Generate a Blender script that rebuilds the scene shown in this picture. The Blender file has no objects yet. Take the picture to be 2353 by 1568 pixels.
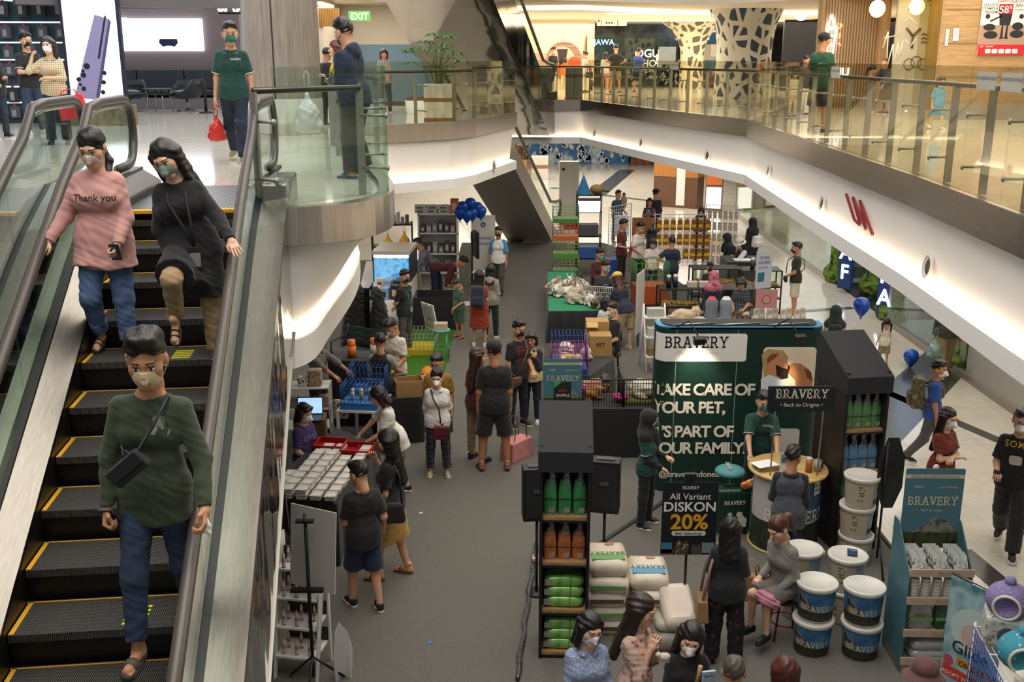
import bpy,math,random
import numpy as np
from mathutils import Vector,Matrix
random.seed(7)
sc = bpy.context.scene
COL = sc.collection
PI = math.pi
U = 4.4                      # height of the upper floor
CAM_Z = 5.72
PITCH = math.radians(15.2)
# ---------------- camera, world, lights, exposure ----------------
cd = bpy.data.cameras.new('camera')
cd.sensor_width = 36.0
cd.lens = 2400.0 / 2353.0 * 36.0
cd.clip_end = 300
cam = bpy.data.objects.new('camera',cd)
cam.location = (0,0,CAM_Z)
cam.rotation_euler = (PI / 2 - PITCH,0,0)
COL.objects.link(cam)
sc.camera = cam
sc.view_settings.view_transform = 'Standard'
sc.view_settings.look = 'None'
sc.view_settings.gamma = 1
sc.view_settings.use_curve_mapping = False
sc.view_settings.exposure = 0.12
w = bpy.data.worlds.new('world')
sc.world = w
w.use_nodes = True
w.node_tree.nodes['Background'].inputs[0].default_value = (1.0,0.97,0.94,1)
w.node_tree.nodes['Background'].inputs[1].default_value = 0.26
cy = sc.cycles
cy.max_bounces = 7
cy.diffuse_bounces = 3
cy.glossy_bounces = 4
cy.transmission_bounces = 4
cy.transparent_max_bounces = 28
cy.caustics_reflective = False
cy.caustics_refractive = False
cy.sample_clamp_indirect = 6.0
cy.use_denoising = True
def area(name,loc,sx,sy,power,color=(1,.9,.78),rot=(0,0,0),spread=None):
 l = bpy.data.lights.new(name,'AREA')
 l.shape = 'RECTANGLE'
 l.size,l.size_y,l.energy,l.color = sx,sy,power,color
 if spread: l.spread = spread
 o = bpy.data.objects.new(name,l)
 o.location,o.rotation_euler = loc,rot
 COL.objects.link(o)
 return o
def spot(name,loc,target,power,angle=60,color=(1,.9,.75),blend=.6,r=.05):
 l = bpy.data.lights.new(name,'SPOT')
 l.energy,l.color,l.spot_size,l.spot_blend,l.shadow_soft_size = power,color,math.radians(angle),blend,r
 o = bpy.data.objects.new(name,l)
 o.location = loc
 o.rotation_euler = (Vector(target) - Vector(loc)).to_track_quat('-Z','Y').to_euler()
 COL.objects.link(o)
 return o
# skylight and hall lamps above the void, ceiling lamps of the two storeys, one added fill
area('skylight_lamp',(1.0,15,13.5),9,24,1800,(1,.95,.89))
area('skylight_lamp',(-3,3.5,12.5),8,8,640,(1,.94,.88))
area('ceiling_lamp',(8.5,17,8.2),6,18,1150,(1,.86,.64))
area('ceiling_lamp',(6,42,7.1),20,12,1900,(1,.86,.66))
area('ceiling_lamp',(-7,19,8.4),7,12,520,(.86,.9,1))
area('ceiling_lamp',(-4.2,29.5,7.2),3,5,150,(1,.88,.72))  # unseen fill, added to brighten the cream wall behind the left gallery
area('ceiling_lamp',(-8.5,26,6.95),12,6,160,(.8,.86,1))
area('ceiling_lamp',(7.0,21,2.98),2.4,22,260,(1,.92,.82))
area('ceiling_lamp',(2,45,2.95),14,18,1500,(1,.93,.84))
area('ceiling_lamp',(-6,24,2.95),5,14,200,(1,.93,.84))
# ---------------- helpers ----------------
_c,_s = math.cos(PITCH),math.sin(PITCH)
def gp(u,v,z=0.0):
 """world point where the photograph's pixel (u, v) meets the level z"""
 a,b = (u - 1176.5) / 2400.,(784 - v) / 2400.
 d = Vector((a,_c + b * _s,-_s + b * _c))
 t = (z - CAM_Z) / d.z
 return Vector((d.x * t,d.y * t,z))
def dp(u,v,y):
 """world point where pixel (u, v) meets the upright plane at distance y"""
 a,b = (u - 1176.5) / 2400.,(784 - v) / 2400.
 d = Vector((a,_c + b * _s,-_s + b * _c))
 t = y / d.y
 return Vector((d.x * t,y,CAM_Z + d.z * t))
def lin(c):
 if isinstance(c,str):
  c = [int(c[i:i + 2],16) / 255. for i in (0,2,4)]
 return tuple(x / 12.92 if x <= .04045 else ((x + .055) / 1.055) ** 2.4 for x in c[:3]) + (1,)
MATS = {}
def M(c,r=.55,m=0.0,kind='',p=None,e=0.0):
 """procedural material, one per look"""
 key = (c,r,m,kind,str(p),e)
 if key in MATS: return MATS[key]
 mt = bpy.data.materials.new((kind or 'plain') + '_' + (c if isinstance(c,str) else 'mix'))
 MATS[key] = mt
 mt.use_nodes = True
 nt = mt.node_tree;N,L = nt.nodes,nt.links
 b = N['Principled BSDF']
 col = lin(c)
 mt.diffuse_color = col
 b.inputs['Base Color'].default_value = col
 b.inputs['Roughness'].default_value = r
 b.inputs['Metallic'].default_value = m
 def n(t,**kw):
  x = N.new(t)
  for k,v in kw.items():
   if k in x.inputs: x.inputs[k].default_value = v
   else: setattr(x,k,v)
  return x
 def coord(out='Object',scale=(1,1,1),rot=(0,0,0)):
  t = N.new('ShaderNodeTexCoord');mp = N.new('ShaderNodeMapping')
  mp.inputs['Scale'].default_value = scale
  mp.inputs['Rotation'].default_value = rot
  L.new(t.outputs[out],mp.inputs[0])
  return mp.outputs[0]
 def bump(h,st=.3,d=.01):
  x = n('ShaderNodeBump',Strength=st,Distance=d)
  L.new(h,x.inputs['Height']);L.new(x.outputs[0],b.inputs['Normal'])
 def ramp(src,stops,interp='LINEAR'):
  x = N.new('ShaderNodeValToRGB');x.color_ramp.interpolation = interp
  els = x.color_ramp.elements
  while len(els) < len(stops): els.new(.5)
  for el,(q,cc) in zip(els,stops):
   el.position = q;el.color = lin(cc) if len(cc) != 4 else cc
  L.new(src,x.inputs[0]);return x.outputs[0]
 def noise(scale,detail=3,vec=None,dist=0):
  x = n('ShaderNodeTexNoise',Scale=scale,Detail=detail,Distortion=dist)
  L.new(vec or coord(),x.inputs['Vector']);return x.outputs['Fac']
 def mixc(f,a,c2,typ='MIX'):
  x = N.new('ShaderNodeMix');x.data_type = 'RGBA';x.blend_type = typ
  if isinstance(f,float): x.inputs[0].default_value = f
  else: L.new(f,x.inputs[0])
  for i,q in ((6,a),(7,c2)):
   if isinstance(q,(str,tuple)): x.inputs[i].default_value = lin(q) if isinstance(q,str) else q
   else: L.new(q,x.inputs[i])
  return x.outputs[2]
 def base(o): L.new(o,b.inputs['Base Color'])
 def vary(sc_,amt):
  f = noise(sc_)
  dk = tuple(x * (1 - amt) for x in col[:3]) + (1,);lt = tuple(min(1,x * (1 + amt)) for x in col[:3]) + (1,)
  return ramp(f,[(.3,dk),(.7,lt)])
 if e:
  b.inputs['Emission Color'].default_value = col
  b.inputs['Emission Strength'].default_value = e
 if kind == 'cloth':
  base(vary(9,.16));bump(noise(90,2),.25,.004)
  b.inputs['Sheen Weight'].default_value = .15
  b.inputs['Roughness'].default_value = max(r,.8)
 elif kind == 'denim':
  base(ramp(noise(6,5),[(.3,tuple(x * .62 for x in col[:3]) + (1,)),(.72,tuple(min(1,x * 1.5) for x in col[:3]) + (1,))]))
  bump(noise(220,2),.3,.002);b.inputs['Roughness'].default_value = .9
 elif kind == 'skin':
  base(vary(14,.1));b.inputs['Subsurface Weight'].default_value = .05
  b.inputs['Subsurface Radius'].default_value = (.02,.008,.004)
  b.inputs['Roughness'].default_value = .5
 elif kind == 'hair':
  base(vary(30,.3));bump(noise(60,3,coord(scale=(1,1,.12))),.6,.006)
  b.inputs['Roughness'].default_value = .42
 elif kind == 'dots':       # small blobs of a second colour
  vo = n('ShaderNodeTexVoronoi',Scale=p[1]);L.new(coord(),vo.inputs['Vector'])
  st = p[2] if len(p) > 2 else .28
  base(ramp(vo.outputs['Distance'],[(0,p[0]),(st,p[0]),(st + .05,c)]))
 elif kind == 'blotch':     # printed fabric: blobs of several colours
  f = noise(p[1],2);base(ramp(f,[(0,p[0]),(.43,p[0]),(.47,c),(.6,c),(.64,p[2])],'LINEAR'))
 elif kind == 'check':      # woven check of two colours
  sx = n('ShaderNodeSeparateXYZ');L.new(coord(),sx.inputs[0])
  outs = []
  for ax in ('X','Z'):
   mu = n('ShaderNodeMath',operation='MULTIPLY');L.new(sx.outputs[ax],mu.inputs[0]);mu.inputs[1].default_value = p[1]
   fr = n('ShaderNodeMath',operation='FRACT');L.new(mu.outputs[0],fr.inputs[0])
   gt = n('ShaderNodeMath',operation='GREATER_THAN');L.new(fr.outputs[0],gt.inputs[0]);gt.inputs[1].default_value = p[2] if len(p) > 2 else .7
   outs.append(gt.outputs[0])
  ad = n('ShaderNodeMath',operation='ADD');L.new(outs[0],ad.inputs[0]);L.new(outs[1],ad.inputs[1])
  hf = n('ShaderNodeMath',operation='MULTIPLY');L.new(ad.outputs[0],hf.inputs[0]);hf.inputs[1].default_value = .5
  base(mixc(hf.outputs[0],col,p[0]))
 elif kind == 'brush':      # brushed steel
  f = noise(14,4,coord(scale=p or (1,1,30)))
  base(ramp(f,[(.3,tuple(x * .8 for x in col[:3]) + (1,)),(.7,col)]))
  bump(f,.04,.003)
 elif kind == 'mirror':     # wavy polished cladding
  f = noise(p or 1.3,2,coord('Object',(1,1,.35)));bump(f,.3,.1)
 elif kind == 'marble':
  v = coord('Object')
  br = n('ShaderNodeTexBrick',Scale=1.0);br.offset = 0
  br.inputs['Mortar Size'].default_value = .004
  br.inputs['Brick Width'].default_value = p[0];br.inputs['Row Height'].default_value = p[1]
  L.new(v,br.inputs['Vector'])
  br.inputs['Color1'].default_value = col
  br.inputs['Color2'].default_value = tuple(x * .93 for x in col[:3]) + (1,)
  br.inputs['Mortar'].default_value = tuple(x * .62 for x in col[:3]) + (1,)
  f = noise(1.1,6,None,2.0)
  vein = ramp(f,[(.4,(1,1,1,1)),(.5,(.94,.93,.92,1)),(.6,(1,1,1,1))])
  base(mixc(1.0,br.outputs['Color'],vein,'MULTIPLY'))
 elif kind == 'carpet':
  base(ramp(noise(190,2),[(.25,tuple(x * .62 for x in col[:3]) + (1,)),(.75,tuple(x * 1.35 for x in col[:3]) + (1,))]))
  bump(noise(160,2),.5,.01);b.inputs['Roughness'].default_value = .95
  b.inputs['Specular IOR Level'].default_value = .1
 elif kind == 'wood':
  wv = n('ShaderNodeTexNoise',Scale=3.0,Detail=5.0,Distortion=.6)
  L.new(coord('Object',p or (1,1,14)),wv.inputs['Vector'])
  base(ramp(wv.outputs['Fac'],[(.25,tuple(x * .66 for x in col[:3]) + (1,)),(.75,tuple(min(1,x * 1.2) for x in col[:3]) + (1,))]))
 elif kind == 'grooves':    # ribbed tread or slats along local x
  sx = n('ShaderNodeSeparateXYZ');L.new(coord(),sx.inputs[0])
  mu = n('ShaderNodeMath',operation='MULTIPLY');L.new(sx.outputs[p[2] if len(p) > 2 else 'X'],mu.inputs[0]);mu.inputs[1].default_value = p[0]
  fr = n('ShaderNodeMath',operation='FRACT');L.new(mu.outputs[0],fr.inputs[0])
  base(ramp(fr.outputs[0],[(0,p[1]),(.42,p[1]),(.5,c),(.92,c),(1,p[1])]))
  bump(fr.outputs[0],.5,.006)
 elif kind == 'voronoi':    # white screen with rounded dark openings
  vo = n('ShaderNodeTexVoronoi',Scale=p[1],feature='DISTANCE_TO_EDGE',Randomness=.8);L.new(coord(scale=(1,1,.75)),vo.inputs['Vector'])
  base(ramp(vo.outputs['Distance'],[(0,c),(.155,c),(.17,p[0])]))
 elif kind == 'noise2':     # two or three colours in patches
  base(ramp(noise(p[1],p[2] if len(p) > 2 else 5,coord(scale=p[4] if len(p) > 4 else (1,1,1))),[(.36,c),(.5,p[0]),(.64,p[3] if len(p) > 3 and p[3] else p[0])]))
 elif kind == 'glass' or kind == 'film':
  N.remove(b)
  tr = n('ShaderNodeBsdfTransparent');tr.inputs[0].default_value = col
  gl = n('ShaderNodeBsdfGlossy',Roughness=r);gl.inputs[0].default_value = (1,1,1,1)
  lw = n('ShaderNodeLayerWeight');lw.inputs[0].default_value = .5
  pw = n('ShaderNodeMath',operation='POWER');L.new(lw.outputs['Facing'],pw.inputs[0]);pw.inputs[1].default_value = 3.0
  fr = n('ShaderNodeMapRange');L.new(pw.outputs[0],fr.inputs[0]);fr.inputs[3].default_value = .035;fr.inputs[4].default_value = .5
  if kind == 'film': bump_n = noise(26,4)
  mx = N.new('ShaderNodeMixShader')
  L.new(fr.outputs[0],mx.inputs[0])
  if kind == 'film':
   bp = n('ShaderNodeBump',Strength=.8,Distance=.02);L.new(bump_n,bp.inputs['Height']);L.new(bp.outputs[0],gl.inputs['Normal']);fr.inputs[3].default_value = .12
  L.new(tr.outputs[0],mx.inputs[1]);L.new(gl.outputs[0],mx.inputs[2])
  L.new(mx.outputs[0],N['Material Output'].inputs[0])
 return mt
GLASS = M('EAF4EF',.02,kind='glass')
GLASSY = M('F0EFE2',.02,kind='glass')
FILM = M('E8ECEC',.12,kind='film')
BLACK = M('141414',.5);WHITE = M('E9E7E2',.55);STEEL = M('B9B4AC',.28,1.0,'brush');DARKM = M('1E1E20',.35,.6)
def link(name,me,parent=None):
 o = bpy.data.objects.new(name,me)
 COL.objects.link(o)
 if parent: o.parent = parent
 return o
def tag(o,label=None,cat=None,group=None,kind=None):
 if label: o['label'] = label
 if cat: o['category'] = cat
 if group: o['group'] = group
 if kind: o['kind'] = kind
 return o
def thing(name,label,cat,loc=(0,0,0),rz=0.0,group=None):
 o = bpy.data.objects.new(name,None)
 o.empty_display_size = .1
 COL.objects.link(o)
 o.location = loc;o.rotation_euler = (0,0,rz)
 return tag(o,label,cat,group)
def copy_tree(o,parent=None):
 c = o.copy();COL.objects.link(c)
 if parent: c.parent = parent
 for ch in [x for x in o.children]: copy_tree(ch,c)
 return c
class MB:
 """collects shapes for ONE mesh object"""
 def __init__(s): s.v,s.f,s.mi,s.m,s.sm = [],[],[],0,[]
 def add(s,vs,fs,smooth=False,T=None):
  o = len(s.v)
  if T is not None: vs = [T @ Vector(q) for q in vs]
  s.v += [tuple(q) for q in vs]
  for f in fs: s.f.append([i + o for i in f]);s.mi.append(s.m);s.sm.append(smooth)
  return s
 def box(s,c,d,rz=0.0,rx=0.0,ry=0.0,taper=1.0):
  x,y,z = d[0] / 2,d[1] / 2,d[2] / 2;t = taper
  vs = [(-x,-y,-z),(x,-y,-z),(x,y,-z),(-x,y,-z),(-x * t,-y * t,z),(x * t,-y * t,z),(x * t,y * t,z),(-x * t,y * t,z)]
  T = Matrix.Translation(c) @ Matrix.Rotation(rz,4,'Z') @ Matrix.Rotation(ry,4,'Y') @ Matrix.Rotation(rx,4,'X')
  return s.add(vs,[(0,3,2,1),(4,5,6,7),(0,1,5,4),(1,2,6,5),(2,3,7,6),(3,0,4,7)],T=T)
 def bb(s,x0,x1,y0,y1,z0,z1): return s.box(((x0 + x1) / 2,(y0 + y1) / 2,(z0 + z1) / 2),(abs(x1 - x0),abs(y1 - y0),abs(z1 - z0)))
 def tube(s,pts,r,n=10,closed=False,cap=True):
  pts = [Vector(q) for q in pts];m = len(pts)
  rs = r if isinstance(r,(list,tuple)) else [r] * m
  vs,fs = [],[]
  nrm = None
  for i,q in enumerate(pts):
   a = pts[(i - 1) % m] if (closed or i > 0) else q
   b = pts[(i + 1) % m] if (closed or i < m - 1) else q
   t = (b - a).normalized()
   if nrm is None:
    nrm = t.cross(Vector((0,0,1)))
    if nrm.length < .02: nrm = t.cross(Vector((1,0,0)))
    nrm.normalize()
   else:
    nrm = (nrm - t * nrm.dot(t)).normalized()
   bi = t.cross(nrm)
   for k in range(n):
    an = 2 * PI * k / n
    vs.append(q + (nrm * math.cos(an) + bi * math.sin(an)) * rs[i])
  for i in range(m if closed else m - 1):
   for k in range(n):
    j = (i + 1) % m
    fs.append((i * n + k,j * n + k,j * n + (k + 1) % n,i * n + (k + 1) % n))
  if cap and not closed:
   fs.append(tuple(range(n)));fs.append(tuple((m - 1) * n + k for k in reversed(range(n))))
  return s.add(vs,fs,True)
 def cyl(s,a,b,r0,r1=None,n=16): return s.tube([a,b],[r0,r0 if r1 is None else r1],n)
 def lathe(s,prof,n=28,c=(0,0,0),a0=0.0,a1=2 * PI):
  full = abs(a1 - a0 - 2 * PI) < 1e-6;nn = n if full else n + 1
  vs,fs = [],[]
  for (r,z) in prof:
   for k in range(nn):
    an = a0 + (a1 - a0) * k / n
    vs.append((c[0] + r * math.cos(an),c[1] + r * math.sin(an),c[2] + z))
  for i in range(len(prof) - 1):
   for k in range(n):
    k2 = (k + 1) % nn
    fs.append((i * nn + k,i * nn + k2,(i + 1) * nn + k2,(i + 1) * nn + k))
  return s.add(vs,fs,True)
 def sph(s,c,r,n=14,m=9):
  r = r if isinstance(r,(list,tuple)) else (r,r,r)
  vs = [(c[0],c[1],c[2] - r[2])]
  for i in range(1,m):
   t = -PI / 2 + PI * i / m
   for k in range(n):
    a = 2 * PI * k / n
    vs.append((c[0] + r[0] * math.cos(t) * math.cos(a),c[1] + r[1] * math.cos(t) * math.sin(a),c[2] + r[2] * math.sin(t)))
  vs.append((c[0],c[1],c[2] + r[2]));fs = []
  for k in range(n):
   fs.append((0,1 + (k + 1) % n,1 + k))
   for i in range(m - 2): fs.append((1 + i * n + k,1 + i * n + (k + 1) % n,1 + (i + 1) * n + (k + 1) % n,1 + (i + 1) * n + k))
   fs.append((len(vs) - 1,1 + (m - 2) * n + k,1 + (m - 2) * n + (k + 1) % n))
  return s.add(vs,fs,True)
 def prism(s,poly,z0,z1):
  n = len(poly)
  vs = [(x,y,z0) for x,y in poly] + [(x,y,z1) for x,y in poly]
  fs = [tuple(reversed(range(n))),tuple(range(n,2 * n))] + [(i,(i + 1) % n,n + (i + 1) % n,n + i) for i in range(n)]
  return s.add(vs,fs)
 def plate(s,poly,o,ex,ey,t):
  """flat outline poly (x, y) placed at o along ex, ey, with thickness t"""
  o,ex,ey = Vector(o),Vector(ex),Vector(ey);nz = ex.cross(ey).normalized();n = len(poly)
  a = [o + ex * x + ey * y for x,y in poly]
  vs = a + [q + nz * t for q in a]
  fs = [tuple(reversed(range(n))),tuple(range(n,2 * n))] + [(i,(i + 1) % n,n + (i + 1) % n,n + i) for i in range(n)]
  return s.add(vs,fs)
 def strip(s,rows,smooth=False,closed=False):
  """loft through rows of points"""
  n = len(rows[0]);vs = [q for r in rows for q in r];fs = []
  for i in range(len(rows) - 1):
   for k in range(n if closed else n - 1):
    k2 = (k + 1) % n
    fs.append((i * n + k,i * n + k2,(i + 1) * n + k2,(i + 1) * n + k))
  return s.add(vs,fs,smooth)
 def text(s,txt,o,ex,ey,size,bold=.0,align='CENTER',t=.002,warp=None,spacing=1.0):
  vs,fs = text_geo(txt,bold,align,spacing)
  o,ex,ey = Vector(o),Vector(ex).normalized(),Vector(ey).normalized();nz = ex.cross(ey)
  out = [o + ex * x * size + ey * y * size + nz * (t if z > 0 else -.0004) for x,y,z in vs]
  if warp: out = [warp(q) for q in out]
  return s.add(out,fs)
 def build(s,name,mats,parent=None,label=None,bev=0.0,loc=None):
  me = bpy.data.meshes.new(name)
  me.from_pydata(s.v,[],s.f)
  for m_ in (mats if isinstance(mats,(list,tuple)) else [mats]): me.materials.append(m_)
  me.polygons.foreach_set('material_index',s.mi)
  me.polygons.foreach_set('use_smooth',s.sm)
  me.update()
  o = link(name,me,parent)
  if label: o['label'] = label
  if loc is not None: o.location = loc
  if bev:
   bm = o.modifiers.new('bevel','BEVEL');bm.width = bev;bm.segments = 2;bm.limit_method = 'ANGLE'
  return o
def BB(*a,**k): return MB().bb(*a,**k)
def BO(*a,**k): return MB().box(*a,**k)
def TU(*a,**k): return MB().tube(*a,**k)
def CY(*a,**k): return MB().cyl(*a,**k)
def LA(*a,**k): return MB().lathe(*a,**k)
def PL(*a,**k): return MB().plate(*a,**k)
def struct(mb,name,mats,bev=0.0):
 return tag(mb.build(name,mats,bev=bev),kind='structure')
def solo(mb,name,mats,label,cat,group=None,loc=None,bev=0.0):
 """a thing that is one mesh"""
 return tag(mb.build(name,mats,loc=loc,bev=bev),label,cat,group)
_TX = {}
SLAB = {  # slab-serif capitals for the pet-food brand: strokes as (x0, y0, x1, y1, width)
'B': (.62,[(.1,0,.1,.7,.13),(0,0,.35,0,.1),(0,.7,.33,.7,.1),(.1,.37,.38,.37,.1),(.33,.7,.47,.6,.12),(.47,.6,.47,.47,.12),(.47,.47,.36,.37,.12),(.36,.37,.52,.26,.12),(.52,.26,.52,.1,.12),(.52,.1,.35,0,.12)]),
'R': (.68,[(.1,0,.1,.7,.13),(-.02,0,.24,0,.09),(0,.7,.33,.7,.1),(.1,.32,.36,.32,.1),(.33,.7,.48,.6,.12),(.48,.6,.48,.43,.12),(.48,.43,.36,.32,.12),(.33,.32,.52,0,.12),(.48,0,.66,0,.09)]),
'A': (.7,[(.08,0,.33,.7,.12),(.6,0,.35,.7,.14),(.18,.24,.5,.24,.09),(-.04,0,.2,0,.09),(.47,0,.73,0,.09),(.22,.7,.36,.7,.1)]),
'V': (.68,[(.08,.7,.33,0,.14),(.6,.7,.35,0,.12),(-.04,.7,.22,.7,.09),(.47,.7,.71,.7,.09)]),
'E': (.58,[(.1,0,.1,.7,.13),(0,0,.52,0,.1),(0,.7,.5,.7,.1),(.1,.36,.36,.36,.1),(.5,.0,.5,.17,.09),(.48,.7,.48,.54,.09),(.37,.27,.37,.45,.08)]),
'Y': (.66,[(.08,.7,.32,.32,.13),(.58,.7,.34,.32,.12),(.33,.34,.33,0,.13),(.2,0,.46,0,.09),(-.04,.7,.2,.7,.09),(.47,.7,.7,.7,.09)])}
def text_geo(txt,bold,align,spacing):
 key = (txt,bold,align,spacing)
 if key in _TX: return _TX[key]
 if txt.startswith('#'):                       # slab-serif word
  x,vs,fs = 0.0,[],[]
  for ch in txt[1:]:
   adv,st = SLAB[ch]
   for x0,y0,x1,y1,w_ in st:
    d = Vector((x1 - x0,y1 - y0,0));L_ = d.length;d.normalize();pn = Vector((-d.y,d.x,0)) * w_ / 2
    a = Vector((x + x0,y0,0)) - d * w_ * .35;b = Vector((x + x1,y1,0)) + d * w_ * .35
    i = len(vs)
    for z in (0,1):
     for q in (a - pn,b - pn,b + pn,a + pn): vs.append((q.x,q.y,z))
    fs += [(i + 4,i + 5,i + 6,i + 7),(i,i + 1,i + 5,i + 4),(i + 1,i + 2,i + 6,i + 5),(i + 2,i + 3,i + 7,i + 6),(i + 3,i,i + 4,i + 7)]
   x += adv + .11
  w_ = x - .11
  vs = [((a - w_ / 2) * .8,b,c_) for a,b,c_ in vs]
 else:
  cu = bpy.data.curves.new('txt','FONT')
  cu.body = txt;cu.size = 1;cu.align_x = align;cu.offset = bold;cu.resolution_u = 3;cu.space_character = spacing
  cu.fill_mode = 'FRONT'
  ob = bpy.data.objects.new('txt',cu);COL.objects.link(ob)
  me = bpy.data.meshes.new_from_object(ob.evaluated_get(bpy.context.evaluated_depsgraph_get()))
  vs = [(v.co.x,v.co.y,1) for v in me.vertices];fs = [tuple(p_.vertices) for p_ in me.polygons]
  bpy.data.objects.remove(ob);bpy.data.curves.remove(cu);bpy.data.meshes.remove(me)
 _TX[key] = (vs,fs)
 return vs,fs
def rrect(x0,y0,x1,y1,r,n=5):
 pts = []
 for cx,cy_,a in ((x1 - r,y1 - r,0),(x0 + r,y1 - r,90),(x0 + r,y0 + r,180),(x1 - r,y0 + r,270)):
  for k in range(n + 1):
   t = math.radians(a + 90 * k / n);pts.append((cx + r * math.cos(t),cy_ + r * math.sin(t)))
 return pts
def circ(cx,cy_,r,n=20,ry=None): return [(cx + r * math.cos(2 * PI * k / n),cy_ + (ry or r) * math.sin(2 * PI * k / n)) for k in range(n)]
X3,Y3,Z3 = Vector((1,0,0)),Vector((0,1,0)),Vector((0,0,1))
# ---------------- large structure ----------------
def offs(pts,d):
 """offset an open plan polyline to its left by d"""
 out = []
 P = [Vector(p).to_2d() for p in pts]
 for i,p in enumerate(P):
  a = (P[i] - P[i - 1]).normalized() if i else None
  b = (P[i + 1] - P[i]).normalized() if i < len(P) - 1 else None
  t = ((a or b) + (b or a)).normalized();nrm = Vector((-t.y,t.x))
  k = 1 / max(.35,nrm.dot(Vector((-(a or b).y,(a or b).x))))
  out.append(p + nrm * d * k)
 return out
def resample(pts,step):
 P = [Vector(p).to_2d() for p in pts];out = [P[0]];acc = 0
 tot = sum((P[i + 1] - P[i]).length for i in range(len(P) - 1));n = max(1,round(tot / step));st = tot / n
 want = st
 for i in range(len(P) - 1):
  L_ = (P[i + 1] - P[i]).length
  while want <= acc + L_ + 1e-6 and len(out) <= n:
   out.append(P[i] + (P[i + 1] - P[i]) * ((want - acc) / L_));want += st
  acc += L_
 return out
def smooth_poly(pts,it=2):
 P = [Vector(p).to_2d() for p in pts]
 for _ in range(it):
  q = [P[0]]
  for i in range(len(P) - 1): q += [P[i] * .75 + P[i + 1] * .25,P[i] * .25 + P[i + 1] * .75]
  P = q + [P[-1]]
 return P
TILE = M('D6CFC0',.12,kind='marble',p=(1.2,.6))
TILE_UP = M('D9D2C2',.1,kind='marble',p=(1.6,.8))
PAINT = M('DAD6D0',.6);PAINT_W = M('EFECE8',.55)
STRIPE = M('45413E',.2)
# ground floor, carpet, dark stone bands
struct(BB(-26,26,-4,64,-.1,0),'floor',TILE)
struct(MB().prism([(-14,-3),(4.62,-3),(4.62,8),(4.55,26),(3.9,30.5),(2.9,33),(-1.6,33),(-1.6,30),(-14,30)],.001,.012),'floor_carpet',M('6B6862',.95,kind='carpet'))
def band(name,a,b,w_):
 a,b = Vector(a).to_2d(),Vector(b).to_2d();t = (b - a).normalized();n_ = Vector((-t.y,t.x)) * w_ / 2
 struct(MB().prism([a - n_,b - n_,b + n_,a + n_],.0005,.004),name,STRIPE)
band('trim_1',gp(1985,1010),gp(2200,805),1.0)
band('trim_2',gp(2205,1265),gp(2353,1390),.3)
band('trim_3',gp(2010,890),gp(2300,1015),.22)
band('trim_4',gp(1700,725),gp(1960,708),.22)
band('trim_5',gp(1372,447),gp(1442,390),.8)
band('trim_6',gp(1372,447),gp(1580,472),.35)
band('trim_7',gp(1400,440),gp(1265,432),.35)
band('trim_8',gp(1070,640),gp(1215,535),.4)
# upper storey slabs
EDGE_R = [(4.05,4.0),(4.31,8.76),(4.54,11.88),(4.74,16.8),(5.02,22.62),(4.59,24.28),(3.66,27.74),(2.17,33.64),(.32,33.64),(-6.5,33.64)]
EDGE_L = smooth_poly([(-2.25,9.12),(-1.76,9.2),(-1.3,9.6),(-1.16,10.4),(-1.5,12.2),(-2.5,16),(-3.0,19.5)],2) + [Vector(q) for q in ((-2.49,20.89),(-1.22,21.87),(-.8,22.62),(.09,25.8),(-.3,27.0))]
EDGE_R2 = [Vector(q) for q in EDGE_R]
def slab(name,poly,m):
 struct(MB().prism([tuple(q) for q in poly],U - .3,U),name,m)
slab('floor_upper_right',EDGE_R2 + [Vector((-24,33.64)),Vector((-24,64)),Vector((26,64)),Vector((26,4))],TILE_UP)
slab('floor_upper_left',EDGE_L + [Vector((-1.5,27.2)),Vector((-2.5,30)),Vector((-6.5,31)),Vector((-6.5,33.6)),Vector((-24,33.6)),Vector((-24,9.3)),Vector((-5.6,9.75)),Vector((-2.25,9.35))],TILE_UP)
BAND = M('B0A89E',.24,1.0,'brush',p=(.4,.4,8))
BAND_L = M('C4BAAE',.26,1.0,'brush',p=(3,3,.1))
LED = M('FFEBCF',.5,e=10.0)
def fascia(names,edge,side,z_lip=3.08,band_m=BAND,inset=.16):
 """metal band, white face and lit cove lip under a slab edge; side = +1 when the void lies left of the line"""
 E0 = offs(edge,.03 * side);E1 = offs(edge,-inset * side);E2 = offs(edge,.02 * side);E3 = offs(edge,-.02 * side)
 def row(P,z): return [(q.x,q.y,z) for q in P]
 struct(MB().strip([row(offs(edge,-.1 * side),U + .04),row(E0,U + .04),row(E0,U - .31),row(offs(edge,-.1 * side),U - .31)]),names[0],band_m)
 struct(MB().strip([row(offs(edge,-.06 * side),U - .3),row(E1,z_lip + .1),row(E3,z_lip + .1),row(E3,z_lip + .2),row(E2,z_lip + .2),row(E2,z_lip),row(offs(edge,-.9 * side),z_lip),row(offs(edge,-3 * side),z_lip + .02)]),names[1],PAINT_W)
 e4,e5 = offs(edge,-(.045) * side),offs(edge,-.085 * side)
 led = MB().strip([row(e4,z_lip + .102),row(e4,z_lip + .125),row(e5,z_lip + .125),row(e5,z_lip + .102)])
 o = led.build(names[2],LED);tag(o,names[3],'light strip')
fascia(('fascia_band_right','fascia_right','cove_light_strip','warm light strip glowing along the bottom lip of the right gallery front'),EDGE_R2,1)
ELL = EDGE_L[:]
fascia(('fascia_band_far_left','fascia_far_left','cove_light_strip','warm light strip glowing under the far bulge of the left gallery'),ELL[-6:],-1,band_m=BAND_L)
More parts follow.
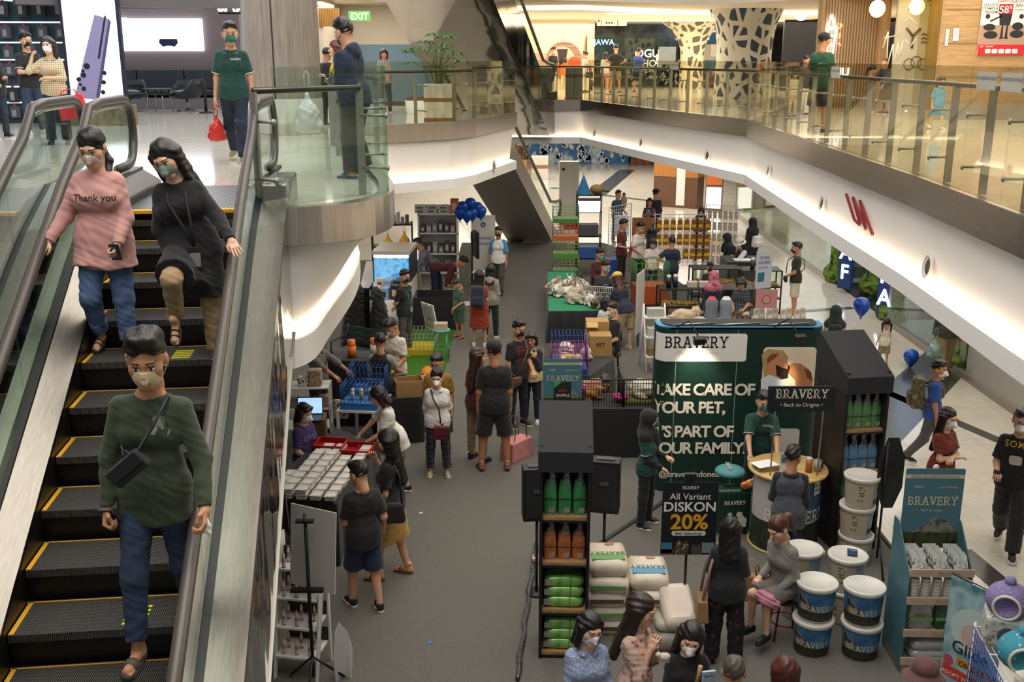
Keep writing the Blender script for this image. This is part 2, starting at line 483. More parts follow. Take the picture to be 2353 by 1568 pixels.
# near left: the funnel-shaped front tapers towards its lit lip
top = [q for q in ELL[:-5] if q.x > -2.06 or q.y > 10]
top = [top[0]] + top
NL = [Vector((-2.1,9.14))] + top[1:]
lip = []
for q in NL:
 k = min(1,max(0,(q.x + 2.3) / 1.1))
 lip.append(Vector((q.x - .02 - .62 * k * k,q.y - .25 + .25 * k)))
def row(P,z): return [(q.x,q.y,z) for q in P]
def mid(a,b,t): return [p_ * (1 - t) + q_ * t for p_,q_ in zip(a,b)]
E0 = offs(NL,-.03)
struct(MB().strip([row(offs(NL,.12),U + .05),row(E0,U + .05),row(E0,U - .29),row(offs(NL,.1),U - .29)]),'fascia_band_left',BAND_L)
lin_in = offs(lip,.2)
struct(MB().strip([row(offs(NL,.05),U - .28),row(mid(offs(NL,.06),lin_in,.3),3.98),row(mid(offs(NL,.08),lin_in,.72),3.5),row(lin_in,3.16)],True)
 .strip([row(lin_in,3.16),row(offs(lip,.03),3.16),row(offs(lip,.03),3.26)]).strip([row(offs(lip,.03),3.26),row(lip,3.26),row(lip,3.0),row(offs(lip,1.2),3.0)]),'fascia_left',PAINT_W)
o = MB().strip([row(offs(lip,.05),3.165),row(offs(lip,.05),3.19),row(offs(lip,.1),3.19),row(offs(lip,.1),3.165)]).build('cove_light_strip',LED)
tag(o,'warm light strip glowing in the curved lip of the near left funnel front','light strip')
# glass balustrades: panes, posts, handrail
def balustrade(name,label,pts,side,step=1.05,zt=1.24,rail_z=1.02,gm=GLASSY,post_in=.22,postw=.075,rail=True,posts=True,railm=None):
 t = thing(name,label,'balustrade',(0,0,0))
 R = resample(pts,step)
 gm_,pm = gm,M('A09C95',.4,.5)
 for i in range(len(R) - 1):
  a,b = R[i],R[i + 1];d = (b - a).normalized();n_ = Vector((-d.y,d.x)) * .006
  a2,b2 = a + d * .008,b - d * .008
  MB().prism([a2 - n_,b2 - n_,b2 + n_,a2 + n_],U + .05,U + zt).build('pane',gm_,t)
 In = offs(R,-post_in * side)
 if posts:
  for i,q in enumerate(In):
   j = min(i,len(In) - 2);an = math.atan2((R[j + 1] - R[j]).y,(R[j + 1] - R[j]).x)
   m = BO((q.x,q.y,U + rail_z / 2 + .01),(.025,postw,rail_z),an)
   for zz in (.28,.78):
    o_ = R[i] - q
    m.cyl((q.x,q.y,U + zz),(q.x + o_.x * 1.04,q.y + o_.y * 1.04,U + zz),.014,n=8)
    m.cyl((R[i].x - o_.x * .03,R[i].y - o_.y * .03,U + zz),(R[i].x + o_.x * .03,R[i].y + o_.y * .03,U + zz),.03,n=10)
   m.build('post',pm,t)
 if rail: TU([(q.x,q.y,U + rail_z + .02) for q in In],.028,8).build('handrail',railm or M('4A4640',.3,.8),t)
 return t
balustrade('glass_balustrade','long glass balustrade with steel posts and dark handrail on the right gallery edge',EDGE_R[0:9],1)
balustrade('glass_balustrade','glass balustrade around the far bulge of the left gallery before the potted plant',ELL[-6:],-1,1.3,post_in=.3)
balustrade('glass_balustrade','glass balustrade at the near left gallery corner where a man in navy leans',[Vector((-2.05,9.16))] + [q for q in ELL[:-6] if q.x > -1.98 or q.y > 10],-1,1.5,post_in=.25,gm=GLASS,railm=M('5A554D',.3,.9))
# round lamps set in the white fronts
def porthole(u,v,x_or_y,rad,label,nrm):
 n_ = Vector(nrm).normalized();p_ = x_or_y
 t = thing('recessed_lamp',label,'lamp',p_)
 a = n_.orthogonal().normalized();b = n_.cross(a)
 def ring(r0,r1,d0,d1): return MB().strip([[a * r0 * math.cos(k * PI / 12) + b * r0 * math.sin(k * PI / 12) + n_ * d0 for k in range(25)],[a * r1 * math.cos(k * PI / 12) + b * r1 * math.sin(k * PI / 12) + n_ * d1 for k in range(25)]],True)
 m = ring(rad,rad * .98,.0,.03);m2 = ring(rad * .98,rad * .7,.03,.02);m.add(m2.v,m2.f,True)
 m.build('ring',M('D8D3CB',.35),t)
 ring(rad * .7,.001,.012,.01).build('lens',M('6E6A66',.2,.6),t)
def on_right(u,v):
 """point of the right gallery's white face seen at pixel (u, v)"""
 F = offs(EDGE_R2,-.11)
 best = None
 for i in range(len(F) - 1):
  for k in range(60):
   q = F[i] + (F[i + 1] - F[i]) * (k / 60)
   d_ = q.y * _c
   # z from the pixel row
   b = (784 - v) / 2400.;r = Vector(((u - 1176.5) / 2400.,_c + b * _s,-_s + b * _c));tt = q.y / r.y
   e = abs(r.x * tt - q.x)
   if best is None or e < best[0]: best = (e,Vector((q.x,q.y,CAM_Z + r.z * tt)),F[i + 1] - F[i])
 d = best[2].normalized();nn = Vector((-d.y,d.x,.12)).normalized()
 return best[1] + nn * .04,nn
for (u,v,lb) in ((1372,306,'small round recessed lamp, first from the escalators in the white front'),(1478,328,'small round recessed lamp, second from the escalators in the white front'),(1630,358,'round recessed lamp, third from the escalators in the white front'),(1772,392,'round recessed lamp in the white front where it bends'),(1898,468,'round recessed lamp in the white front beside the red emblem'),(2142,615,'largest round recessed lamp in the white front below the gallery')):
 p_,nn = on_right(u,v);porthole(u,v,p_,.115 if u != 2142 else .13,lb,nn)
p0 = dp(1098,385,23.6);porthole(0,0,Vector((-.42,23.9,p0.z)),.13,'round recessed lamp in the white front of the far bulge',(.97,-.25,.1))
# red strokes of the emblem on the right white front
def emblem():
 q,nn = on_right(1987,490);q += nn * .01
 ex = Vector((nn.y,-nn.x,0)).normalized() * -1
 ex = ex if ex.y < 0 else -ex                      # runs towards the camera
 ey = nn.cross(ex);ey = ey if ey.z > 0 else -ey
 m = MB()
 for x0,y0,x1,y1 in ((-.5,.15,-.1,-.12),(-.1,-.12,.08,-.15),(-.28,.15,.1,-.15),(-.28,.15,.28,-.16),(-.06,.15,.28,-.16),(-.06,.15,.48,-.18)):
  a = q + ex * x0 * 1.55 + ey * y0;b = q + ex * x1 * 1.55 + ey * y1;d = (b - a).normalized();s_ = nn.cross(d) * .013
  m.add([a - s_,b - s_,b + s_,a + s_,a - s_ + nn * .03,b - s_ + nn * .03,b + s_ + nn * .03,a + s_ + nn * .03],[(4,5,6,7),(0,1,5,4),(1,2,6,5),(2,3,7,6),(3,0,4,7)])
 solo(m,'wall_emblem',M('8C1420',.4),'dark red emblem of slanted strokes on the white gallery front','emblem')
emblem()
# upper storey walls, columns and ceiling
struct(BB(-26,26,63.5,64,0,12),'wall_back',M('8A8278',.7))
struct(BB(25.6,26,-4,64,0,12),'wall_right',M('B7AEA2',.7))
struct(BB(-26,-25.6,-4,64,0,12),'wall_left',M('8E8A88',.7))
# ceiling of the upper storey beyond the void, with its lit coves
CE = M('EDE3D2',.7)
struct(MB().prism([(-12,34),(0.5,30),(6,33),(9.5,27.5),(26,27.5),(26,64),(-24,64),(-24,34)],7.25,7.5),'ceiling_upper',CE)
struct(MB().prism([(-1.5,34.5),(2,33.5),(5.2,36.5),(4.5,41),(0,42),(-3,38)],7.16,7.26),'ceiling_panel',CE)
struct(MB().prism([(3.2,37),(12,37.5),(12,44),(3.5,44)],7.18,7.26),'ceiling_panel_rear',CE)
for (a,b,lb) in (((-1.6,34.4),(2.0,33.4),'bright cove strip along the nearest edge of the ceiling raft'),((2.0,33.4),(5.3,36.5),'bright cove strip along the slanted edge of the ceiling raft'),((3.2,36.9),(12,37.4),'bright cove strip on the rear ceiling raft'),((3.4,44.1),(12,44.1),'bright cove strip at the far side of the rear raft')):
 a,b = Vector(a),Vector(b);d = (b - a).normalized();n_ = Vector((-d.y,d.x)) * .09
 tag(MB().prism([a - n_,b - n_,b + n_,a + n_],7.13,7.16).build('ceiling_light_strip',M('FFE9C4',.5,e=4.5)),lb,'light strip')
# gallery ceilings under the slabs (ground storey)
struct(MB().prism([(4.9,5),(5.2,22),(2.6,33),(2.3,34),(26,34),(26,5)],3.1,3.2),'ceiling_right',PAINT_W)
struct(BB(-24,26,34.2,64,3.1,3.2),'ceiling_far',PAINT_W)
struct(MB().prism([(-2.9,10),(-3.8,19),(-3.3,21),(-2,22.6),(-.9,25.8),(-3,31),(-24,33),(-24,10)],3.1,3.2),'ceiling_left',PAINT_W)
# round timber-clad column of the left gallery
t = thing('round_column','thick grey timber-clad column with stone base on the left gallery','column',(-4.08,19.2,U))
LA([(.66,.62),(.66,4.2)],40).build('shaft',M('8F8478',.45,kind='wood',p=(6,6,.5)),t)
LA([(.68,0),(.68,.62),(.66,.62)],40).build('base',M('B3AA9C',.15,kind='wood',p=(8,8,.4)),t)
BB(-.02,.0,-.672,-.655,0.6,4.2).build('seam',BLACK,t)
# pierced columns
t = thing('pierced_column','large white flared column pierced with dark rounded openings','column',(7.75,36.2,U))
VOR = M('D8D6CC',.5,kind='voronoi',p=('34445A',2.75));VOR2 = M('D9CDB4',.5,kind='voronoi',p=('5E5A50',2.9))
LA([(.95,0),(.93,.8),(.9,1.4),(.93,1.9),(1.02,2.4),(1.22,2.85)],40).build('screen',VOR,t)
t = thing('pierced_column','smaller cream pierced column beside the blue sign wall','column',(7.9,47.5,U))
LA([(.55,0),(.5,1),(.52,1.6),(.65,2.1),(.95,2.5),(1.5,2.85)],32).build('screen',VOR2,t)
# printed stickers on the right gallery's glass
for y,lb in ((9.35,'frosted sticker with small lettering on the gallery glass, nearest the frame edge'),(9.95,'frosted sticker with small lettering on the gallery glass, second from the frame edge'),(15.6,'frosted sticker on the gallery glass near the person in green shirt'),(26.5,'frosted sticker on the far gallery glass')):
 i = [k for k in range(len(EDGE_R2) - 1) if EDGE_R2[k].y <= y <= EDGE_R2[k + 1].y][0];a,b = EDGE_R2[i],EDGE_R2[i + 1];q = a + (b - a) * ((y - a.y) / (b.y - a.y));d = (a - b).normalized()
 t = thing('glass_sticker',lb,'sticker',(q.x - .009,q.y,U + 1.1),math.atan2(d.y,d.x))
 BB(-.24,.24,-.004,0,-.07,.09).build('film',M('B4B2A6',.5),t)
 MB().text('TAOWANDERER DHARALIT',(0,-.005,.02),X3,Z3,.045).build('lettering',M('6E6E6A',.5),t)
# ---------------- escalators ----------------
BELT = M('4E4741',.36);TREAD = M('6E6A66',.5,.35,'grooves',(90,'141414'));RISER = M('26262A',.5,.2,'grooves',(90,'0B0B0B'))
YEL = M('D9A21E',.5);DECK = M('969086',.3,1.0,'brush',p=(6,.12,1));TRUSS = M('171717',.6)
def main_escalator(name,label,w0,steps_only_to=99,right_clad=False,seams=(),outer=None,pads=()):
 """local x = across, y = uphill along the plan, z = height"""
 B = (-3.17,6.76);SL = .5588
 t = thing(name,label,'escalator',(B[0] + w0 * .9934,B[1] + w0 * .1149,0),math.radians(6.6))
 def zn(s): return 3.046 + SL * s if s < 1.75 else min(U,4.024 + .42 * (s - 1.75) - .03 * (s - 1.75) ** 2 if s < 2.75 else U)
 # moving steps
 for k in range(-2,14):
  s = 1.6 - .4 * k;z = {-2: 4.33,-1: 4.15}.get(k,3.94 - .2235 * k);zr = .05 if k == -2 else .225
  m = MB()
  m.bb(.01,.99,s,s + .42,z - .05,z)
  m.m = 1
  m.strip([[(x,s + .012 + .1 * (1 - math.cos(q * .9)),z - .01 - .215 * q) for x in (.01,.99)] for q in (0,.25,.5,.75,1)],True)
  st = m.build('step',[TREAD,RISER],t)
  y = MB();y.bb(.012,.042,s + .01,s + .4,z,z + .003);y.bb(.0,1.0,s + .392,s + .404,z,z + .003)
  y.build('edge_line',YEL,st)
  if k in pads:
   f = MB()
   for j in range(5): f.bb(.66,.8,s + .05 + j * .05,s + .075 + j * .05,z,z + .004)
   f.build('foot_mark',M('D8D01E',.5),st)
 # landing plate with yellow comb
 m = BB(-.02,1.02,2.46,4.3,U - .02,U + .012);m.build('landing_plate',M('8C8A86',.4,.9,'grooves',(28,'55534F')),t)
 BB(0,1,2.4,2.5,U - .01,U + .018).build('comb',YEL,t)
 def path(h,s0=-4.3):
  pts = [(s,zn(s) + h) for s in [s0,-2,0,1,1.5]]
  zt = U + .93
  pts += [(1.9,zn(1.9) + h - .01),(2.2,zn(2.2) + h + .005),(2.5,zt - .03),(2.85,zt),(3.3,zt),(3.7,zt)]
  return pts
 for w_,sd in ((-.2,-1),(1.2,1)):
  pts = path(.85)
  pts += [(3.72 + .32 * math.sin(a),U + .61 + .32 * math.cos(a)) for a in [PI * q / 8 for q in range(1,9)]] + [(3.3,U + .29)]
  TU([(w_,s,z) for s,z in pts],.042,10).build('handrail',BELT,t)
  TU([(w_,s,z - .055) for s,z in pts[:11]],.022,8).build('rail_guide',STEEL,t)
  # glass under the rail, one pane per length
  def top(s):
   for i in range(len(pts) - 1):
    (a,za),(b,zb) = pts[i],pts[i + 1]
    if a <= s <= b: return za + (zb - za) * (s - a) / (b - a)
   return pts[-1][1]
  cuts = [-4.3,-2.85,-1.35,.15,1.65,2.75]
  for a,b in zip(cuts[:-1],cuts[1:]):
   n_ = 4;ss = [a + .006 + (b - a - .012) * i / n_ for i in range(n_ + 1)]
   poly = [(s,zn(s) + .16) for s in ss] + [(s,top(s) - .04) for s in reversed(ss)]
   PL(poly,(w_,0,0),(0,1,0),(0,0,1),.012).build('glass_pane',GLASS,t)
  end = [(2.756,U + .05),(3.7,U + .05)] + [(3.72 + .28 * math.cos(a),U + .61 + .28 * math.sin(a)) for a in [-PI / 2 + PI * q / 8 for q in range(9)]] + [(2.756,U + .89)]
  PL(end,(w_,0,0),(0,1,0),(0,0,1),.012).build('glass_pane',GLASS,t)
  # inner sloping deck and skirting
  x0,x1 = (.0,-.17) if sd < 0 else (1.0,1.17)
  S = [-4.3,0,1.5,1.9,2.3,2.7,4.2]
  MB().strip([[(x0,s,zn(s) - .12) for s in S],[(x0,s,zn(s) + .09) for s in S],[(x1,s,zn(s) + .2) for s in S],[(x1 - .002 * sd,s,zn(s) + .15) for s in S]]).build('inner_deck',DECK,t)
  MB().strip([[(x0 + .004 * -sd,s,zn(s) - .3) for s in S],[(x0 + .004 * -sd,s,zn(s) + .06) for s in S]]).build('skirt',M('1B1B1B',.35,.4),t)
  x2 = w_ + .04 * sd
  MB().strip([[(w_ - .03 * sd,s,zn(s) + .2) for s in S],[(w_ - .03 * sd,s,zn(s) + .23) for s in S],[(x2,s,zn(s) + .23) for s in S],[(x2,s,zn(s) + .2) for s in S]]).build('glass_channel',M('101010',.4),t)
  x3 = outer if sd < 0 else 1.47
  if x3 is not None:
   MB().strip([[(x2,s,zn(s) + .2) for s in S[:-1]],[(x2,s,zn(s) + .245) for s in S[:-1]],[(x3,s,zn(s) + .285) for s in S[:-1]],[(x3,s,zn(s) + .19) for s in S[:-1]]]).build('outer_deck',DECK,t)
 if right_clad:
  S = [-4.3,-2,0,1.5,1.9,2.25]
  MB().strip([[(1.462,s,zn(s) + .2) for s in S],[(1.462,s,zn(s) - .92) for s in S]]).build('side_cladding',M('8E8C8C',.08,1.0,'mirror',1.6),t)
  MB().strip([[(1.455,s,zn(s) - .91) for s in S],[(1.477,s,zn(s) - .91) for s in S],[(1.477,s,zn(s) - .93) for s in S],[(1.455,s,zn(s) - .93) for s in S]]).build('cladding_trim',M('A59E94',.4,.6),t)
  BB(1.24,1.47,2.3,3.3,U - .3,U + .25).build('end_cover',STEEL,t,bev=.02)
 # closed body under the steps
 S = [-4.6,1.6,2.6,4.3]
 m = MB();xs = (-.3 if w0 else -.66,1.44)
 for x in xs:
  m.add([(x,s,zn(s) - .3) for s in S] + [(x,s,zn(s) - 1.05) for s in reversed(S)],[tuple(range(8))])
 m.strip([[(xs[0],s,zn(s) - 1.05) for s in S],[(xs[1],s,zn(s) - 1.05) for s in S]])
 m.strip([[(xs[0],s,zn(s) - .3) for s in S],[(xs[1],s,zn(s) - .3) for s in S]])
 m.build('truss',TRUSS,t)
 return t
ESC = main_escalator('escalator','descending escalator with three riders between brushed steel decks',0,right_clad=True,pads=(2,7,4),outer=-.33)
main_escalator('escalator','parallel escalator at the frame edge beyond the riders, with nobody on it',-1.87,outer=None)
def far_escalator(name,label,foot,rise,wid,tr_depth,under,drop,run0=0.0,mirror=True):
 """runs up towards the camera and to the left; foot = lowest right corner (plan), rz turns local +y uphill"""
 az = math.radians(14.5)
 t = thing(name,label,'escalator',foot,PI - az)       # local x = away to the left seen from the camera is +? (see below)
 L_ = rise / .577;K = .577
 # local +y points uphill (towards the camera), local x: 0 at the right flank (camera side), +wid towards the left flank
 def z(s): return max(0,min(rise,K * s))
 S = [-1.2,0,L_,L_ + 1.2]
 for x in (0,wid):
  MB().strip([[(x,s,z(s) + .28) for s in S],[(x,s,z(s) - tr_depth) for s in S]]).build('side_panel',M('6A6866',.08,1.0,'mirror',.8) if wid > 2 else M('A29C94',.4,.55),t)
 MB().strip([[(0,s,z(s) - tr_depth) for s in S],[(wid,s,z(s) - tr_depth) for s in S]]).build('soffit',M('A9A6A2',.07,1.0,'mirror',.8) if wid > 2 else M('A8A29A',.45,.2),t)
 n_ = 2 if wid > 2 else 1;wl = wid / n_
 for j in range(n_):
  o = j * wl
  for x in (o + .14,o + wl - .14):
   pts = [(x,-1.0,.62),(x,-1.25,.78),(x,-1.3,.95),(x,-1.15,1.1),(x,-.4,1.15),(x,.3,K * .3 + 1.08),(x,L_,rise + 1.1),(x,L_ + 1.2,rise + 1.1)]
   TU(pts,.05,8).build('handrail',BELT,t)
   MB().strip([[(x,s,z(s) + .25) for s in S],[(x,s,z(s) + 1.1) for s in S]]).build('glass_pane',GLASS,t)
  for x in (o + .02,o + wl - .1):
   MB().strip([[(x,s,z(s) + .28) for s in S],[(x + .14,s,z(s) + .28) for s in S]]).build('deck',DECK,t)
  m = MB()
  for k in range(int(L_ / .4)):
   m.bb(o + .22,o + wl - .22,k * .4,k * .4 + .42,k * .4 * K,k * .4 * K + .05);m.bb(o + .22,o + wl - .22,k * .4,k * .4 + .03,k * .4 * K - .18,k * .4 * K + .05)
  m.build('steps',TREAD,t)
 return t
far_escalator('escalator','far escalator running up from the carpet to the upper gallery',(1.45,33.8,0.0),4.4,1.5,.35,None,0)
far_escalator('escalator','overhead escalator with rippled mirror underside crossing the top of the view',(1.15,32.95,U),5.4,2.8,1.02,None,0)
# ---------------- shop fronts of the upper storey ----------------
def on_wall(name,mb,mats,parent=None): return mb.build(name,mats,parent)
# phone shop: rear wall, bulkhead, rack wall
struct(BB(-15,-5.2,28.6,28.9,U,8.2),'wall_lounge',M('7B6E6E',.6))
struct(BB(-15,-5.0,24.2,28.7,7.02,7.1),'ceiling_lounge',M('D8D6D8',.6))
def bulkhead():
 a,b = Vector((-9.6,21.2)),Vector((-5.3,23.6));d = (b - a).normalized();n_ = Vector((-d.y,d.x)) * .5
 m = MB().prism([a,b,b + n_,a + n_],6.72,8.4);struct(m,'shop_bulkhead',M('55504F',.5))
bulkhead()
t = thing('light_sign','glowing white lettering on the dark shop bulkhead beside the column','sign',dp(556,17,23.4))
MB().text('SAMSU',(0,-.03,-.08),X3,Z3,.34,.02).build('letters',M('EFF4FF',.5,e=9),t)
BB(-.5,.5,-.02,.02,-.14,-.1).build('rail',DARKM,t)
# big lit screen with goggles picture
p0 = dp(262,117,28.5);p1 = dp(462,43,28.5)
t = thing('wall_screen','wide glowing white screen on the lounge wall showing pale gadgets','screen',(p0.x,28.53,p0.z))
W_,H_ = p1.x - p0.x,p1.z - p0.z
BB(0,W_,-.02,.06,0,H_).build('display',M('F4F6FF',.4,e=3.2),t)
m = MB()
for (x,z,sx,sz) in ((.3,.62,.1,.12),(.14,.62,.09,.12),(.9,.66,.11,.12)): m.plate(circ(x,z,sx,18,sz),(0,-.024,0),X3,Z3,.003)
m.plate(rrect(.8,.52,1.1,.56,.015),(0,-.024,0),X3,Z3,.003);m.plate(rrect(.12,.78,.42,.84,.02),(0,-.024,0),X3,Z3,.003)
m.build('pale_pictures',M('D9E2EE',.4,e=1.6),t)
PL([(1.22,.3),(1.68,.3),(1.7,.2),(1.6,.1),(1.5,.13),(1.4,.13),(1.3,.1),(1.2,.2)],(0,-.026,0),X3,Z3,.004).build('dark_goggles',M('2A3550',.3),t)
# free-standing advertising light box
p0 = dp(166,4,21.9)
t = thing('light_box','tall glowing advertising box picturing a purple phone at the shop entrance','light box',gp(230,288,U),.12)
bx0,bx1,bz0,bz1 = -.48,.52,.42,2.85
BB(bx0 - .06,bx1 + .06,-.05,.12,bz0 - .03,bz1 + .06).build('frame',M('1D2430',.3),t)
BB(bx0,bx1,-.062,-.05,bz0,bz1).build('face',M('F3F4FF',.4,e=2.8),t)
m = PL([(-.42,.55),(-.02,.5),(.38,2.05),(.12,2.13)],(0,-.066,0),X3,Z3,.004);m.build('phone_picture',M('7C7698',.35,e=.3),t)
m = PL([(-.02,.5),(.06,.52),(.42,2.0),(.38,2.05)],(0,-.067,0),X3,Z3,.004);m.build('phone_edge',M('4E4868',.3,e=.15),t)
for x,z,r in ((-.22,.72,.045),(-.3,.9,.045),(-.2,.98,.05),(-.12,1.15,.06),(-.28,.8,.03),(-.2,1.06,.03),(.14,.65,.045),(.17,.84,.045),(.2,1.02,.045)): PL(circ(x,z,r),(0,-.072,0),X3,Z3,.003).build('lens_picture',M('221F2E',.3),t)
m = PL([(.1,1.3),(.14,1.3),(.34,2.1),(.31,2.12)],(0,-.072,0),X3,Z3,.003)
m.build('stylus_picture',M('221F2E',.3),t)
MB().text('Galaxy S22 Series 5G',(.02,-.064,2.42),X3,Z3,.085).build('lettering',M('6C6C78',.5),t)
BB(bx0 - .1,bx1 + .16,-.12,.3,0,.4).build('plinth',M('5E5040',.5,kind='noise2',p=('7C6A50',8)),t)
# rack wall with hanging phone cases
t = thing('display_rack','dark teal shop rack with lit white shelf rails for phone accessories','rack',(-8.6,22.4,U),.1)
BB(-3.6,.05,.1,.25,0,3.3).build('back_panel',M('22333C',.5),t)
ROWS = [2.62,2.12,1.7,1.3,.96,.42,.1]
for z in ROWS: BB(-3.6,0,-.02,.1,z + .3,z + .33).build('shelf_rail',M('CFE0EE',.4,e=.9),t)
BB(-.0,.06,-.1,.25,0,3.3).build('side_frame',M('8CA0AE',.3,.6),t)
BB(-3.6,.05,-.14,.25,0,.08).build('kick_base',M('1A3038',.4),t)
boxm = {'w': M('D8D4D2',.5),'k': M('2A2A2E',.4),'g': M('4A4E54',.4)}
picm = [M(c,.4) for c in ('8C7AA0','3860A8','D89A6A','D8B840','9A98A0')]
proto = {}
def case_box(kind,x,z,i,n_row,hgt):
 cols = {'w': 'white phone box','k': 'black hanging accessory box','g': 'grey hanging cable pack'}
 T = Matrix.Translation((-8.6,22.4,U)) @ Matrix.Rotation(.1,4,'Z')
 pos = T @ Vector((x,-.03,z))
 nm = {'w': 'phone_box','k': 'accessory_box','g': 'cable_pack'}[kind]
 wd = .26 if kind == 'w' else .2
 o = thing(nm,cols[kind] + ' on the accessory rack, ' + n_row,'box',pos,.1,'hanging boxes on the phone shop rack, ' + n_row)
 BB(-wd / 2,wd / 2,-.05,.05,0,hgt).build('carton',boxm[kind],o)
 BB(-wd * .3,wd * .1,-.056,-.05,hgt * .15,hgt * .7).build('picture',picm[i % 5] if kind == 'w' else M('8C9096',.4),o)
 BB(-.02,.02,-.056,.05,hgt,hgt + .035).build('hook_tag',M('B83038',.4),o)
names = ['top row','second row','third row','fourth row','fifth row','sixth row','bottom row']
for r,(z,kind) in enumerate(zip(ROWS,'wkgggkg')):
 for i in range(7):
  x = -.28 - i * .36
  if r in (3,4,5) and .3 < -x < 1.6: continue
  case_box(kind,x,z,i,names[r],.3 if kind != 'g' else .24)
# lounge bench, chairs, table, stanchion
q = gp(380,262,U)
t = thing('lounge_bench','long dark padded wall bench under the lit screen','bench',(-9.3,28.1,U))
for i in range(3): BB(-1.85 + i * 1.25,-.62 + i * 1.25,.32,.46,.5,1.02).build('back_cushion',M('3C404A',.45),t,bev=.03)
BB(-1.9,1.95,-.1,.4,.36,.5).build('seat',M('34373F',.45),t,bev=.03)
BB(-1.9,1.95,-.02,.4,.0,.3).build('plinth',M('8E8C90',.4),t)
def tub_chair(loc,rz,lab):
 t = thing('tub_chair',lab,'chair',loc,rz)
 rows = []
 for zz,r,cut in ((.34,.16,1),(.38,.3,1),(.5,.37,1),(.62,.39,.8),(.78,.4,.55)):
  rows.append([(r * math.sin(a),-r * math.cos(a) * -1,.34 + (zz - .34) * (1 if abs(a) < 1.6 else max(.25,1 - (abs(a) - 1.6) * 1.1))) for a in [PI * (k / 12 - 1) for k in range(25)]])
 m = MB().strip(rows,True);sh = m.build('shell',M('20242C',.35),t)
 so = sh.modifiers.new('solid','SOLIDIFY');so.thickness = .04
 MB().sph((0,-.02,.46),(.31,.31,.08)).build('cushion',M('2B2F38',.45),t)
 CY((0,0,.02),(0,0,.36),.03).build('stem',STEEL,t)
 m = MB()
 for k in range(4): m.tube([(0,0,.05),(.3 * math.cos(k * PI / 2 + .7),.3 * math.sin(k * PI / 2 + .7),.015)],.018,8)
 m.build('foot',STEEL,t)
tub_chair(gp(432,256,U),-.9,'dark tub chair right of the small lounge table, under the lit screen')
tub_chair(gp(300,256,U),.9,'dark tub chair nearest the glowing light box')
t = thing('lounge_table','small lounge table with thin steel legs between the tub chairs','table',gp(368,258,U))
CY((0,0,.55),(0,0,.58),.38,n=24).build('tabletop',M('2E3036',.3),t)
for k in range(4): TU([(.25 * math.cos(k * PI / 2 + .6),.25 * math.sin(k * PI / 2 + .6),.55),(.33 * math.cos(k * PI / 2 + .6),.33 * math.sin(k * PI / 2 + .6),0)],.016,8).build('leg',STEEL,t)
t = thing('stanchion','black belt stanchion beside the walking man in green','stanchion',gp(474,260,U))
CY((0,0,.02),(0,0,.95),.035).build('post',BLACK,t);LA([(.17,0),(.17,.02),(.04,.05)],20).build('base',BLACK,t)
BB(0,.32,-.01,.01,.88,.94).build('belt',M('2A2A2C',.7),t)
# entrance frame strip right of lounge
struct(BB(-6.15,-5.95,24.6,24.9,U,7.2),'wall_pier',M('9A9894',.4))
# cream and blue wall behind the left gallery, exit sign, shelf unit
struct(BB(-7.5,-1.0,33.3,33.5,6.1,7.3).bb(-5.6,-5.2,30,33.4,U,7.3),'wall_cream',M('E2D8C8',.6))
struct(BB(-5.2,-1.0,33.28,33.52,U,6.1),'wall_blue_dado',M('7F9DBA',.6))
struct(MB().prism([(-13,27),(-3.3,25),(-3.0,29),(-5,34),(-13,34)],7.3,7.5),'ceiling_left_upper',CE)
a,b = Vector((-6.2,25.3)),Vector((-2.6,24.9))
t = thing('exit_sign','green lit exit sign hanging over the left gallery','sign',dp(826,37,30))
BB(-.3,.3,-.02,.02,-.13,.13).build('panel',M('5FA84E',.4,e=.35),t)
MB().text('EXIT',(0,-.022,-.085),X3,Z3,.24,.012).build('lettering',M('E8FFE0',.5,e=1.1),t)
t = thing('slatted_screen','small warm timber slat screen hanging beside the round column','screen',dp(758,61,29.96))
BB(-.28,.28,-.03,.03,0,.48).build('slats',M('B98A48',.5,kind='grooves',p=(22,'7C5826')),t)
t = thing('display_shelf','white display shelf with dark wares behind the round column','shelf',gp(757,236,U))
BB(-.35,.3,-.05,.25,0,1.75).build('case',WHITE,t)
for z in (.5,1.05,1.45): BB(-.2,.2,-.06,-.04,z,z + .22).build('niche',M('2B2826',.5),t)
for k,z in enumerate((.52,1.07,1.47)): BB(-.1 + k * .03,.0 + k * .03,-.075,-.06,z,z + .1).build('ware',M('B8B4AE',.5),t)
# right gallery: slatted wall with neon, shop window, plank wall, poster
struct(BB(8.25,9.75,29.0,29.3,U,8.4),'wall_slats',M('A88A66',.5,kind='grooves',p=(13,'6E5436')))
struct(BB(8.2,8.28,28.9,29.3,U,8.4).bb(9.72,9.95,28.7,29.3,U,8.4),'trim_9',M('B48F5F',.5,kind='wood',p=(4,4,.6)))
struct(BB(9.95,10.75,28.2,28.3,U,8.4),'wall_graphic',M('DDD6C2',.5))
m = MB()
q0 = Vector((10.25,28.18,0))
for cx,z,r in ((10.48,7.55,.28),):
 m.add(*(lambda: ([(cx + rr * math.cos(a),28.17,z + rr * 1.3 * math.sin(a)) for a in [2 * PI * k / 24 for k in range(24)] for rr in (r,r - .02)],[(2 * k,2 * k + 1,(2 * k + 3) % 48,(2 * k + 2) % 48) for k in range(24)]))())
def stroke(m,pts,w_,y=28.17):
 for (x0,z0),(x1,z1) in zip(pts[:-1],pts[1:]):
  m.tube([(x0,y,z0),(x1,y,z1)],w_,6)
stroke(m,[(10.48,7.95),(10.48,8.4)],.012);stroke(m,[(10.2,6.45),(10.38,6.25),(10.38,5.95)],.03);stroke(m,[(10.56,6.45),(10.38,6.25)],.03)
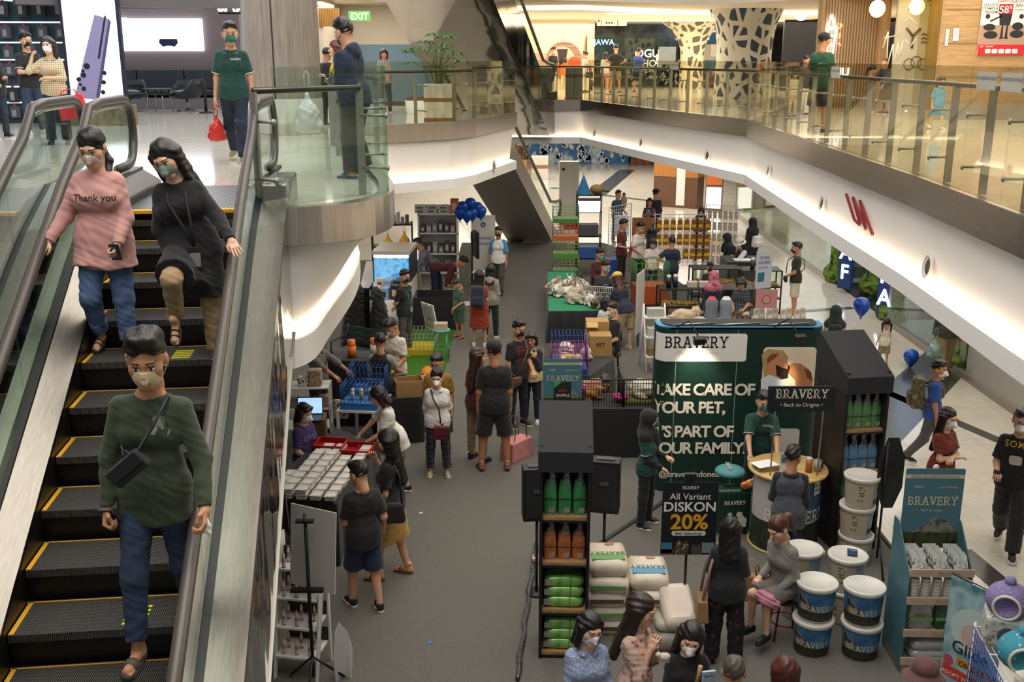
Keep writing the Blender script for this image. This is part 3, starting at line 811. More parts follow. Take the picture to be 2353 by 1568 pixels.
for z in (6.3,6.2,6.1): stroke(m,[(10.6 + .06 * k,z + (.02 if k % 2 else -.02)) for k in range(7)],.012)
for k in range(3): stroke(m,[(10.35 + .18 * k + .14 * math.cos(a),5.55 + .06 * (k % 2) + .14 * math.sin(a)) for a in [2 * PI * i / 12 for i in range(13)]],.01)
stroke(m,[(10.2,6.9),(10.28,6.98),(10.34,6.88)],.01);stroke(m,[(10.66,7.1),(10.8,7.16),(10.86,7.04),(10.72,7.02)],.01)
tag(m.build('wall_graphics',M('6A5A34',.5)),'line drawings of cakes and letters on the pale shop wall','wall graphic')
struct(BB(10.75,14.2,30.5,30.6,U,8.4),'wall_shop_rear',M('B89A6A',.6))
struct(BB(10.75,10.9,27.4,30.5,U,8.4),'trim_10',M('C9A45E',.4,kind='wood',p=(3,3,.5)))
MB_ = BB(10.2,12.6,27.3,27.32,U + .05,8.3)
struct(MB_,'window_1',GLASSY)
# neon-like drawings on the glass
def neon(name,label,loc,strokes,mat,r=.018,dots=()):
 m = MB()
 for st in strokes: stroke(m,st,r,0)
 o = tag(m.build(name,mat),label,'sign');o.location = loc;return o
c0 = dp(2055,120,27.285)
neon('window_lettering','pale looping brush lettering on the yellow shop window',c0,[[(-.3,.1),(-.2,.5),(-.16,-.4),(-.05,.2),(0,-.35),(.08,.25),(.1,-.2),(.2,.3),(.16,-.1)],[(-.3,.34),(.1,.42)],[(.25,.3),(.4,.15),(.5,.32)],[(.15,.7),(.3,.85),(.6,.6)]],M('E8E0C4',.5),.016)
neon('neon_sign','small white neon drawing of flowers and bowls inside the shop window',dp(2065,300,27.25),[[(-.2,.35),(-.1,.45),(0,.33),(-.12,.28),(-.2,.35)],[(.05,.4),(.14,.5),(.22,.4),(.14,.3),(.05,.4)],[(-.3,.1),(-.1,.15),(.02,.08)],[(-.28,-.1),(-.12,-.02),(-.08,-.2)],[(.1,.1),(.2,-.3),(.08,-.5)],[(.3,-.25),(.24,-.5)]],M('E8ECFF',.5,e=6),.014)
neon('neon_sign','yellow neon drawing of a bottle inside the shop window',dp(2082,380,27.25),[[(-.1,.5),(-.1,.1),(.1,.1),(.1,.5),(-.1,.5)],[(-.06,.5),(-.06,.62),(.06,.62),(.06,.5)]],M('FFC93A',.5,e=4),.014)
for (u,v,r,lb) in ((2016,20,.2,'oval glowing pendant lamp over the pale shop wall'),(2107,15,.19,'round glowing pendant lamp inside the yellow shop window')):
 t = thing('pendant_lamp',lb,'lamp',dp(u,v,28.0 if r == .2 else 27.8))
 MB().sph((0,0,0),(r,r,r * 1.1)).build('shade',M('FFE2A0',.5,e=2.2),t);CY((0,0,r),(0,0,1.2),.008,n=6).build('cord',BLACK,t)
# cup-shaped neon on the slats
t = thing('neon_sign','glowing white tea-cup sign with lettering on the timber slat wall','sign',dp(1910,90,28.95))
m = MB()
for st in ([(-.02,.62),(-.13,.3),(.11,.3),(-.02,.62)],[(-.16,.26),(.16,.26)],[(-.12,.24),(-.07,-.4),(.07,-.4),(.12,.24)],[(-.09,.08),(.09,.08)],[(-.07,-.15),(.07,-.15)]): stroke(m,st,.02,0)
m.build('cup_tube',M('EEF0FF',.5,e=9),t)
for st in ([(.2,.4),(.26,.35),(.2,.28)],[(.22,.15),(.22,.02)],[(.2,-.1),(.26,-.16)],[(-.05,-.5),(.08,-.52)]): m = MB();stroke(m,st,.018,0);m.build('orange_tube',M('FF9A4A',.5,e=5),t)
MB().text('WUSHU',(0,-.02,-.95),X3,Z3,.3,.02).text('SI',(.06,-.02,-.72),X3,Z3,.26,.015).build('letters',M('F2F4FF',.5,e=7),t)
# plank wall and its notices
struct(BB(9.27,16,23.4,23.6,U,8.4),'wall_planks',M('B08E64',.5,kind='wood',p=(.7,.7,9)))
struct(BB(9.27,16,23.36,23.4,U,U + .35),'baseboard_right',M('9C958B',.3))
for z in (5.3,6.0,6.7): struct(BB(9.28,16,23.388,23.4,z,z + .02),'trim_11',M('8A6A44',.5))
for u0,v0,u1,v1,lb in ((2171,67,2182,105,'narrow paper notice taped to the plank wall'),(2189,65,2205,94,'wider paper notice taped to the plank wall, nearer the poster')):
 a,b = dp(u0,v1,23.37),dp(u1,v0,23.37)
 t = thing('paper_notice',lb,'notice',(a.x,23.38,a.z));BB(0,b.x - a.x,-.004,0,0,b.z - a.z).build('sheet',WHITE,t)
 m = MB()
 for k in range(4): m.bb(.03,(b.x - a.x) * .7,-.0055,-.004,(b.z - a.z) * (.3 + k * .13),(b.z - a.z) * (.33 + k * .13))
 m.build('print',M('777777',.6),t)
a,b = dp(2247,127,23.3),dp(2353,-14,23.3);Wp,Hp = 1.0,b.z - a.z
t = thing('poster','cookware poster with red 58 square and red foot on the plank wall','poster',(a.x,23.36,a.z))
BB(0,Wp,-.012,.01,0,Hp).build('sheet',M('E4E0DC',.5),t)
BB(0,Wp,-.014,-.011,0,.22).build('red_foot',M('C8232B',.5),t);BB(.36,.66,-.014,-.011,Hp - .42,Hp - .2).build('red_square',M('C8232B',.5),t)
BB(0,Wp,-.0135,-.011,.22,.62).build('brown_panel',M('A98A78',.5),t)
m = MB()
for x,z,rx,rz_ in ((.2,.58,.13,.07),(.24,.42,.15,.08),(.8,.6,.12,.08),(.8,.44,.15,.08)): m.plate(circ(x,z,rx,20,rz_),(0,-.015,0),X3,Z3,.002)
m.plate([(.38,.86),(.66,.86),(.63,.62),(.41,.62)],(0,-.015,0),X3,Z3,.002)
for x in (.46,.56): m.plate([(x,.62),(x + .03,.62),(x + .04,.4),(x + .06,.34),(x - .03,.34),(x - .01,.4)],(0,-.016,0),X3,Z3,.002)
for x,z in ((.14,.8),(.42,.93),(.86,.8)): m.plate(circ(x,z,.05,14),(0,-.015,0),X3,Z3,.002)
m.plate([(.2,.68),(.44,.8),(.44,.83),(.2,.72)],(0,-.015,0),X3,Z3,.002)
m.build('pan_pictures',M('2C2C2E',.4),t)
m = MB()
for i,tx in enumerate(('COLLECT','STAMPS &','REDEEM')): m.text(tx,(.34,-.016,Hp - .24 - i * .075),X3,Z3,.075,.002,'RIGHT')
m.text('ZIN-',(.7,-.016,Hp - .26),X3,Z3,.09,.008,'LEFT').text('FLAME',(.7,-.016,Hp - .17),X3,Z3,.07,0,'LEFT').text('COMPACT',(.7,-.016,Hp - .34),X3,Z3,.05,0,'LEFT')
m.build('dark_lettering',M('4A4644',.5),t)
MB().text('58',(.47,-.017,Hp - .385),X3,Z3,.21,.012).text('%',(.61,-.017,Hp - .3),X3,Z3,.09,.004).text('GET 1 STAMP',(.03,-.017,.165),X3,Z3,.05,.002,'LEFT').build('white_lettering',M('F4F0EC',.5),t)
MB().text('HAPPYCALL',(.52,-.016,Hp - .17),X3,Z3,.075,.004).build('red_lettering',M('C8232B',.5),t)
m = MB()
for k in range(5): m.plate(rrect(.16 + k * .145,.04,.28 + k * .145,.13,.02,3),(0,-.017,0),X3,Z3,.002)
m.build('logo_tiles',M('EEE6E2',.5),t)
# far end: blue wall with neon, cream wall with pink band and round graphic, glass shops
struct(BB(8.5,10.9,50.2,50.4,U,7.3),'wall_blue',M('2F5C88',.5))
struct(BB(8.6,9.7,50.0,50.2,U,6.3),'wall_pale_panel',M('C9C0A8',.5))
t = thing('neon_sign','bright white three-line neon lettering high on the blue wall','sign',dp(1612,70,50.17))
MB().text('Jakarta',(0,0,.26),X3,Z3,.34,.02).text('Aquarium',(.1,0,-.06),X3,Z3,.34,.02).text('Safari',(0,0,-.4),X3,Z3,.34,.02).build('letters',M('E8F2FF',.5,e=9),t)
stroke_m = MB();stroke(stroke_m,[(-1.0,.5),(-1.12,.2),(-1.05,-.2),(-.85,-.4),(-.8,0),(-.95,.3)],.05,0);stroke_m.build('flame_tube',M('CFE0FF',.5,e=8),t)
tag(BB(8.9,10.7,49.9,50.0,U + .8,U + 1.2).text('CUSTOMER',(9.75,49.88,U + .9),X3,Z3,.3,.015).build('counter_sign',[M('5F88A8',.5)]),'pale blue customer sign band across the blue wall','sign')
t = thing('rock_display','brown rockwork display with coral at the foot of the blue wall','rock display',(9.6,49.2,U))
m = MB()
rr = random.Random(3)
for k in range(60): m.sph((rr.uniform(-1.0,1.1),rr.uniform(-.2,.3),rr.uniform(.05,.75)),(rr.uniform(.1,.22),.15,rr.uniform(.07,.16)),8,6)
m.build('rocks',M('5A4A3E',.7,kind='noise2',p=('8A7460',6,4,'3A3532')),t)
for x,lb in ((9.15,'white notice, first beside the pale panel'),(10.35,'white notice on the blue wall by the pierced column')):
 tag(BB(x,x + .32,49.96,49.98,5.75,6.3).bb(x + .05,x + .25,49.95,49.96,5.82,5.95).build('wall_notice',WHITE),lb,'notice')
struct(MB().prism([(.2,45.8),(2.9,45.8),(3.55,46.8),(3.55,47),(.2,47)],U,7.25),'wall_far_cream',M('E9DDC0',.6))
struct(MB().prism([(.2,45.78),(2.9,45.78),(3.56,46.8),(3.5,46.9),(.2,46.9)],U + .55,U + 1.5),'wall_pink_band',M('E0B49C',.6))
t = thing('wall_roundel','round wall graphic of a tea cup and orange fruit with striped rim','wall graphic',dp(1296,138,45.7))
PL(circ(0,0,.75,36),(0,.02,0),X3,Z3,.01).build('disc',M('C99A86',.5,kind='grooves',p=(18,'7A4A40','Z')),t)
PL(circ(-.1,0,.56,30),(0,.008,0),X3,Z3,.01).build('inner_disc',M('D9B8A0',.5),t)
PL([(-.3,.45),(.15,.45),(.05,-.2),(-.2,-.2)],(0,-.004,0),X3,Z3,.01).build('cup',M('3A2A2C',.5),t)
PL(circ(.42,-.1,.24,20),(0,-.004,0),X3,Z3,.01).plate(circ(-.3,-.35,.2,20),(0,-.004,0),X3,Z3,.01).build('fruit',M('C8562E',.5),t)
tag(MB().add([(3.2 + .02 * math.cos(a),46.2 + .5 * 1.5 * .4 * math.cos(a) - .03,5.9 + .75 * math.sin(a)) for a in [2 * PI * k / 20 for k in range(20)]],[tuple(range(20))]).build('wall_roundel',M('D9BFA8',.5)),'narrow pale roundel on the slanted end of the cream wall','wall graphic')
struct(BB(3.5,8.0,52.3,52.5,U,7.3),'wall_glass_shop',M('39444C',.3,kind='noise2',p=('6C7470',.9,3,'20282E')))
struct(BB(3.6,8.0,51.0,51.03,U,6.6),'window_2',GLASS)
t = thing('shop_sign','white rounded shop lettering reading in two rows on dark glass','sign',dp(1487,134,50.98))
MB().text('OGU',(0,0,.05),X3,Z3,.52,.02).text('OHOB',(.05,0,-.38),X3,Z3,.44,.02).build('letters',M('E8E8E4',.5,e=.8),t)
t = thing('shop_sign','white wave-like letter sign on dark glass beside the smaller pierced column','sign',dp(1517,136,50.98))
MB().text('M',(0,0,-.2),X3,Z3,.6,.02).build('letters',M('E8E8E4',.5,e=.8),t)
t = thing('neon_sign','small blue and red neon lettering above the far glass shop','sign',dp(1388,98,50.98))
MB().text('JAWA',(0,0,-.1),X3,Z3,.36,.01).build('letters',M('8AD0FF',.5,e=3),t)
tag(BB(6.9,7.7,50.9,50.95,5.4,6.2).build('wall_notice',M('C8D0CC',.5)),'pale sheet hung inside the far glass shop','notice')
m = MB()
rr = random.Random(5)
for k in range(70): m.plate([(0,.1),(.08,0),(.02,-.1),(-.07,-.03)],(rr.uniform(5.4,8.0),50.95,rr.uniform(U + .1,U + 1.2)),(rr.uniform(.6,1.3),0,rr.uniform(-.5,.5)),(rr.uniform(-.4,.4),0,1),.01)
tag(m.build('window_decal',M('C8CCC8',.5)),'scattered pale leaf decals on the far dark shop glass','decal')
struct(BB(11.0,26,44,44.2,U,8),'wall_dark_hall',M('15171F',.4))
t = thing('ceiling_lamp','violet glowing saucer lamp in the dark hall beyond the big pierced column','lamp',dp(1832,25,40))
MB().sph((0,0,0),(.75,.75,.09),20,8).build('saucer',M('8A5AE0',.5,e=2.5),t);MB().sph((.1,-.2,-.25),(.2,.2,.1)).build('bulb',M('B090FF',.5,e=6),t)
# hanging wayfinding sign
t = thing('direction_sign','long pale ceiling direction sign with small red and black pictograms','sign',dp(1406,52,40.5))
BB(-.55,.55,-.03,.03,-.12,.12).build('panel',M('CFC8BC',.5),t);CY((-.4,0,.1),(-.4,0,1.0),.01,n=6).build('rod',STEEL,t);CY((.4,0,.1),(.4,0,1.0),.01,n=6).build('rod',STEEL,t)
BB(-.53,-.45,-.035,-.03,.02,.1).build('red_mark',M('B03030',.5),t)
m = MB()
for k in range(3): m.plate(circ(-.2 + k * .1,-.01,.035,10),(0,-.032,0),X3,Z3,.004)
m.bb(.2,.22,-.034,-.03,-.11,.11).bb(-.4,-.38,-.034,-.03,-.11,.11);m.build('pictograms',M('333333',.5),t)
# planter with schefflera, waste bins on the galleries
def planter(label,loc,s=1.0):
 t = thing('potted_plant',label,'plant',loc)
 BB(-.3,.3,-.3,.3,.08,.78).build('pot',M('D5D0C8',.4,kind='wood',p=(3,3,.6)),t,bev=.015)
 BB(-.302,.302,-.302,.302,.0,.08).bb(-.304,.304,-.304,.304,.42,.5).build('timber_band',M('8E6844',.5,kind='wood',p=(1,1,8)),t)
 BB(-.27,.27,-.27,.27,.7,.74).build('soil',M('3A2C22',.9),t)
 rr = random.Random(11);st,lf = MB(),MB()
 for k in range(22):
  a = rr.uniform(0,2 * PI);h = rr.uniform(.95,1.85);r = rr.uniform(.12,.6) * (1.25 - .35 * abs(h - 1.3))
  tip = Vector((math.cos(a) * r,math.sin(a) * r,h));mid_ = Vector((tip.x * .35,tip.y * .35,.74 + (h - .74) * .65))
  st.tube([(tip.x * .1,tip.y * .1,.72),mid_,tip],[.012,.009,.006],6)
  for j in range(8):                     # a fan of leaflets at each stem tip
   b = 2 * PI * j / 8 + rr.uniform(-.2,.2);L_ = rr.uniform(.15,.23)
   d = Vector((math.cos(b),math.sin(b),-.35));sd = Vector((-math.sin(b),math.cos(b),0)) * .038
   lf.add([tip,tip + d * L_ * .45 + sd + Vector((0,0,.03)),tip + d * L_,tip + d * L_ * .45 - sd + Vector((0,0,.03))],[(0,1,2,3)])
 st.build('stems',M('6A7A48',.6),t);lf.build('leaves',M('3E6B34',.45,kind='noise2',p=('5C8A48',5)),t)
planter('umbrella plant in a square pale planter on the far left gallery',(-1.55,22.75,U))
for u,lb in ((950,'small white pot with brown top beside the planter, farther from it'),(970,'small white pot with brown top beside the planter, nearer to it')):
 t = thing('waste_pot',lb,'pot',gp(u,262,U));LA([(.16,0),(.2,.32),(.17,.32)],18).build('pot',WHITE,t);MB().sph((0,0,.34),(.17,.17,.08)).build('soil_top',M('5A4030',.8),t)
for u,lb in ((1252,'grey steel waste bin with brown band, half behind the escalator'),(1318,'grey steel waste bin with brown band, clear of the escalator')):
 t = thing('waste_bin',lb,'bin',gp(u,229,U),0)
 BB(-.27,.27,-.2,.2,.03,1.0).build('body',M('8C9494',.25,.8),t,bev=.01);BB(-.275,.275,-.205,.205,.7,.8).build('band',M('6A4A38',.5),t);BB(-.28,.28,-.21,.21,.0,.05).build('base',M('7A4A34',.5),t)
 BB(-.006,.006,-.206,-.2,.05,.98).build('seam',BLACK,t)
# ---------------- figures: distance-field bodies, clothes, hair ----------------
def sdf_mesh(prims,res,wr=0.0,seed=0):
 """smooth union of tapered capsules ('c'), ellipsoids ('e'), negative ellipsoids ('n'); returns vertices and quads"""
 lo = np.array([1e9] * 3);hi = -lo
 for p in prims:
  if p[0] == 'c':
   r = max(p[3],p[4]) + .02
   for q in (p[1],p[2]): lo = np.minimum(lo,np.array(q) - r);hi = np.maximum(hi,np.array(q) + r)
  elif p[0] == 'e':
   r = max(p[2]) + .02;lo = np.minimum(lo,np.array(p[1]) - r);hi = np.maximum(hi,np.array(p[1]) + r)
 n = np.ceil((hi - lo) / res).astype(int) + 3
 lo = lo - res
 F = np.full(n,.5,np.float32)
 ax = [lo[i] + res * np.arange(n[i]) for i in range(3)]
 for p in prims:
  k = p[-2] if p[0] == 'c' else p[-1]
  if p[0] == 'c':
   a,b = np.array(p[1],float),np.array(p[2],float);r = max(p[3],p[4]) + k + 3 * res
   l2,h2 = np.minimum(a,b) - r,np.maximum(a,b) + r
  else:
   l2,h2 = np.array(p[1]) - max(p[2]) - k - 3 * res,np.array(p[1]) + max(p[2]) + k + 3 * res
  i0 = np.clip(((l2 - lo) / res).astype(int),0,n - 1);i1 = np.clip(((h2 - lo) / res).astype(int) + 2,1,n)
  sl = tuple(slice(i0[j],i1[j]) for j in range(3))
  X,Y,Z = [ax[j][sl[j]].astype(np.float32).reshape([-1 if q == j else 1 for q in range(3)]) for j in range(3)]
  if p[0] == 'c':
   ab = b - a;L2 = max(1e-9,float(ab @ ab))
   t = ((X - a[0]) * ab[0] + (Y - a[1]) * ab[1] + (Z - a[2]) * ab[2]) / L2
   tc = np.clip(t,0,1)
   d = np.sqrt((X - a[0] - ab[0] * tc) ** 2 + (Y - a[1] - ab[1] * tc) ** 2 + (Z - a[2] - ab[2] * tc) ** 2) - (p[3] + (p[4] - p[3]) * tc)
   if p[-1]:
    L_ = math.sqrt(L2)
    if 'b' in p[-1]: d = np.maximum(d,(t - 1) * L_)
    if 'a' in p[-1]: d = np.maximum(d,-t * L_)
  else:
   c_,r_ = p[1],p[2]
   q = np.sqrt(((X - c_[0]) / r_[0]) ** 2 + ((Y - c_[1]) / r_[1]) ** 2 + ((Z - c_[2]) / r_[2]) ** 2)
   d = (q - 1) * min(r_)
  f = F[sl]
  if p[0] == 'n':
   d = -d;h = np.clip(.5 - .5 * (f - d) / k,0,1);F[sl] = f * (1 - h) + d * h + k * h * (1 - h)
  else:
   h = np.clip(.5 + .5 * (f - d) / k,0,1);F[sl] = f * (1 - h) + d * h - k * h * (1 - h)
 if wr:
  X,Y,Z = [ax[j].astype(np.float32).reshape([-1 if q == j else 1 for q in range(3)]) for j in range(3)]
  F = F + wr * (np.sin(52 * Z + 4 * np.sin(14 * X + seed) + 23 * X + 3 * np.sin(8 * Z + seed)) * np.sin(27 * Y + 21 * X + seed * 2 + 2 * np.sin(13 * Z)) + .5 * np.sin(95 * Z + 47 * X + 33 * Y + seed * 3 + 3 * np.sin(17 * Z + 9 * X)))
 return surf_net(F,lo,res)
def surf_net(F,lo,res):
 S = F < 0
 c8 = [(i,j,k) for i in (0,1) for j in (0,1) for k in (0,1)]
 nx,ny,nz = [q - 1 for q in F.shape]
 cnt = np.zeros((nx,ny,nz),np.int8)
 for i,j,k in c8: cnt += S[i:i + nx,j:j + ny,k:k + nz]
 act = (cnt > 0) & (cnt < 8)
 I = np.argwhere(act)
 if len(I) == 0: return np.zeros((0,3)),np.zeros((0,4),int)
 idx = np.full(act.shape,-1,np.int32);idx[act] = np.arange(len(I))
 V = {c: F[I[:,0] + c[0],I[:,1] + c[1],I[:,2] + c[2]] for c in c8}
 acc = np.zeros((len(I),3));num = np.zeros(len(I))
 for a in c8:
  for d in range(3):
   if a[d] == 0:
    b = list(a);b[d] = 1;b = tuple(b)
    x = (V[a] < 0) != (V[b] < 0)
    t = np.where(x,V[a] / np.where(x,V[a] - V[b],1),0)
    pos = np.tile(np.array(a,float),(len(I),1));pos[:,d] = t
    acc += pos * x[:,None];num += x
 P = lo + res * (I + acc / num[:,None])
 Q = []
 for d in range(3):
  u,v = (d + 1) % 3,(d + 2) % 3
  A = S[tuple(slice(0,-1) if q == d else slice(None) for q in range(3))];B = S[tuple(slice(1,None) if q == d else slice(None) for q in range(3))]
  E = np.argwhere(A != B)
  E = E[(E[:,u] > 0) & (E[:,v] > 0) & (E[:,u] < F.shape[u] - 1) & (E[:,v] < F.shape[v] - 1)]
  sgn = A[E[:,0],E[:,1],E[:,2]]
  def cell(du,dv):
   c_ = E.copy();c_[:,u] += du;c_[:,v] += dv;return idx[c_[:,0],c_[:,1],c_[:,2]]
  q = np.stack([cell(-1,-1),cell(0,-1),cell(0,0),cell(-1,0)],1)
  q[~sgn] = q[~sgn][:,::-1]
  Q.append(q[(q >= 0).all(1)])
 return P,np.concatenate(Q)
def np_mesh(name,chunks,mats):
 """chunks: (verts, quads, material index or per-face array)"""
 vs,fs,mi,o = [],[],[],0
 for v,f,m in chunks:
  vs.append(v);fs.append(f + o);o += len(v)
  mi.append(np.full(len(f),m) if np.isscalar(m) else m)
 v,f,mi = np.concatenate(vs),np.concatenate(fs),np.concatenate(mi)
 me = bpy.data.meshes.new(name)
 me.vertices.add(len(v));me.vertices.foreach_set('co',v.astype(np.float32).ravel())
 me.loops.add(len(f) * 4);me.loops.foreach_set('vertex_index',f.astype(np.int32).ravel())
 me.polygons.add(len(f));me.polygons.foreach_set('loop_start',np.arange(len(f),dtype=np.int32) * 4)
 for m in mats: me.materials.append(m)
 me.polygons.foreach_set('material_index',mi.astype(np.int32));me.polygons.foreach_set('use_smooth',np.ones(len(f),bool))
 me.update(calc_edges=True)
 return me
def xf(T,v): return v @ np.array(T.to_3x3()).T + np.array(T.translation)
def C(a,b,r0,r1=None,k=.03,cut=''): return ('c',tuple(a),tuple(b),r0,r0 if r1 is None else r1,k,cut)
# --- cached parts in their own frames -----------------------------------------------------------
_HEAD,_HAND,_HAIR,_MASK,_SHOE = {},{},{},{},{}
def head_geo(lod):
 if lod not in _HEAD:
  P = [('e',(0,.014,.032),(.075,.095,.086),.02),('e',(0,-.022,-.035),(.06,.068,.078),.03),C((-.012,-.066,-.094),(.012,-.066,-.094),.02,k=.035),
   C((0,-.086,.008),(0,-.106,-.03),.008,.013,.014),C((-.034,-.079,.024),(.034,-.079,.024),.011,k=.02),
   C((0,.02,-.06),(0,.03,-.15),.05,.05,.03),C((.04,-.045,-.04),(.045,-.05,-.02),.02,k=.03),C((-.04,-.045,-.04),(-.045,-.05,-.02),.02,k=.03),
   ('n',(.031,-.101,.002),(.02,.017,.013),.014),('n',(-.031,-.101,.002),(.02,.017,.013),.014),
   ('e',(.031,-.076,.001),(.014,.014,.0115),.003),('e',(-.031,-.076,.001),(.014,.014,.0115),.003),
   C((-.019,-.087,-.053),(.019,-.087,-.053),.0065,k=.008),C((-.015,-.087,-.063),(.015,-.087,-.063),.0075,k=.008),
   ('e',(.077,.012,-.008),(.011,.021,.032),.01),('e',(-.077,.012,-.008),(.011,.021,.032),.01)]
  v,f = sdf_mesh(P,(.0038,.0055,.009)[lod])
  c = v[f].mean(1);m = np.zeros(len(f),int)
  for s in (-1,1):
   e = (np.abs(c[:,0] - s * .031) < .0135) & (np.abs(c[:,2] - .0005) < .0055) & (c[:,1] < -.07)
   m[e] = 2;m[e & (np.abs(c[:,0] - s * .031) < .0062)] = 1
   m[(np.abs(c[:,0] - s * .031) < .019) & (np.abs(c[:,2] - .031 + .12 * np.abs(np.abs(c[:,0]) - .035)) < .0026) & (c[:,1] < -.055)] = 1
   m[(np.abs(c[:,0] - s * .031) < .0155) & (np.abs(c[:,2] - .0092) < .0024) & (c[:,1] < -.066)] = 1
  m[(np.abs(c[:,0]) < .022) & (c[:,2] < -.046) & (c[:,2] > -.07) & (c[:,1] < -.083)] = 3
  _HEAD[lod] = (v,f,m)
 return _HEAD[lod]
def hand_geo(kind,side,lod):
 """wrist at the origin, fingers along +z, palm faces +y, thumb on +x for side = 1"""
 key = (kind,side,lod)
 if key not in _HAND:
  cu = {'r': (22,32,25),'g': (62,78,55),'f': (4,7,6),'h': (35,55,40),'p': (50,75,50)}[kind]
  P = [C((-.026,0,.02),(-.03,0,.08),.0135,.012,.012),C((-.009,0,.015),(-.01,0,.086),.0145,.0125,.012),C((.01,0,.015),(.011,0,.087),.0145,.0125,.012),C((.024,.002,.025),(.03,0,.082),.013,.012,.012),C((0,0,-.03),(0,0,.02),.024,.025,.02)]
  for x,L_,z in ((-.033,.06,.082),(-.0115,.073,.088),(.0105,.08,.09),(.0325,.072,.085)):
   p_ = Vector((x,0,z));a = 0;r = .0092 if x > -.03 else .008
   c_ = cu if not (kind == 'p' and x > .03) else (5,8,6)
   for q,an in zip((.46,.3,.24),c_):
    a += math.radians(an);n_ = p_ + Vector((x * .06,math.sin(a) * L_ * q,math.cos(a) * L_ * q))
    P.append(C(p_,n_,r,r * .92,.0022));p_ = n_;r *= .92
  tb = {'r': .5,'g': 1.0,'f': .25,'h': .8,'p': .9}[kind]
  P += [C((.022,.006,.02),(.047,.01 + .012 * tb,.045),.014,.0115,.008),C((.047,.01 + .012 * tb,.045),(.056 - .022 * tb,.016 + .022 * tb,.076),.0108,.0095,.003),C((.056 - .022 * tb,.016 + .022 * tb,.076),(.05 - .038 * tb,.02 + .026 * tb,.1),.0095,.008,.002)]
  v,f = sdf_mesh(P,(.0034,.0044,.008)[lod])
  v = v.copy();v[:,0] *= side
  if side < 0: f = f[:,::-1]
  _HAND[key] = (v,f)
 return _HAND[key]
def hair_geo(kind,lod):
 if (kind,lod) not in _HAIR:
  cap = [('e',(0,.018,.04),(.083,.1,.092),.02)]
  face = [('n',(0,-.1,-.03),(.064,.07,.082),.012)]
  def sheet(L_,wx,y0=.06,y1=.085,r=.035): return [C((x,y0 - abs(x) * .5,.02),(x * 1.1,y1 - abs(x) * .35,.02 - L_),r,r * .75,.05) for x in (-wx,-wx / 2,0,wx / 2,wx)]
  side = lambda L_,r=.02,y=-.01: [C((s * .076,y,.03),(s * .084,y + .006,.03 - L_),r,r * .8,.03) for s in (-1,1)]
  P = {'short': [('e',(0,.016,.042),(.0795,.098,.089),.02),('e',(0,-.025,.1),(.062,.07,.032),.03)] + [('n',(0,-.112,-.012),(.07,.07,.085),.03)] + [('n',(s_ * .088,-.075,.005),(.035,.05,.06),.02) for s_ in (-1,1)] + [('n',(0,-.02,-.075),(.12,.085,.075),.025),('n',(0,.09,-.12),(.12,.1,.06),.02)],
   'spiky': [('e',(0,.016,.042),(.0795,.098,.089),.02)] + [('n',(s_ * .088,-.075,.0),(.035,.05,.06),.02) for s_ in (-1,1)] + [C((x,y,.095),(x * 1.1,y - .012,.125),.03,.02,.04) for x in (-.04,0,.04) for y in (-.05,-.01,.03)] + [('n',(0,-.112,-.012),(.07,.07,.085),.03)] + [('n',(0,-.02,-.068),(.12,.085,.075),.025),('n',(0,.09,-.11),(.12,.1,.07),.02)],
   'buzz': [('e',(0,.016,.036),(.077,.097,.088),.02)] + face + [('n',(0,-.05,-.05),(.12,.1,.085),.01)],
   'bob': cap + sheet(.16,.06) + side(.16,.028) + face,'kidbob': cap + sheet(.13,.06) + side(.12,.026) + [('e',(0,-.07,.075),(.06,.03,.03),.03)] + face,
   'long': cap + sheet(.42,.07,.06,.1) + side(.3,.024) + face,'mid': cap + sheet(.27,.065) + side(.22,.024) + face,
   'pony': cap + face + [('n',(0,-.01,-.09),(.12,.1,.075),.01),C((0,.1,.05),(0,.15,.02),.03,.035,.02),C((0,.15,.02),(0,.155,-.2),.035,.015,.03)],
   'bun': cap + face + [('n',(0,-.01,-.09),(.12,.1,.075),.01),('e',(0,.115,.05),(.045,.04,.045),.02)],
   'pigtail': cap + face + [('n',(0,.0,-.1),(.13,.12,.075),.01)] + [C((s * .07,.07,.02),(s * .1,.09,-.02),.025,.03,.02) for s in (-1,1)] + [C((s * .1,.09,-.02),(s * .1,.09,-.2),.03,.016,.02) for s in (-1,1)],
   'low': cap + face + [('n',(0,-.01,-.09),(.12,.1,.075),.01),C((.02,.08,-.06),(.06,.05,-.13),.03,.028,.03),C((.06,.05,-.13),(.075,-.07,-.2),.028,.02,.02),C((.075,-.07,-.2),(.08,-.13,-.38),.02,.012,.02)],
   'hijab': [('e',(0,.018,.035),(.094,.112,.1),.02),C((0,.02,-.02),(0,.03,-.16),.095,.105,.04),C((-.09,.0,-.2),(.09,.0,-.2),.09,.09,.06),C((0,-.06,-.17),(0,-.11,-.27),.07,.05,.05)] + [('n',(0,-.125,-.015),(.062,.075,.078),.012)],
   'hood': [('e',(0,.03,.03),(.1,.115,.105),.02),C((0,.04,-.05),(0,.06,-.16),.09,.09,.04)] + [('n',(0,-.12,-.02),(.068,.085,.08),.012)],
   'cap': [('e',(0,.012,.06),(.09,.106,.075),.01),('e',(0,-.125,.055),(.068,.075,.011),.012)] + [('n',(0,0,-.06),(.2,.2,.105),.004)],
   'bucket': [('e',(0,.012,.065),(.095,.108,.08),.01),('n',(0,0,-.05),(.3,.3,.085),.004),C((0,.01,.05),(0,.01,-.0),.08,.155,.01,'b')] + [('n',(0,.01,-.06),(.12,.13,.07),.004)]}[kind]
  v,f = sdf_mesh(P,(.005,.007,.01)[lod],.003 if kind not in ('cap','bucket','hijab','hood') else .0008)
  _HAIR[(kind,lod)] = (v,f)
 return _HAIR[(kind,lod)]
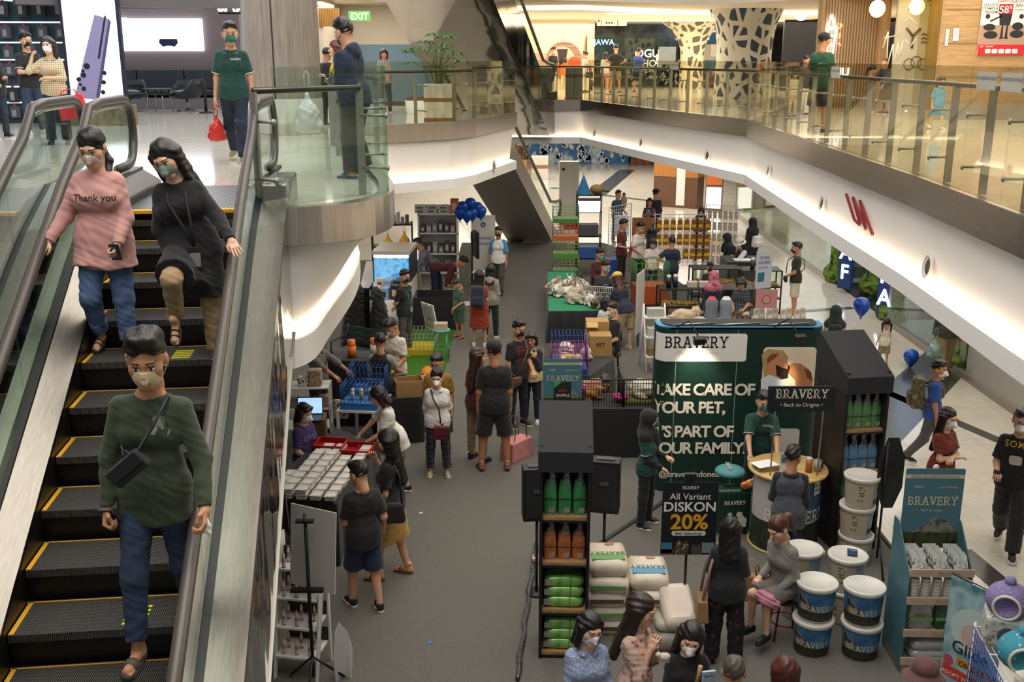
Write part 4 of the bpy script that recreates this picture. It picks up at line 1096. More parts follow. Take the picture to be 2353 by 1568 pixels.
def mask_geo(kind,lod):
 if (kind,lod) not in _MASK:
  P = [('e',(0,-.024,-.037),(.067,.076,.083),.03),C((0,-.1,-.012),(0,-.112,-.05),.012,.02 if kind == 'beak' else .012,.02)]
  if kind == 'beak': P += [C((0,-.085,-.04),(0,-.114,-.05),.03,.012,.03)]
  P += [('n',(0,-.03,.08),(.2,.2,.09),.004),('n',(0,.075,-.03),(.2,.105,.2),.004),('n',(0,-.02,-.03),(.058,.064,.072),.003)]
  v,f = sdf_mesh(P,(.0042,.006,.009)[lod])
  m = MB()
  if lod < 2:
   for s in (-1,1):
    for z in (-.012,-.062): m.tube([(s * .064,-.03,z),(s * .076,-.012,-.02 + z * .25),(s * .084,.014,-.01)],.0018,4)
  _MASK[(kind,lod)] = (v,f,m)
 return _MASK[(kind,lod)]
def shoe_geo(kind,lod):
 """ankle above the origin, toes towards -y; sole, upper, foot"""
 if (kind,lod) not in _SHOE:
  r = (.005,.007,.012)[lod]
  sole = [C((0,.035,.012),(0,-.13,.012),.036,.04,.02),C((.01,-.06,.012),(.012,-.15,.012),.04,.034,.02)]
  up = [C((0,.03,.05),(0,-.1,.04),.036,.034,.03),C((0,-.08,.038),(.006,-.15,.03),.036,.028,.03),C((0,.025,.05),(0,.02,.095),.04,.042,.02,'b')]
  foot = [C((0,.03,.05),(.003,-.13,.03),.03,.028,.02),C((0,.02,.05),(0,.02,.12),.033,.034,.03)] + [C((.026 - .013 * i,-.12,.026),(.028 - .014 * i,-.165 + .008 * i,.022),.011 - .0012 * i,.009,.003) for i in range(5)]
  ch = []
  flat = [('n',(0,0,-.05),(.3,.4,.05),.002)]
  v,f = sdf_mesh(sole + flat + [('n',(0,-.05,.085),(.3,.4,.058 if kind != 'sneaker' else .052),.003)],r);ch.append((v,f,1))
  if kind in ('sneaker','clog','flat'): v,f = sdf_mesh(up + [('n',(0,-.05,-.05),(.3,.4,.066),.003)] + ([('n',(0,.03,.11),(.034,.05,.055),.01)] if kind == 'flat' else []),r);ch.append((v,f,0))
  if kind in ('slide','sandal'):
   v,f = sdf_mesh(foot,r);ch.append((v,f,2))
   st = [('e',(.003,-.085,.03),(.046,.042,.044),.01)] if kind == 'slide' else [('e',(.003,-.1,.028),(.043,.012,.042),.004),('e',(.003,-.055,.035),(.041,.012,.046),.004),('e',(0,.022,.075),(.041,.046,.009),.004)]
   v,f = sdf_mesh(st + flat,r);ch.append((v,f,0))
  _SHOE[(kind,lod)] = ch
 return _SHOE[(kind,lod)]
# --- poses -------------------------------------------------------------------------------------
ARM = {  # (upper arm, forearm, hand) as forward, outward, up
'dn': ((.02,.16,-1),(.22,.06,-1),'r'),'dn2': ((-.12,.22,-1),(.12,.1,-1),'r'),'sw': ((.35,.14,-1),(.6,.05,-1),'r'),'bk': ((-.4,.14,-1),(-.1,.1,-1),'r'),
'bent': ((0,.18,-1),(1,-.15,-.15),'h'),'low': ((.15,.15,-1),(.9,-.35,-.55),'h'),'phone': ((.12,.12,-1),(.85,-.5,.25),'g'),'ear': ((.45,.75,-.55),(-.05,-.32,1),'g'),
'cross': ((.3,.16,-1),(.42,-1,.05),'r'),'hip': ((-.25,.75,-.7),(.3,-.75,-.45),'r'),'back': ((-.35,.2,-1),(-.35,-.75,-.35),'r'),
'rail': ((.25,.5,-.8),(.9,.2,-.35),'f'),'fwd': ((.75,.12,-.65),(1,-.05,-.5),'r'),'reach': ((1,.1,-.5),(1,-.05,-.45),'r'),'up': ((.5,.2,-.8),(.6,-.3,.9),'g'),'chin': ((.35,.1,-1),(.25,-.4,1),'h'),'clasp': ((.25,.16,-1),(.85,-.75,-.1),'g'),'pull': ((-.25,.2,-1),(-.3,.1,-1),'g'),'hold': ((.1,.15,-1),(.5,-.1,-.85),'g')}
LEG = {'st': ((1,4,2),(-1,4,2)),'wide': ((3,9,4),(0,8,2)),'walk': ((20,2,8),(-14,2,24)),'walk2': ((-12,2,26),(20,2,8)),'step': ((14,3,10),(-3,3,12)),'sit': ((86,8,88),(84,8,86)),'bend': ((12,5,6),(5,5,4)),'down': ((4,3,6),(24,4,36)),'high': ((50,10,82),(-1,3,2)),'run': ((28,2,20),(-18,2,55))}
SKIN = ('C08A66','B47C58','CE9C7A','D8AC8C')
def person(name_label,at,h,yaw,top=None,bot=None,shoe=('sneaker','222222','DDDDDD'),hair=('short','15110F'),mask=None,arms=('dn','dn'),legs='st',lean=0,twist=0,tilt=0,head=(0,8,0),fem=0,bulk=1.0,skin=0,lod=1,hs=1.0,seat=None,extra=None,hem=None,kid=0,hip=None,hat=None):
 """top = (kind, material); bot = (kind, material); arms = person's left, right; yaw 0 faces the camera, 90 faces +x"""
 t = thing('person',name_label,'person',at,math.radians(yaw))
 R = math.radians
 H = h * (.972 if h > 1.2 else 1)
 # pelvis frame and spine
 ls = LEG[legs] if isinstance(legs,str) else legs
 thigh,shin = .243 * H,.232 * H
 def legpts(sg,g):
  hp = Vector((sg * (.05 + .004 * fem) * H,0,0));a,b,k = R(g[0]),R(g[1]),R(g[2])
  d1 = Vector((sg * math.sin(b) * math.cos(a),-math.sin(a),-math.cos(a) * math.cos(b))).normalized()
  a2 = a - k;d2 = Vector((sg * math.sin(b) * .4,-math.sin(a2),-math.cos(a2))).normalized()
  kn = hp + d1 * thigh;an = kn + d2 * shin
  return hp,kn,an,a2
 L1,L2 = legpts(1,ls[0]),legpts(-1,ls[1])
 low = min(L1[2].z,L2[2].z) - .045 * H
 pz = -low if seat is None else seat + .075 * H
 PV = Vector((0,0,pz))
 L1 = [PV + q for q in L1[:3]] + [L1[3]];L2 = [PV + q for q in L2[:3]] + [L2[3]]
 le,tl,tw = R(lean),R(tilt),R(twist)
 up = Vector((math.sin(tl),-math.sin(le) * math.cos(tl),math.cos(le) * math.cos(tl)))
 lat = Matrix.Rotation(tw,3,'Z') @ Vector((1,0,0));lat = (lat - up * lat.dot(up)).normalized()
 fw = up.cross(lat) * -1;fw = fw if fw.dot(Vector((math.sin(tw),-math.cos(tw),0))) > 0 else -fw
 def S(x,y,z): return PV + lat * x * H + fw * y * H + up * z * H          # torso frame
 sw = (.087 - .012 * fem) * (1 - .04 * kid)
 shz = .284
 sL,sR = S(sw,0,shz),S(-sw,0,shz)
 B = bulk
 ua,fa = .168 * H,.146 * H
 hnds,armp = [],[]
 for sg,s0,spec in ((1,sL,arms[0]),(-1,sR,arms[1])):
  sp = ARM[spec] if isinstance(spec,str) else spec
  du = (fw * sp[0][0] + lat * sg * sp[0][1] + up * sp[0][2]) if abs(lean) < 25 or len(sp) > 3 else (fw * sp[0][0] + lat * sg * sp[0][1] + up * sp[0][2])
  df = fw * sp[1][0] + lat * sg * sp[1][1] + up * sp[1][2]
  du.normalize();df.normalize()
  el = s0 + du * ua;wr = el + df * fa
  armp.append((s0,el,wr));hnds.append((wr,df,sp[2],sg))
 neck = S(0,.0,.335);
 nd = (up * .75 + Vector((0,0,.25))).normalized()
 hy,hp_,hr = R(head[0]),R(head[1]),R(head[2])
 HM = Matrix.Rotation(hy,3,'Z') @ Matrix.Rotation(hr,3,'Y') @ Matrix.Rotation(hp_,3,'X')
 hscale = H / 1.70 * 1.17 * hs * (1 + .42 * kid * max(0,(1.6 - H)) / 1.0)
 hc = neck + nd * .052 * H + HM @ Vector((0,-.012,.075)) * hscale
 HT = Matrix.Translation(hc) @ HM.to_4x4() @ Matrix.Scale(hscale,4)
 # ---- body: skin surface
 res = (.0085,.0115,.018)[lod]
 def torso(g,hipw=.0):
  return [C(S(-.05,-.002,.255),S(.05,-.002,.255),.05 * H * B + g,k=.03),C(S(-.045,.006 + .012 * fem,.21),S(.045,.006 + .012 * fem,.21),(.054 + .003 * fem) * H * B + g,k=.03),
    C(S(-.036,.003,.12),S(.036,.003,.12),(.05 - .006 * fem) * H * B + g,k=.04),C(S(-.043,-.004,.03),S(.043,-.004,.03),(.054 + .004 * fem) * H * B + g,k=.04),C(S(-sw * .96,0,shz - .006),S(sw * .96,0,shz - .006),.027 * H + g * .6,k=.03),
    C(S(sw * .75,0,shz + .002),S(.015,.0,.318),.024 * H + g * .5,.026 * H,.03),C(S(-sw * .75,0,shz + .002),S(-.015,.0,.318),.024 * H + g * .5,.026 * H,.03)]
 def limb(pts,rs,g,k=.03): return [C(pts[i],pts[i + 1],rs[i] * H * B + g,rs[i + 1] * H * B + g,k) for i in range(len(pts) - 1)]
 LR = (.05,.034,.022);AR = (.0275,.0225,.0165)
 P = torso(-.012) + [C(S(0,-.005,.3),neck + nd * .06 * H,.036 * H,.032 * H,.03),C(neck + nd * .03 * H,hc + HM @ Vector((0,.012,-.02)) * hscale,.03 * H,.034 * H,.03)]
 tk,tm = top if top else (None,None)
 bk,bm = bot if bot else (None,None)
 for L_ in (L1,L2): P += limb(L_[:3],LR,-.004 if bk in ('sk','sh','dr',None) or tk == 'dr' else -.01)
 for a in armp: P += limb(a,AR,-.001)
 chunks = []
 v,f = sdf_mesh(P,res);chunks.append((v,f,0))
 v,f,m = head_geo(lod);chunks.append((xf(HT,v),f,m))
 for (wr,df,kd,sg) in hnds:
  ref = (lat * -sg if abs(df.dot(up)) > .55 else -up) if kd != 'f' else -up
  pn = (ref - df * ref.dot(df)).normalized();xx = pn.cross(df)
  # thumb side points forward / inward
  thumb = fw if abs(df.dot(up)) > .55 else lat * -sg
  sd = 1 if xx.dot(thumb) > 0 else -1
  hsz = H / 1.70 * (1.02 if not fem else .94)
  T = Matrix((( xx.x * hsz,pn.x * hsz,df.x * hsz,wr.x),(xx.y * hsz,pn.y * hsz,df.y * hsz,wr.y),(xx.z * hsz,pn.z * hsz,df.z * hsz,wr.z),(0,0,0,1)))
  hv,hf = hand_geo(kd,sd,lod);chunks.append((xf(T,hv),hf,0))
 sk = M(SKIN[skin],.5,kind='skin')
 hcol = hair[1] if hair else '2A201C'
 link('body',np_mesh('body',chunks,[sk,M('1A1412',.3),M('E6E0DA',.3),M('9A5A50',.5)]),t)
 seed = len(name_label) * 1.7
 # ---- clothes
 tops = []
 def mk(nm,prims,mat,wr=.002):
  v,f = sdf_mesh(prims,res,wr if lod < 2 else 0,seed);return link(nm,np_mesh(nm,[(v,f,0)],[mat]),t)
 g = .011 + .003 * (tk in ('j','h')) + .004 * (tk == 'lo')
 for li,(tk,tm) in enumerate([top] + (extra or []) if top else []):
  g = .011 + .003 * (tk in ('j','h')) + .004 * (tk == 'lo') + .005 * li
  hz = hem if hem is not None else {'dr': -.24,'j': -.03,'h': -.03,'lo': -.035}.get(tk,-.03)
  q = torso(g)
  kk = .06
  if hz < -.08:                                      # long hem flares over the thighs
   for L_ in (L1,L2):
    e = PV + (L_[1] - L_[0]) * min(1.1,(-hz) / .243) + (L_[0] - PV) * .9
    q.append(C(L_[0],e,.058 * H * B + g,.066 * H * B + g + .012,.07,'b'))
   c0 = (L1[0] + L2[0]) / 2;c1 = PV + ((L1[1] + L2[1]) / 2 - c0) * min(1.1,(-hz) / .243)
   q += [C(S(x,-.004,.07),S(x,-.004,-.01),.062 * H * B + g,k=.05) for x in (-.045,0,.045)]
   q.append(C(c0,c1,.058 * H * B + g,.066 * H * B + g,.07,'b'))
  else:
   q.append(C(S(-.046,-.002,.05),S(-.047,-.002,hz),.062 * H * B + g,.061 * H * B + g + .003,kk,'b'));q.append(C(S(.046,-.002,.05),S(.047,-.002,hz),.06 * H * B + g,.061 * H * B + g + .003,kk,'b'));q.append(C(S(0,-.002,.05),S(0,-.002,hz),.06 * H * B + g,.061 * H * B + g + .003,kk,'b'))
  q.append(C(S(0,-.004,.29),S(0,0,.318),.045 * H + g * .5,.036 * H + .003,.03,'b'))
  sl = {'t': .78,'p': .78,'dr': .7,'v': .0,'l': 2,'j': 2,'h': 2,'lo': .95,'e': 1.5}.get(tk,.8)
  for a in armp:
   if sl == 0: q.append(C(a[0],a[0] + (a[1] - a[0]) * .1,.026 * H,.026 * H,.03,'b'));continue
   if sl <= 1: q.append(C(a[0],a[0] + (a[1] - a[0]) * sl,.031 * H * B + g * .7,.032 * H * B + g + (.01 if tk == 'lo' else .003),.03,'b'))
   else:
    q.append(C(a[0],a[1],.03 * H * B + g * .8,.0265 * H * B + g * .8,.03))
    q.append(C(a[1],a[1] + (a[2] - a[1]) * (.97 if sl == 2 else .45),.0265 * H * B + g * .8,.019 * H * B + g * .7,.025,'b'))
  if tk == 'h': q += [C(S(-.04,-.05,.325),S(.04,-.05,.325),.032 * H,k=.03),C(S(0,-.065,.3),S(0,-.06,.335),.04 * H,.035 * H,.04)]
  nm = {'t': 't_shirt','p': 'polo_shirt','dr': 'dress','v': 'sleeveless_top','l': 'long_sleeved_top','j': 'jacket','h': 'hooded_jacket','lo': 'loose_top','e': 'blouse'}[tk]
  to = mk(nm,q,tm,.0026 if lod < 2 else 0);tops.append(to)
  if tk in ('p','e','j') and lod < 2:
   m = MB()
   ring = [S(.038 * math.cos(a),.038 * math.sin(a),.318 + (.012 if math.sin(a) < .3 else -.004)) for a in [PI * (.62 + 1.76 * i / 12) - PI / 2 - .0 for i in range(13)]]
   ring = [S(.046 * math.sin(a),.046 * math.cos(a),.33 - .012 * max(0,math.cos(a))) for a in [PI * (.12 + 1.76 * i / 14) for i in range(15)]]
   low_ = [S(.064 * math.sin(a),.06 * math.cos(a),.311 - .014 * max(0,math.cos(a))) for a in [PI * (.12 + 1.76 * i / 14) for i in range(15)]]
   c_ = m.strip([ring,low_],True).build('collar',tm,t);so = c_.modifiers.new('solid','SOLIDIFY');so.thickness = .006
   if tk == 'p': TU([q_ for q_ in low_],.004,5).build('collar_edge',M('E8E8E8',.7),c_)
   if tk == 'p':
    for a in armp:
     e = a[0] + (a[1] - a[0]) * .775;d = (a[1] - a[0]).normalized();o1 = d.orthogonal().normalized();o2 = d.cross(o1);r_ = .033 * H * B + g
     TU([e + (o1 * math.cos(x) + o2 * math.sin(x)) * r_ for x in [2 * PI * i / 16 for i in range(16)]],.005,5,True).build('cuff_edge',M('E8E8E8',.7),to)
 if bk and bk != 'dr':
  gb = .008
  q = [C(S(-.045,-.004,.05),S(-.045,-.004,0),.06 * H * B + gb,.06 * H * B + gb,.05,'a'),C(S(.045,-.004,.05),S(.045,-.004,0),.06 * H * B + gb,.06 * H * B + gb,.05,'a'),C(S(0,-.004,.05),S(0,-.004,0),.06 * H * B + gb,.06 * H * B + gb,.05,'a')]
  if bk == 'tr' or bk == 'wt' or bk == 'ct':
   w_ = {'tr': .0,'wt': .014,'ct': 0}[bk];e_ = .86 if bk == 'ct' else .99
   for L_ in (L1,L2):
    q += [C(L_[0],L_[1],.052 * H * B + gb,.0375 * H * B + gb + w_,.04),C(L_[1],L_[1] + (L_[2] - L_[1]) * e_,.0375 * H * B + gb + w_,.03 * H * B + gb + w_ * 1.5,.03,'b')]
  elif bk == 'sh':
   for L_ in (L1,L2): q += [C(L_[0],L_[0] + (L_[1] - L_[0]) * .93,.053 * H * B + gb,.05 * H * B + gb + .008,.035,'b')]
  elif bk == 'sk':
   c0 = (L1[0] + L2[0]) / 2;c1 = (L1[1] + L2[1]) / 2;e_ = 1.12 if hip is None else hip
   for L_ in (L1,L2): q += [C(L_[0],L_[0] + (L_[1] - L_[0]) * e_,.056 * H * B + gb,.06 * H * B + gb + .02,.06,'b')]
   q.append(C(c0,c0 + (c1 - c0) * e_,.056 * H * B + gb,.06 * H * B + gb + .015,.06,'b'))
  mk({'tr': 'trousers','wt': 'trousers','ct': 'trousers','sh': 'shorts','sk': 'skirt'}[bk],q,bm,.003)
 if shoe:
  mats = [M(shoe[1],.6),M(shoe[2],.5),sk]
  for L_ in (L1,L2):
   fz = max(0,L_[2].z - .045 * H)
   pitch = 0 if fz < .015 or seat is not None else min(1.0,fz * 4)
   if isinstance(legs,str) and legs == 'high' and fz > .05: pitch = .5
   sc_ = H / 1.70 * (.94 if fem else 1.0)
   sgn = 1 if L_ is L1 else -1
   T = Matrix.Translation(L_[2] + Vector((0,0,-.045 * H))) @ Matrix.Rotation(sgn * .12,4,'Z') @ Matrix.Rotation(pitch,4,'X') @ Matrix.Scale(sc_,4)
   ch = [(xf(T,v) * 1.0,f if True else f,m) for v,f,m in shoe_geo(shoe[0],lod)]
   link({'sneaker': 'shoe','flat': 'shoe','clog': 'clog','slide': 'slipper','sandal': 'sandal'}[shoe[0]],np_mesh('shoe',ch,mats),t)
 if hair:
  v,f = hair_geo(hair[0],lod)
  hk = {'hijab': 'headscarf','hood': 'hood','cap': 'cap','bucket': 'bucket_hat'}.get(hair[0],'hair')
  mt = hair[2] if len(hair) > 2 else M(hair[1],.45,kind='hair' if hk == 'hair' else 'cloth')
  link(hk,np_mesh(hk,[(xf(HT,v),f,0)],[mt]),t)
 if hat:
  v,f = hair_geo(hat[0],lod);hk = {'cap': 'cap','bucket': 'bucket_hat','hood': 'hood'}[hat[0]]
  link(hk,np_mesh(hk,[(xf(HT,v * 1.03),f,0)],[M(hat[1],.8,kind='cloth')]),t)
 if mask:
  v,f,lm = mask_geo(mask[1] if len(mask) > 1 else 'flat',lod)
  mo = link('face_mask',np_mesh('face_mask',[(xf(HT,v),f,0)],[mask[2] if len(mask) > 2 else M(mask[0],.8,kind='cloth')]),t)
  if lm.v:
   l2 = MB();l2.add([HT @ Vector(q) for q in lm.v],lm.f,True);l2.build('ear_loops',M('DDDDDD',.7),mo)
 J = dict(t=t,top=tops[-1] if tops else None,PV=PV,S=S,up=up,lat=lat,fw=fw,hc=hc,HT=HT,arms=armp,hands=hnds,legs=(L1,L2),H=H,B=B,g=g,yaw=R(yaw),at=Vector(at))
 J['W'] = lambda q: Vector(at) + Matrix.Rotation(R(yaw),3,'Z') @ Vector(q)
 return J
def cl(c,kind='cloth',p=None): return M(c,.85,kind=kind,p=p)
def hand_at(J,i,d=.07):
 """world point in the palm of hand i (0 = the person's left)"""
 wr,df,_,_ = J['hands'][i];return J['W'](wr + df * d)
# ---------------- the cast ----------------
CZ = .012
def F(u,vf,vh,z0=CZ):
 """standing place from the feet pixel, height from the crown pixel"""
 p = gp(u,vf,z0);q = dp(u,vh,p.y);return p,q.z - z0
def Hd(u,vh,h,z0=CZ):
 p = gp(u,vh,z0 + h);return Vector((p.x,p.y,z0)),h
def decal(J,build,mat,z=.235,name='chest_print',x=0,obj=None,back=False):
 """flat print draped on the chest: build(mb) draws around (0, 0) in the xy plane"""
 from mathutils.bvhtree import BVHTree
 me = (obj or J['top']).data
 bv = BVHTree.FromPolygons([v.co for v in me.vertices],[tuple(p.vertices) for p in me.polygons])
 m = MB();build(m)
 f = J['fw'] * (-1 if back else 1);l = J['lat'] * (1 if not back else -1)
 out = []
 for v in m.v:
  o = J['S'](x,0,z) + l * v[0] + J['up'] * v[1] + f * .5
  h = bv.ray_cast(o,-f,.6)
  out.append((h[0] if h[0] else o - f * .36) + f * .003)
 m.v = [tuple(q) for q in out]
 return m.build(name,mat,obj or J['top'])
def tx(s,size,dx=0,dy=0,b=.0): return lambda m: m.text(s,(dx,dy,0),X3,Y3,size,b,t=0)
def phone(J,i,label,d=.06):
 wr,df,_,_ = J['hands'][i];q = J['W'](wr + df * d)
 o = thing('smartphone',label,'phone',q,J['yaw'])
 e = Vector(df);BO((0,0,0),(.07,.009,.145),0,.5).build('case',M('17181C',.3),o)
 BO((0,-.003,.001),(.062,.009,.132),0,.5).build('display',M('3A4454',.15),o)
 return o
def bag_tote(label,loc,c,w_,h_,d_=.12,rz=0,handle=.18,name='tote_bag',c2=None,tilt=0):
 o = thing(name,label,'bag',loc,rz);o.rotation_euler.y = tilt
 b = BO((0,0,h_ / 2),(w_,d_,h_),taper=.92).build('bag_body',M(c,.6,kind='cloth'),o,bev=.02)
 for y in (-d_ * .3,d_ * .3):
  TU([(-w_ * .3,y,h_ * .97),(-w_ * .22,y,h_ + handle * .8),(0,y,h_ + handle),(w_ * .22,y,h_ + handle * .8),(w_ * .3,y,h_ * .97)],.008,6).build('handle',M(c2 or c,.6),o)
 return o
def bag_plastic(label,loc,c,s=1.0,film=None):
 o = thing('plastic_bag',label,'bag',loc)
 v,f = sdf_mesh([C((0,0,.1 * s),(0,0,.16 * s),.1 * s,.1 * s,.03),C((0,0,.16 * s),(0,0,.34 * s),.07 * s,.015 * s,.05),C((-.07 * s,0,.06 * s),(.07 * s,0,.06 * s),.06 * s,.06 * s,.03)],.014,.006,2)
 link('bag_body',np_mesh('bag_body',[(v,f,0)],[film or M(c,.35)]),o)
 TU([(-.02,0,.33 * s),(-.03,0,.5 * s),(0,0,.53 * s),(.03,0,.5 * s),(.02,0,.33 * s)],.006,6).build('handle',film or M(c,.35),o)
 return o
def crossbody(J,label,c,at_z=.02,side=1,sz=(.2,.07,.15),strapc=None,fx=.09,front=True,name='crossbody_bag',strap_side=None):
 """bag worn across the body: strap from the far shoulder to the bag"""
 S,f = J['S'],(1 if front else -1)
 ss = -side if strap_side is None else strap_side
 H = J['H'];gg = J['B'] * .066 + .03
 p = S(side * fx,f * (gg + .03),at_z)
 o = thing(name,label,'bag',J['W'](p),J['yaw'])
 BO((0,0,-sz[2] * .5),sz,taper=.95).build('bag_body',M(c,.45,kind='cloth'),o,bev=.02)
 BO((0,-f * sz[1] * .5 - f * .004,-sz[2] * .35),(sz[0] * .94,.012,sz[2] * .62)).build('flap',M(c,.5),o,bev=.004)
 inv = (Matrix.Translation(J['W'](p)) @ Matrix.Rotation(J['yaw'],4,'Z')).inverted()
 top_ = [S(ss * .055,f * .03,.325),S(ss * .03,f * (gg + .016),.26),S(side * .02,f * (gg + .03),.17),S(side * fx * .8,f * (gg + .03),at_z + .03)]
 bk_ = [S(ss * .055,f * .03,.325),S(ss * .05,-f * (gg - .0),.27),S(side * .03,-f * (gg + .005),.16),S(side * .1,-f * .02,at_z + .03),S(side * fx,f * gg,at_z)]
 for path in (top_,bk_):
  TU([inv @ J['W'](q) for q in path],.011,6).build('strap',M(strapc or c,.6),o)
 return o
def backpack(J,label,c,sz=(.3,.15,.42),mat=None,strapc='1A1A1A',z=.2,name='backpack'):
 S = J['S'];p = S(0,-.066 * J['B'] - sz[1] / J['H'] / 2 - .012,z)
 o = thing(name,label,'bag',J['W'](p),J['yaw'])
 mt = mat or M(c,.8,kind='cloth')
 BO((0,0,0),(sz[0],sz[1],sz[2]),taper=.86).build('bag_body',mt,o,bev=.05)
 BO((0,sz[1] * .55,-sz[2] * .2),(sz[0] * .78,sz[1] * .35,sz[2] * .42)).build('front_pocket',mt,o,bev=.03)
 inv = (Matrix.Translation(J['W'](p)) @ Matrix.Rotation(J['yaw'],4,'Z')).inverted()
 for s in (-1,1):
  TU([inv @ J['W'](q) for q in (S(s * .055,-.08,.27),S(s * .062,-.01,.325),S(s * .065,.07,.27),S(s * .075,.072,.2),S(s * .09,.0,.13),S(s * .07,-.08,.1))],.017,6).build('strap',M(strapc,.7),o)
 return o
def glasses(J):
 HT = J['HT'];m = MB()
 for s in (-1,1):
  m.tube([HT @ Vector((s * .032 + .024 * math.cos(a),-.1,.001 + .018 * math.sin(a))) for a in [2 * PI * i / 14 for i in range(14)]],.0018,4,True)
  m.tube([HT @ Vector((s * .056,-.097,.004)),HT @ Vector((s * .08,.01,.004))],.0016,4)
 m.tube([HT @ Vector((-.009,-.102,.003)),HT @ Vector((.009,-.102,.003))],.0018,4)
 m.build('eyeglasses',M('1A1A1C',.3),J['t'])
JE = lambda c: M(c,.9,kind='denim')
BLK = cl('17171A');NAVY = cl('1E2A40');GREENP = cl('0F4038');WHT = cl('E2DFDA')
PLAIN = ('short','17120F')
SN = ('sneaker','1C1C1E','C9C5BE');SNW = ('sneaker','DAD6CE','E6E2DA');SND = ('sandal','5A3A22','3A2A1E');SLD = ('slide','3A3A38','2C2C2A')
# --- riders on the escalator
J = person('person in pink printed sweater and turned-up jeans riding the escalator',(-3.1,7.86,3.47),1.74,6,('l',cl('C4918A')),('ct',JE('53688F')),SND,('low','17120F'),('E8CDBE',),(((.15,.22,-1),(.62,-.15,-.7),'g'),((.08,.5,-1),(.55,.42,-.72),'f')),((2,2,3),(12,4,44)),head=(-6,24,0),fem=1,bulk=1.1,skin=3,lod=0,hem=-.1)
PINK = J
decal(J,tx('Thank you',.072,0,0,.006),M('2A2426',.8),.205)
phone(J,0,'dark phone held low by the pink-sweater rider')
m = MB()
for L_ in J['legs']:
 d = (L_[2] - L_[1]).normalized();a = L_[1] + (L_[2] - L_[1]) * .55;b = L_[1] + (L_[2] - L_[1]) * .86
 m.tube([a,a + d * .01,b,b + d * .004],[.062,.068,.066,.058],20)
m.build('turn_ups',JE('7C90BE'),J['t'])
J = person('person in black dress with lanyard stepping down while holding the escalator rail',(-2.38,7.72,3.48),1.68,8,('l',cl('17171A')),('tr',cl('A48A62')),SND,('long','120F0E'),('6E8278','beak'),(((.3,.45,-.85),(.75,.35,-.62),'f'),((.0,.3,-1),(.3,-.2,-1),'r')),((1,1,2),(68,10,100)),lean=6,tilt=-9,head=(-18,26,-14),fem=1,bulk=1.06,skin=3,lod=0,hem=-.21)
S = J['S'];o = thing('lanyard_pouch','clear phone pouch on a black lanyard worn by the black-dress rider','pouch',J['W'](S(.03,.125,.03)),J['yaw'])
BO((0,0,-.06),(.1,.012,.17)).build('pouch',M('1C1C1E',.3),o,bev=.01);BO((0,-.008,-.07),(.075,.006,.1)).build('window',M('8A8078',.2),o)
inv = (Matrix.Translation(J['W'](S(.03,.125,.03))) @ Matrix.Rotation(J['yaw'],4,'Z')).inverted()
for s in (-1,1): TU([inv @ J['W'](S(*q)) for q in ((s * .04,-.01,.335),(s * .04,.08,.25),(s * .02 + .02,.11,.15),(.03,.12,.04))],.011,6).build('strap',M('1E1E20',.7),o)
J = person('person in olive green long-sleeved shirt and jeans stepping off the escalator',(-2.05,5.55,2.34),1.94,4,('l',cl('38452F')),('ct',JE('2F3D56')),('slide','4A463E','35322C'),('spiky','17120F'),('DFC9A0',),(((.2,.42,-1),(.55,.15,-.82),'h'),((.05,.24,-1),(.3,.0,-1),'g')),((-5,3,14),(17,3,9)),head=(4,14,0),bulk=.94,tilt=3,skin=0,lod=0,hem=-.07)
MANG = J
decal(J,lambda m: [m.plate(q,(0,0,0),X3,Y3,.001) for q in ([(-.03,.0),(.03,.0),(.035,.06),(0,.085),(-.035,.06)],[(-.055,-.03),(.055,-.03),(.06,.0),(-.06,.0)])],M('8C9A86',.8),.235,x=.035)
o = crossbody(J,'black sling bag across the chest of the rider in olive green','1C1C1F',.16,-1,(.23,.07,.12),fx=.06)
for c in o.children[:2]: c.rotation_euler.y = -.7
phone(J,1,'dark phone in the lowered hand of the rider in olive green')
o = thing('tissue','crumpled white tissue in the hand of the rider in olive green','tissue',hand_at(J,0,.1));v,f = sdf_mesh([('e',(0,0,0),(.03,.02,.045),.01),C((0,0,0),(.02,-.01,-.05),.014,.006,.01)],.006,.004,1);link('tissue_paper',np_mesh('tissue_paper',[(v,f,0)],[WHITE]),o)
# --- upper gallery, left
a,h = F(4,318,104,U);person('person in dark clothes half outside the picture at the phone rack',a,h,60,('j',cl('15161A')),('tr',JE('252C38')),SN,PLAIN,None,('phone','bent'),lod=1)
a,h = F(84,308,78,U);person('person in black polo with crossed arms before the phone rack',a,h,42,('p',BLK),('tr',JE('2E3A52')),SNW,PLAIN,('1A1A1C',),('cross','cross'),head=(8,2,0),lod=1,skin=2)
a,h = F(138,332,87,U);J = person('person in checked cream blouse talking on a phone beside the glowing box',a,h,12,('e',M('D8C9A8',.9,kind='check',p=('8C7A58',32,.6))),('wt',cl('17171A')),('flat','1A1A1C','222222'),('mid','1A1412'),('E8E6E2','beak'),(((.25,.2,-1),(.55,-1,.05),'r'),'ear'),head=(-14,2,-6),fem=1,skin=3,lod=1)
phone(J,1,'dark phone at the ear of the person in the checked blouse',.09)
q = gp(138,332,U);bag_tote('red paper carrier bag held by the person in the checked blouse',(q.x + .42,q.y - .3,U + .42),'D2281E',.42,.34,.12,.25,.1,'paper_bag',tilt=-.2)
a,h = F(548,372,48,U);J = person('person in dark green polo walking beside the round column with a red bag',a,h,4,('p',GREENP),('tr',JE('1F2A3C')),('sneaker','8A7A5A','C9BE9A'),PLAIN,('1F6258','beak'),('dn2','dn2'),'walk',head=(14,6,0),skin=2,lod=1)
decal(J,tx('#BRAVERY',.03),M('D8E0DC',.6),.25,x=.04)
phone(J,0,'dark phone in the hand of the walking person in green polo')
